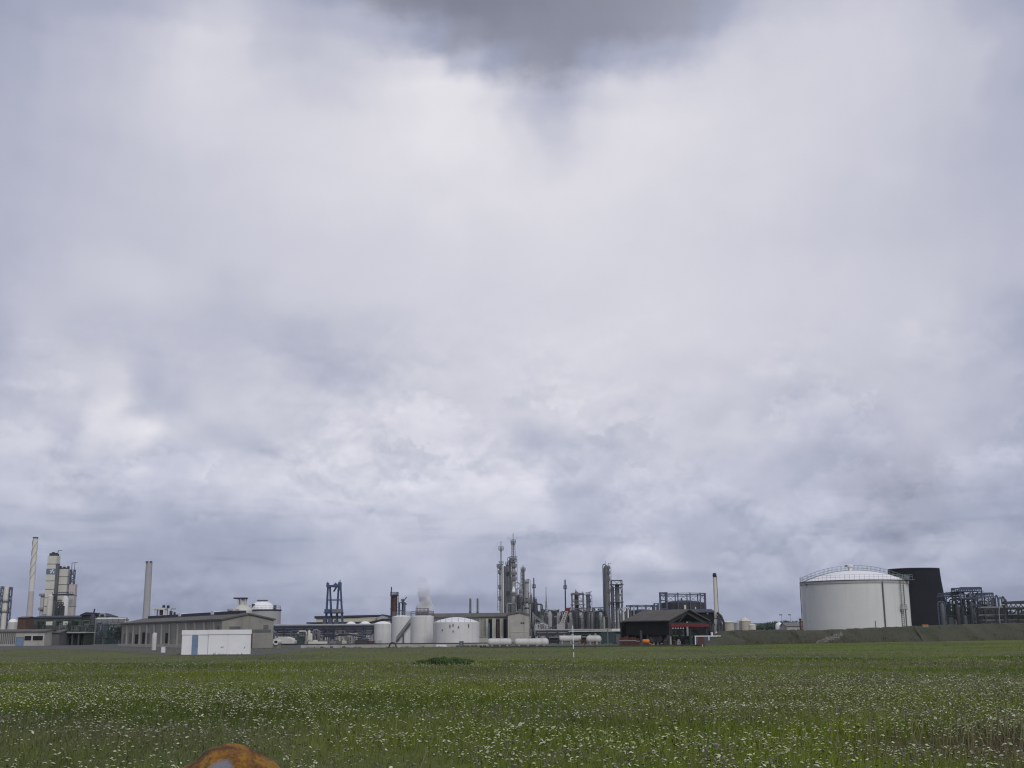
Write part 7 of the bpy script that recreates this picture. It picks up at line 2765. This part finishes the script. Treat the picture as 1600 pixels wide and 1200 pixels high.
def dens_white(x, y):
    band = 1 - .75 * np.exp(-((y - 62 - 5 * np.sin(x * .09)) / 7.0) ** 2) * (np.sin(x * .045 + 1.2) > -.5)
    p = patch(x, y * .7, .17, .4) * .5 + patch(x, y, .55, 2.2) * .5
    d = np.clip((p - .32) / .28, np.where(y < 62, .34, .12), 1) ** 1.3
    return d * np.clip((105 - y) / 62, 0.01, 1) * (.7 + .6 * np.exp(-((y - 38) / 12.0) ** 2)) * band


def dens_seed(x, y):
    p = patch(x * .6, y * 1.5, .16, 3.1) * .6 + patch(x, y, .5, .9) * .4
    d = np.clip((p - .42) / .25, .02, 1) ** 1.4
    return d * np.clip((130 - y) / 60, 0.0, 1)


parts = [heads(60000, 17, 108, .015, .036, dens_white, (.15, .30), .45, 0, 4), heads(16000, 17, 60, .022, .044, dens_white, (.15, .32), .5, 1, 3)]
co = np.concatenate([parts[0][0], parts[1][0]])
f = np.concatenate([parts[0][1], parts[1][1] + len(parts[0][0])])
ob = link('wildflowers', np_mesh('wildflowers', co, f, False), 'flower_white')
ob['kind'] = 'stuff'
ob['label'] = 'small cream white flower heads scattered over the meadow'
tops = np.concatenate([parts[0][2], parts[1][2]])
tops = tops[tops[:, 1] < 60]
sc, sf = stems(tops)
ob = link('flower_stems', np_mesh('flower_stems', sc, sf, False), 'meadow_blades')
ob['kind'] = 'stuff'
h = heads(90000, 18, 170, .018, .036, dens_seed, (.14, .30), -1.6, 2, 2)
ob = link('seed_heads', np_mesh('seed_heads', h[0], h[1], False), 'seed_heads')
ob['kind'] = 'stuff'

# ------------------------------------------------------------------ boulder
YB = 3.0
ap = pt(362, 1162.5, YB)
base_z = 0.84
H_ = ap.z - base_z
m, nt_, N_, L_ = new_mat('lichen_stone')
o_ = N_.new('ShaderNodeOutputMaterial')
b_ = N_.new('ShaderNodeBsdfPrincipled')
b_.inputs['Roughness'].default_value = .92
L_.new(b_.outputs[0], o_.inputs[0])
tc_ = N_.new('ShaderNodeTexCoord')


def onz(sc, det, off, rough=.6):
    mp = N_.new('ShaderNodeMapping')
    mp.inputs['Location'].default_value = (off, off, off)
    L_.new(tc_.outputs['Object'], mp.inputs['Vector'])
    n = N_.new('ShaderNodeTexNoise')
    n.inputs['Scale'].default_value = sc
    n.inputs['Detail'].default_value = det
    n.inputs['Roughness'].default_value = rough
    L_.new(mp.outputs[0], n.inputs['Vector'])
    return n.outputs['Fac']


cr = N_.new('ShaderNodeValToRGB')
E_ = cr.color_ramp.elements
while len(E_) < 5:
    E_.new(.5)
for e, (p, c) in zip(E_, ((.38, (.030, .022, .014)), (.46, (.10, .046, .012)), (.52, (.20, .085, .012)), (.58, (.30, .155, .018)), (.67, (.07, .038, .016)))):
    e.position = p
    e.color = (*c, 1)
L_.new(onz(14, 9, 0, .72), cr.inputs[0])
# bare grey patch where the lichen has not taken
vd = N_.new('ShaderNodeVectorMath')
vd.operation = 'DISTANCE'
L_.new(tc_.outputs['Object'], vd.inputs[0])
vd.inputs[1].default_value = (-.006, -.078, H_ - .047)
ad = N_.new('ShaderNodeMath')
ad.operation = 'MULTIPLY_ADD'
L_.new(onz(45, 6, 4, .7), ad.inputs[0])
ad.inputs[1].default_value = .035
L_.new(vd.outputs['Value'], ad.inputs[2])
mr = N_.new('ShaderNodeMapRange')
mr.inputs['From Min'].default_value = .036
mr.inputs['From Max'].default_value = .050
mr.inputs['To Min'].default_value = 1
mr.inputs['To Max'].default_value = 0
L_.new(ad.outputs[0], mr.inputs['Value'])
mx = N_.new('ShaderNodeMix')
mx.data_type = 'RGBA'
L_.new(mr.outputs[0], mx.inputs[0])
L_.new(cr.outputs[0], mx.inputs[6])
mx.inputs[7].default_value = (.20, .20, .235, 1)
L_.new(mx.outputs[2], b_.inputs['Base Color'])
bp = N_.new('ShaderNodeBump')
bp.inputs['Strength'].default_value = .7
bp.inputs['Distance'].default_value = .02
L_.new(onz(38, 8, 2, .7), bp.inputs['Height'])
L_.new(bp.outputs[0], b_.inputs['Normal'])
MATS['lichen_stone'] = m

n_a, n_z = 56, 40
vs, fs = [], []
from mathutils import noise as mnoise
for k in range(n_z):
    s = 1 - (1 - k / (n_z - 1)) ** 2.2
    d = (1 - s) * H_                         # below the tip
    # blunt pointed top spreading into broad shoulders
    wx = .006 + .112 * (min(d, .35) / .06) ** .62 + .05 * (1 - s)
    for i in range(n_a):
        a = 2 * PI * i / n_a
        x, y = wx * math.cos(a), wx * .8 * math.sin(a)
        if x < 0:
            x *= 1.02
        z = H_ * s
        q = Vector((x * 5, y * 5, z * 5))
        dn = mnoise.noise(q) * .030 + mnoise.noise(q * 3.1) * .014 + mnoise.noise(q * 8) * .006
        k2 = 1 + dn / max(.05, wx)
        vs.append((ap.x + x * k2, YB + y * k2 + .02, base_z + z - .05 * (1 - s) + mnoise.noise(q * 2 + Vector((4, 2, 1))) * .012))
for k in range(n_z - 1):
    for i in range(n_a):
        j = (i + 1) % n_a
        fs.append((k * n_a + i, k * n_a + j, (k + 1) * n_a + j, (k + 1) * n_a + i))
fs.append(tuple((n_z - 1) * n_a + i for i in range(n_a)))
o = MB().add(vs, fs).build('boulder', 'lichen_stone', None, (ap.x, YB, base_z))
tag(o, 'pointed boulder covered with orange lichen at the bottom of the view', 'boulder')

# ------------------------------------------------------------------ steam above the tanks
m = bpy.data.materials.new('steam')
m.use_nodes = True
nt_ = m.node_tree
N_, L_ = nt_.nodes, nt_.links
for n in list(N_):
    N_.remove(n)
o_ = N_.new('ShaderNodeOutputMaterial')
pv = N_.new('ShaderNodeVolumePrincipled')
pv.inputs['Color'].default_value = (.92, .92, .94, 1)
pv.inputs['Anisotropy'].default_value = 0.0
L_.new(pv.outputs[0], o_.inputs['Volume'])
tc_ = N_.new('ShaderNodeTexCoord')
nz = N_.new('ShaderNodeTexNoise')
nz.inputs['Scale'].default_value = .32
nz.inputs['Detail'].default_value = 4
L_.new(tc_.outputs['Object'], nz.inputs['Vector'])
mr = N_.new('ShaderNodeMapRange')
mr.inputs['From Min'].default_value = .33
mr.inputs['From Max'].default_value = .60
mr.inputs['To Max'].default_value = 4.0
L_.new(nz.outputs['Fac'], mr.inputs['Value'])
sx = N_.new('ShaderNodeSeparateXYZ')
L_.new(tc_.outputs['Object'], sx.inputs[0])
fz = N_.new('ShaderNodeMapRange')
fz.inputs['From Min'].default_value = 11.5
fz.inputs['From Max'].default_value = 15.5
fz.inputs['To Min'].default_value = 1
fz.inputs['To Max'].default_value = .025
L_.new(sx.outputs[2], fz.inputs['Value'])
mu = N_.new('ShaderNodeMath')
mu.operation = 'MULTIPLY'
L_.new(mr.outputs[0], mu.inputs[0])
L_.new(fz.outputs[0], mu.inputs[1])
L_.new(mu.outputs[0], pv.inputs['Density'])
MATS['steam'] = m
Yp = 340
xs0 = pt(663, 945, Yp).x
import bmesh
bm = bmesh.new()
for u, v, w in ((659, 957, 20), (669, 957, 19), (664, 953, 22), (671, 950, 15), (658, 949, 17), (664, 944, 20), (668, 940, 13), (663, 935, 18), (661, 928, 18), (664, 920, 20), (659, 911, 22)):
    c = pt(u, v, Yp)
    r = w * Yp / F / 2
    bmesh.ops.create_icosphere(bm, subdivisions=3, radius=r, matrix=Matrix.Translation((c.x - xs0, (v % 3 - 1) * .6, c.z)))
me = bpy.data.meshes.new('steam_plume')
bm.to_mesh(me)
bm.free()
me.materials.append(m)
o = bpy.data.objects.new('steam_plume', me)
C.objects.link(o)
o.location = (xs0, Yp, 0)
rm = o.modifiers.new('remesh', 'REMESH')
rm.mode = 'VOXEL'
rm.voxel_size = .35
o['kind'] = 'stuff'
o['label'] = 'small white puff of steam rising behind the white tanks'

# ------------------------------------------------------------------ haze
HAZE = 0.00008
if HAZE:
    m = bpy.data.materials.new('haze')
    m.use_nodes = True
    nt_ = m.node_tree
    N_, L_ = nt_.nodes, nt_.links
    for n in list(N_):
        N_.remove(n)
    o_ = N_.new('ShaderNodeOutputMaterial')
    pv = N_.new('ShaderNodeVolumePrincipled')
    pv.inputs['Color'].default_value = (.80, .86, .97, 1)
    pv.inputs['Density'].default_value = HAZE
    L_.new(pv.outputs[0], o_.inputs['Volume'])
    MATS['haze'] = m
    o = MB().box(-3500, 3500, -400, 3600, -1.5, 110).build('haze', 'haze', None, (0, 1600, 0))
    o['kind'] = 'stuff'
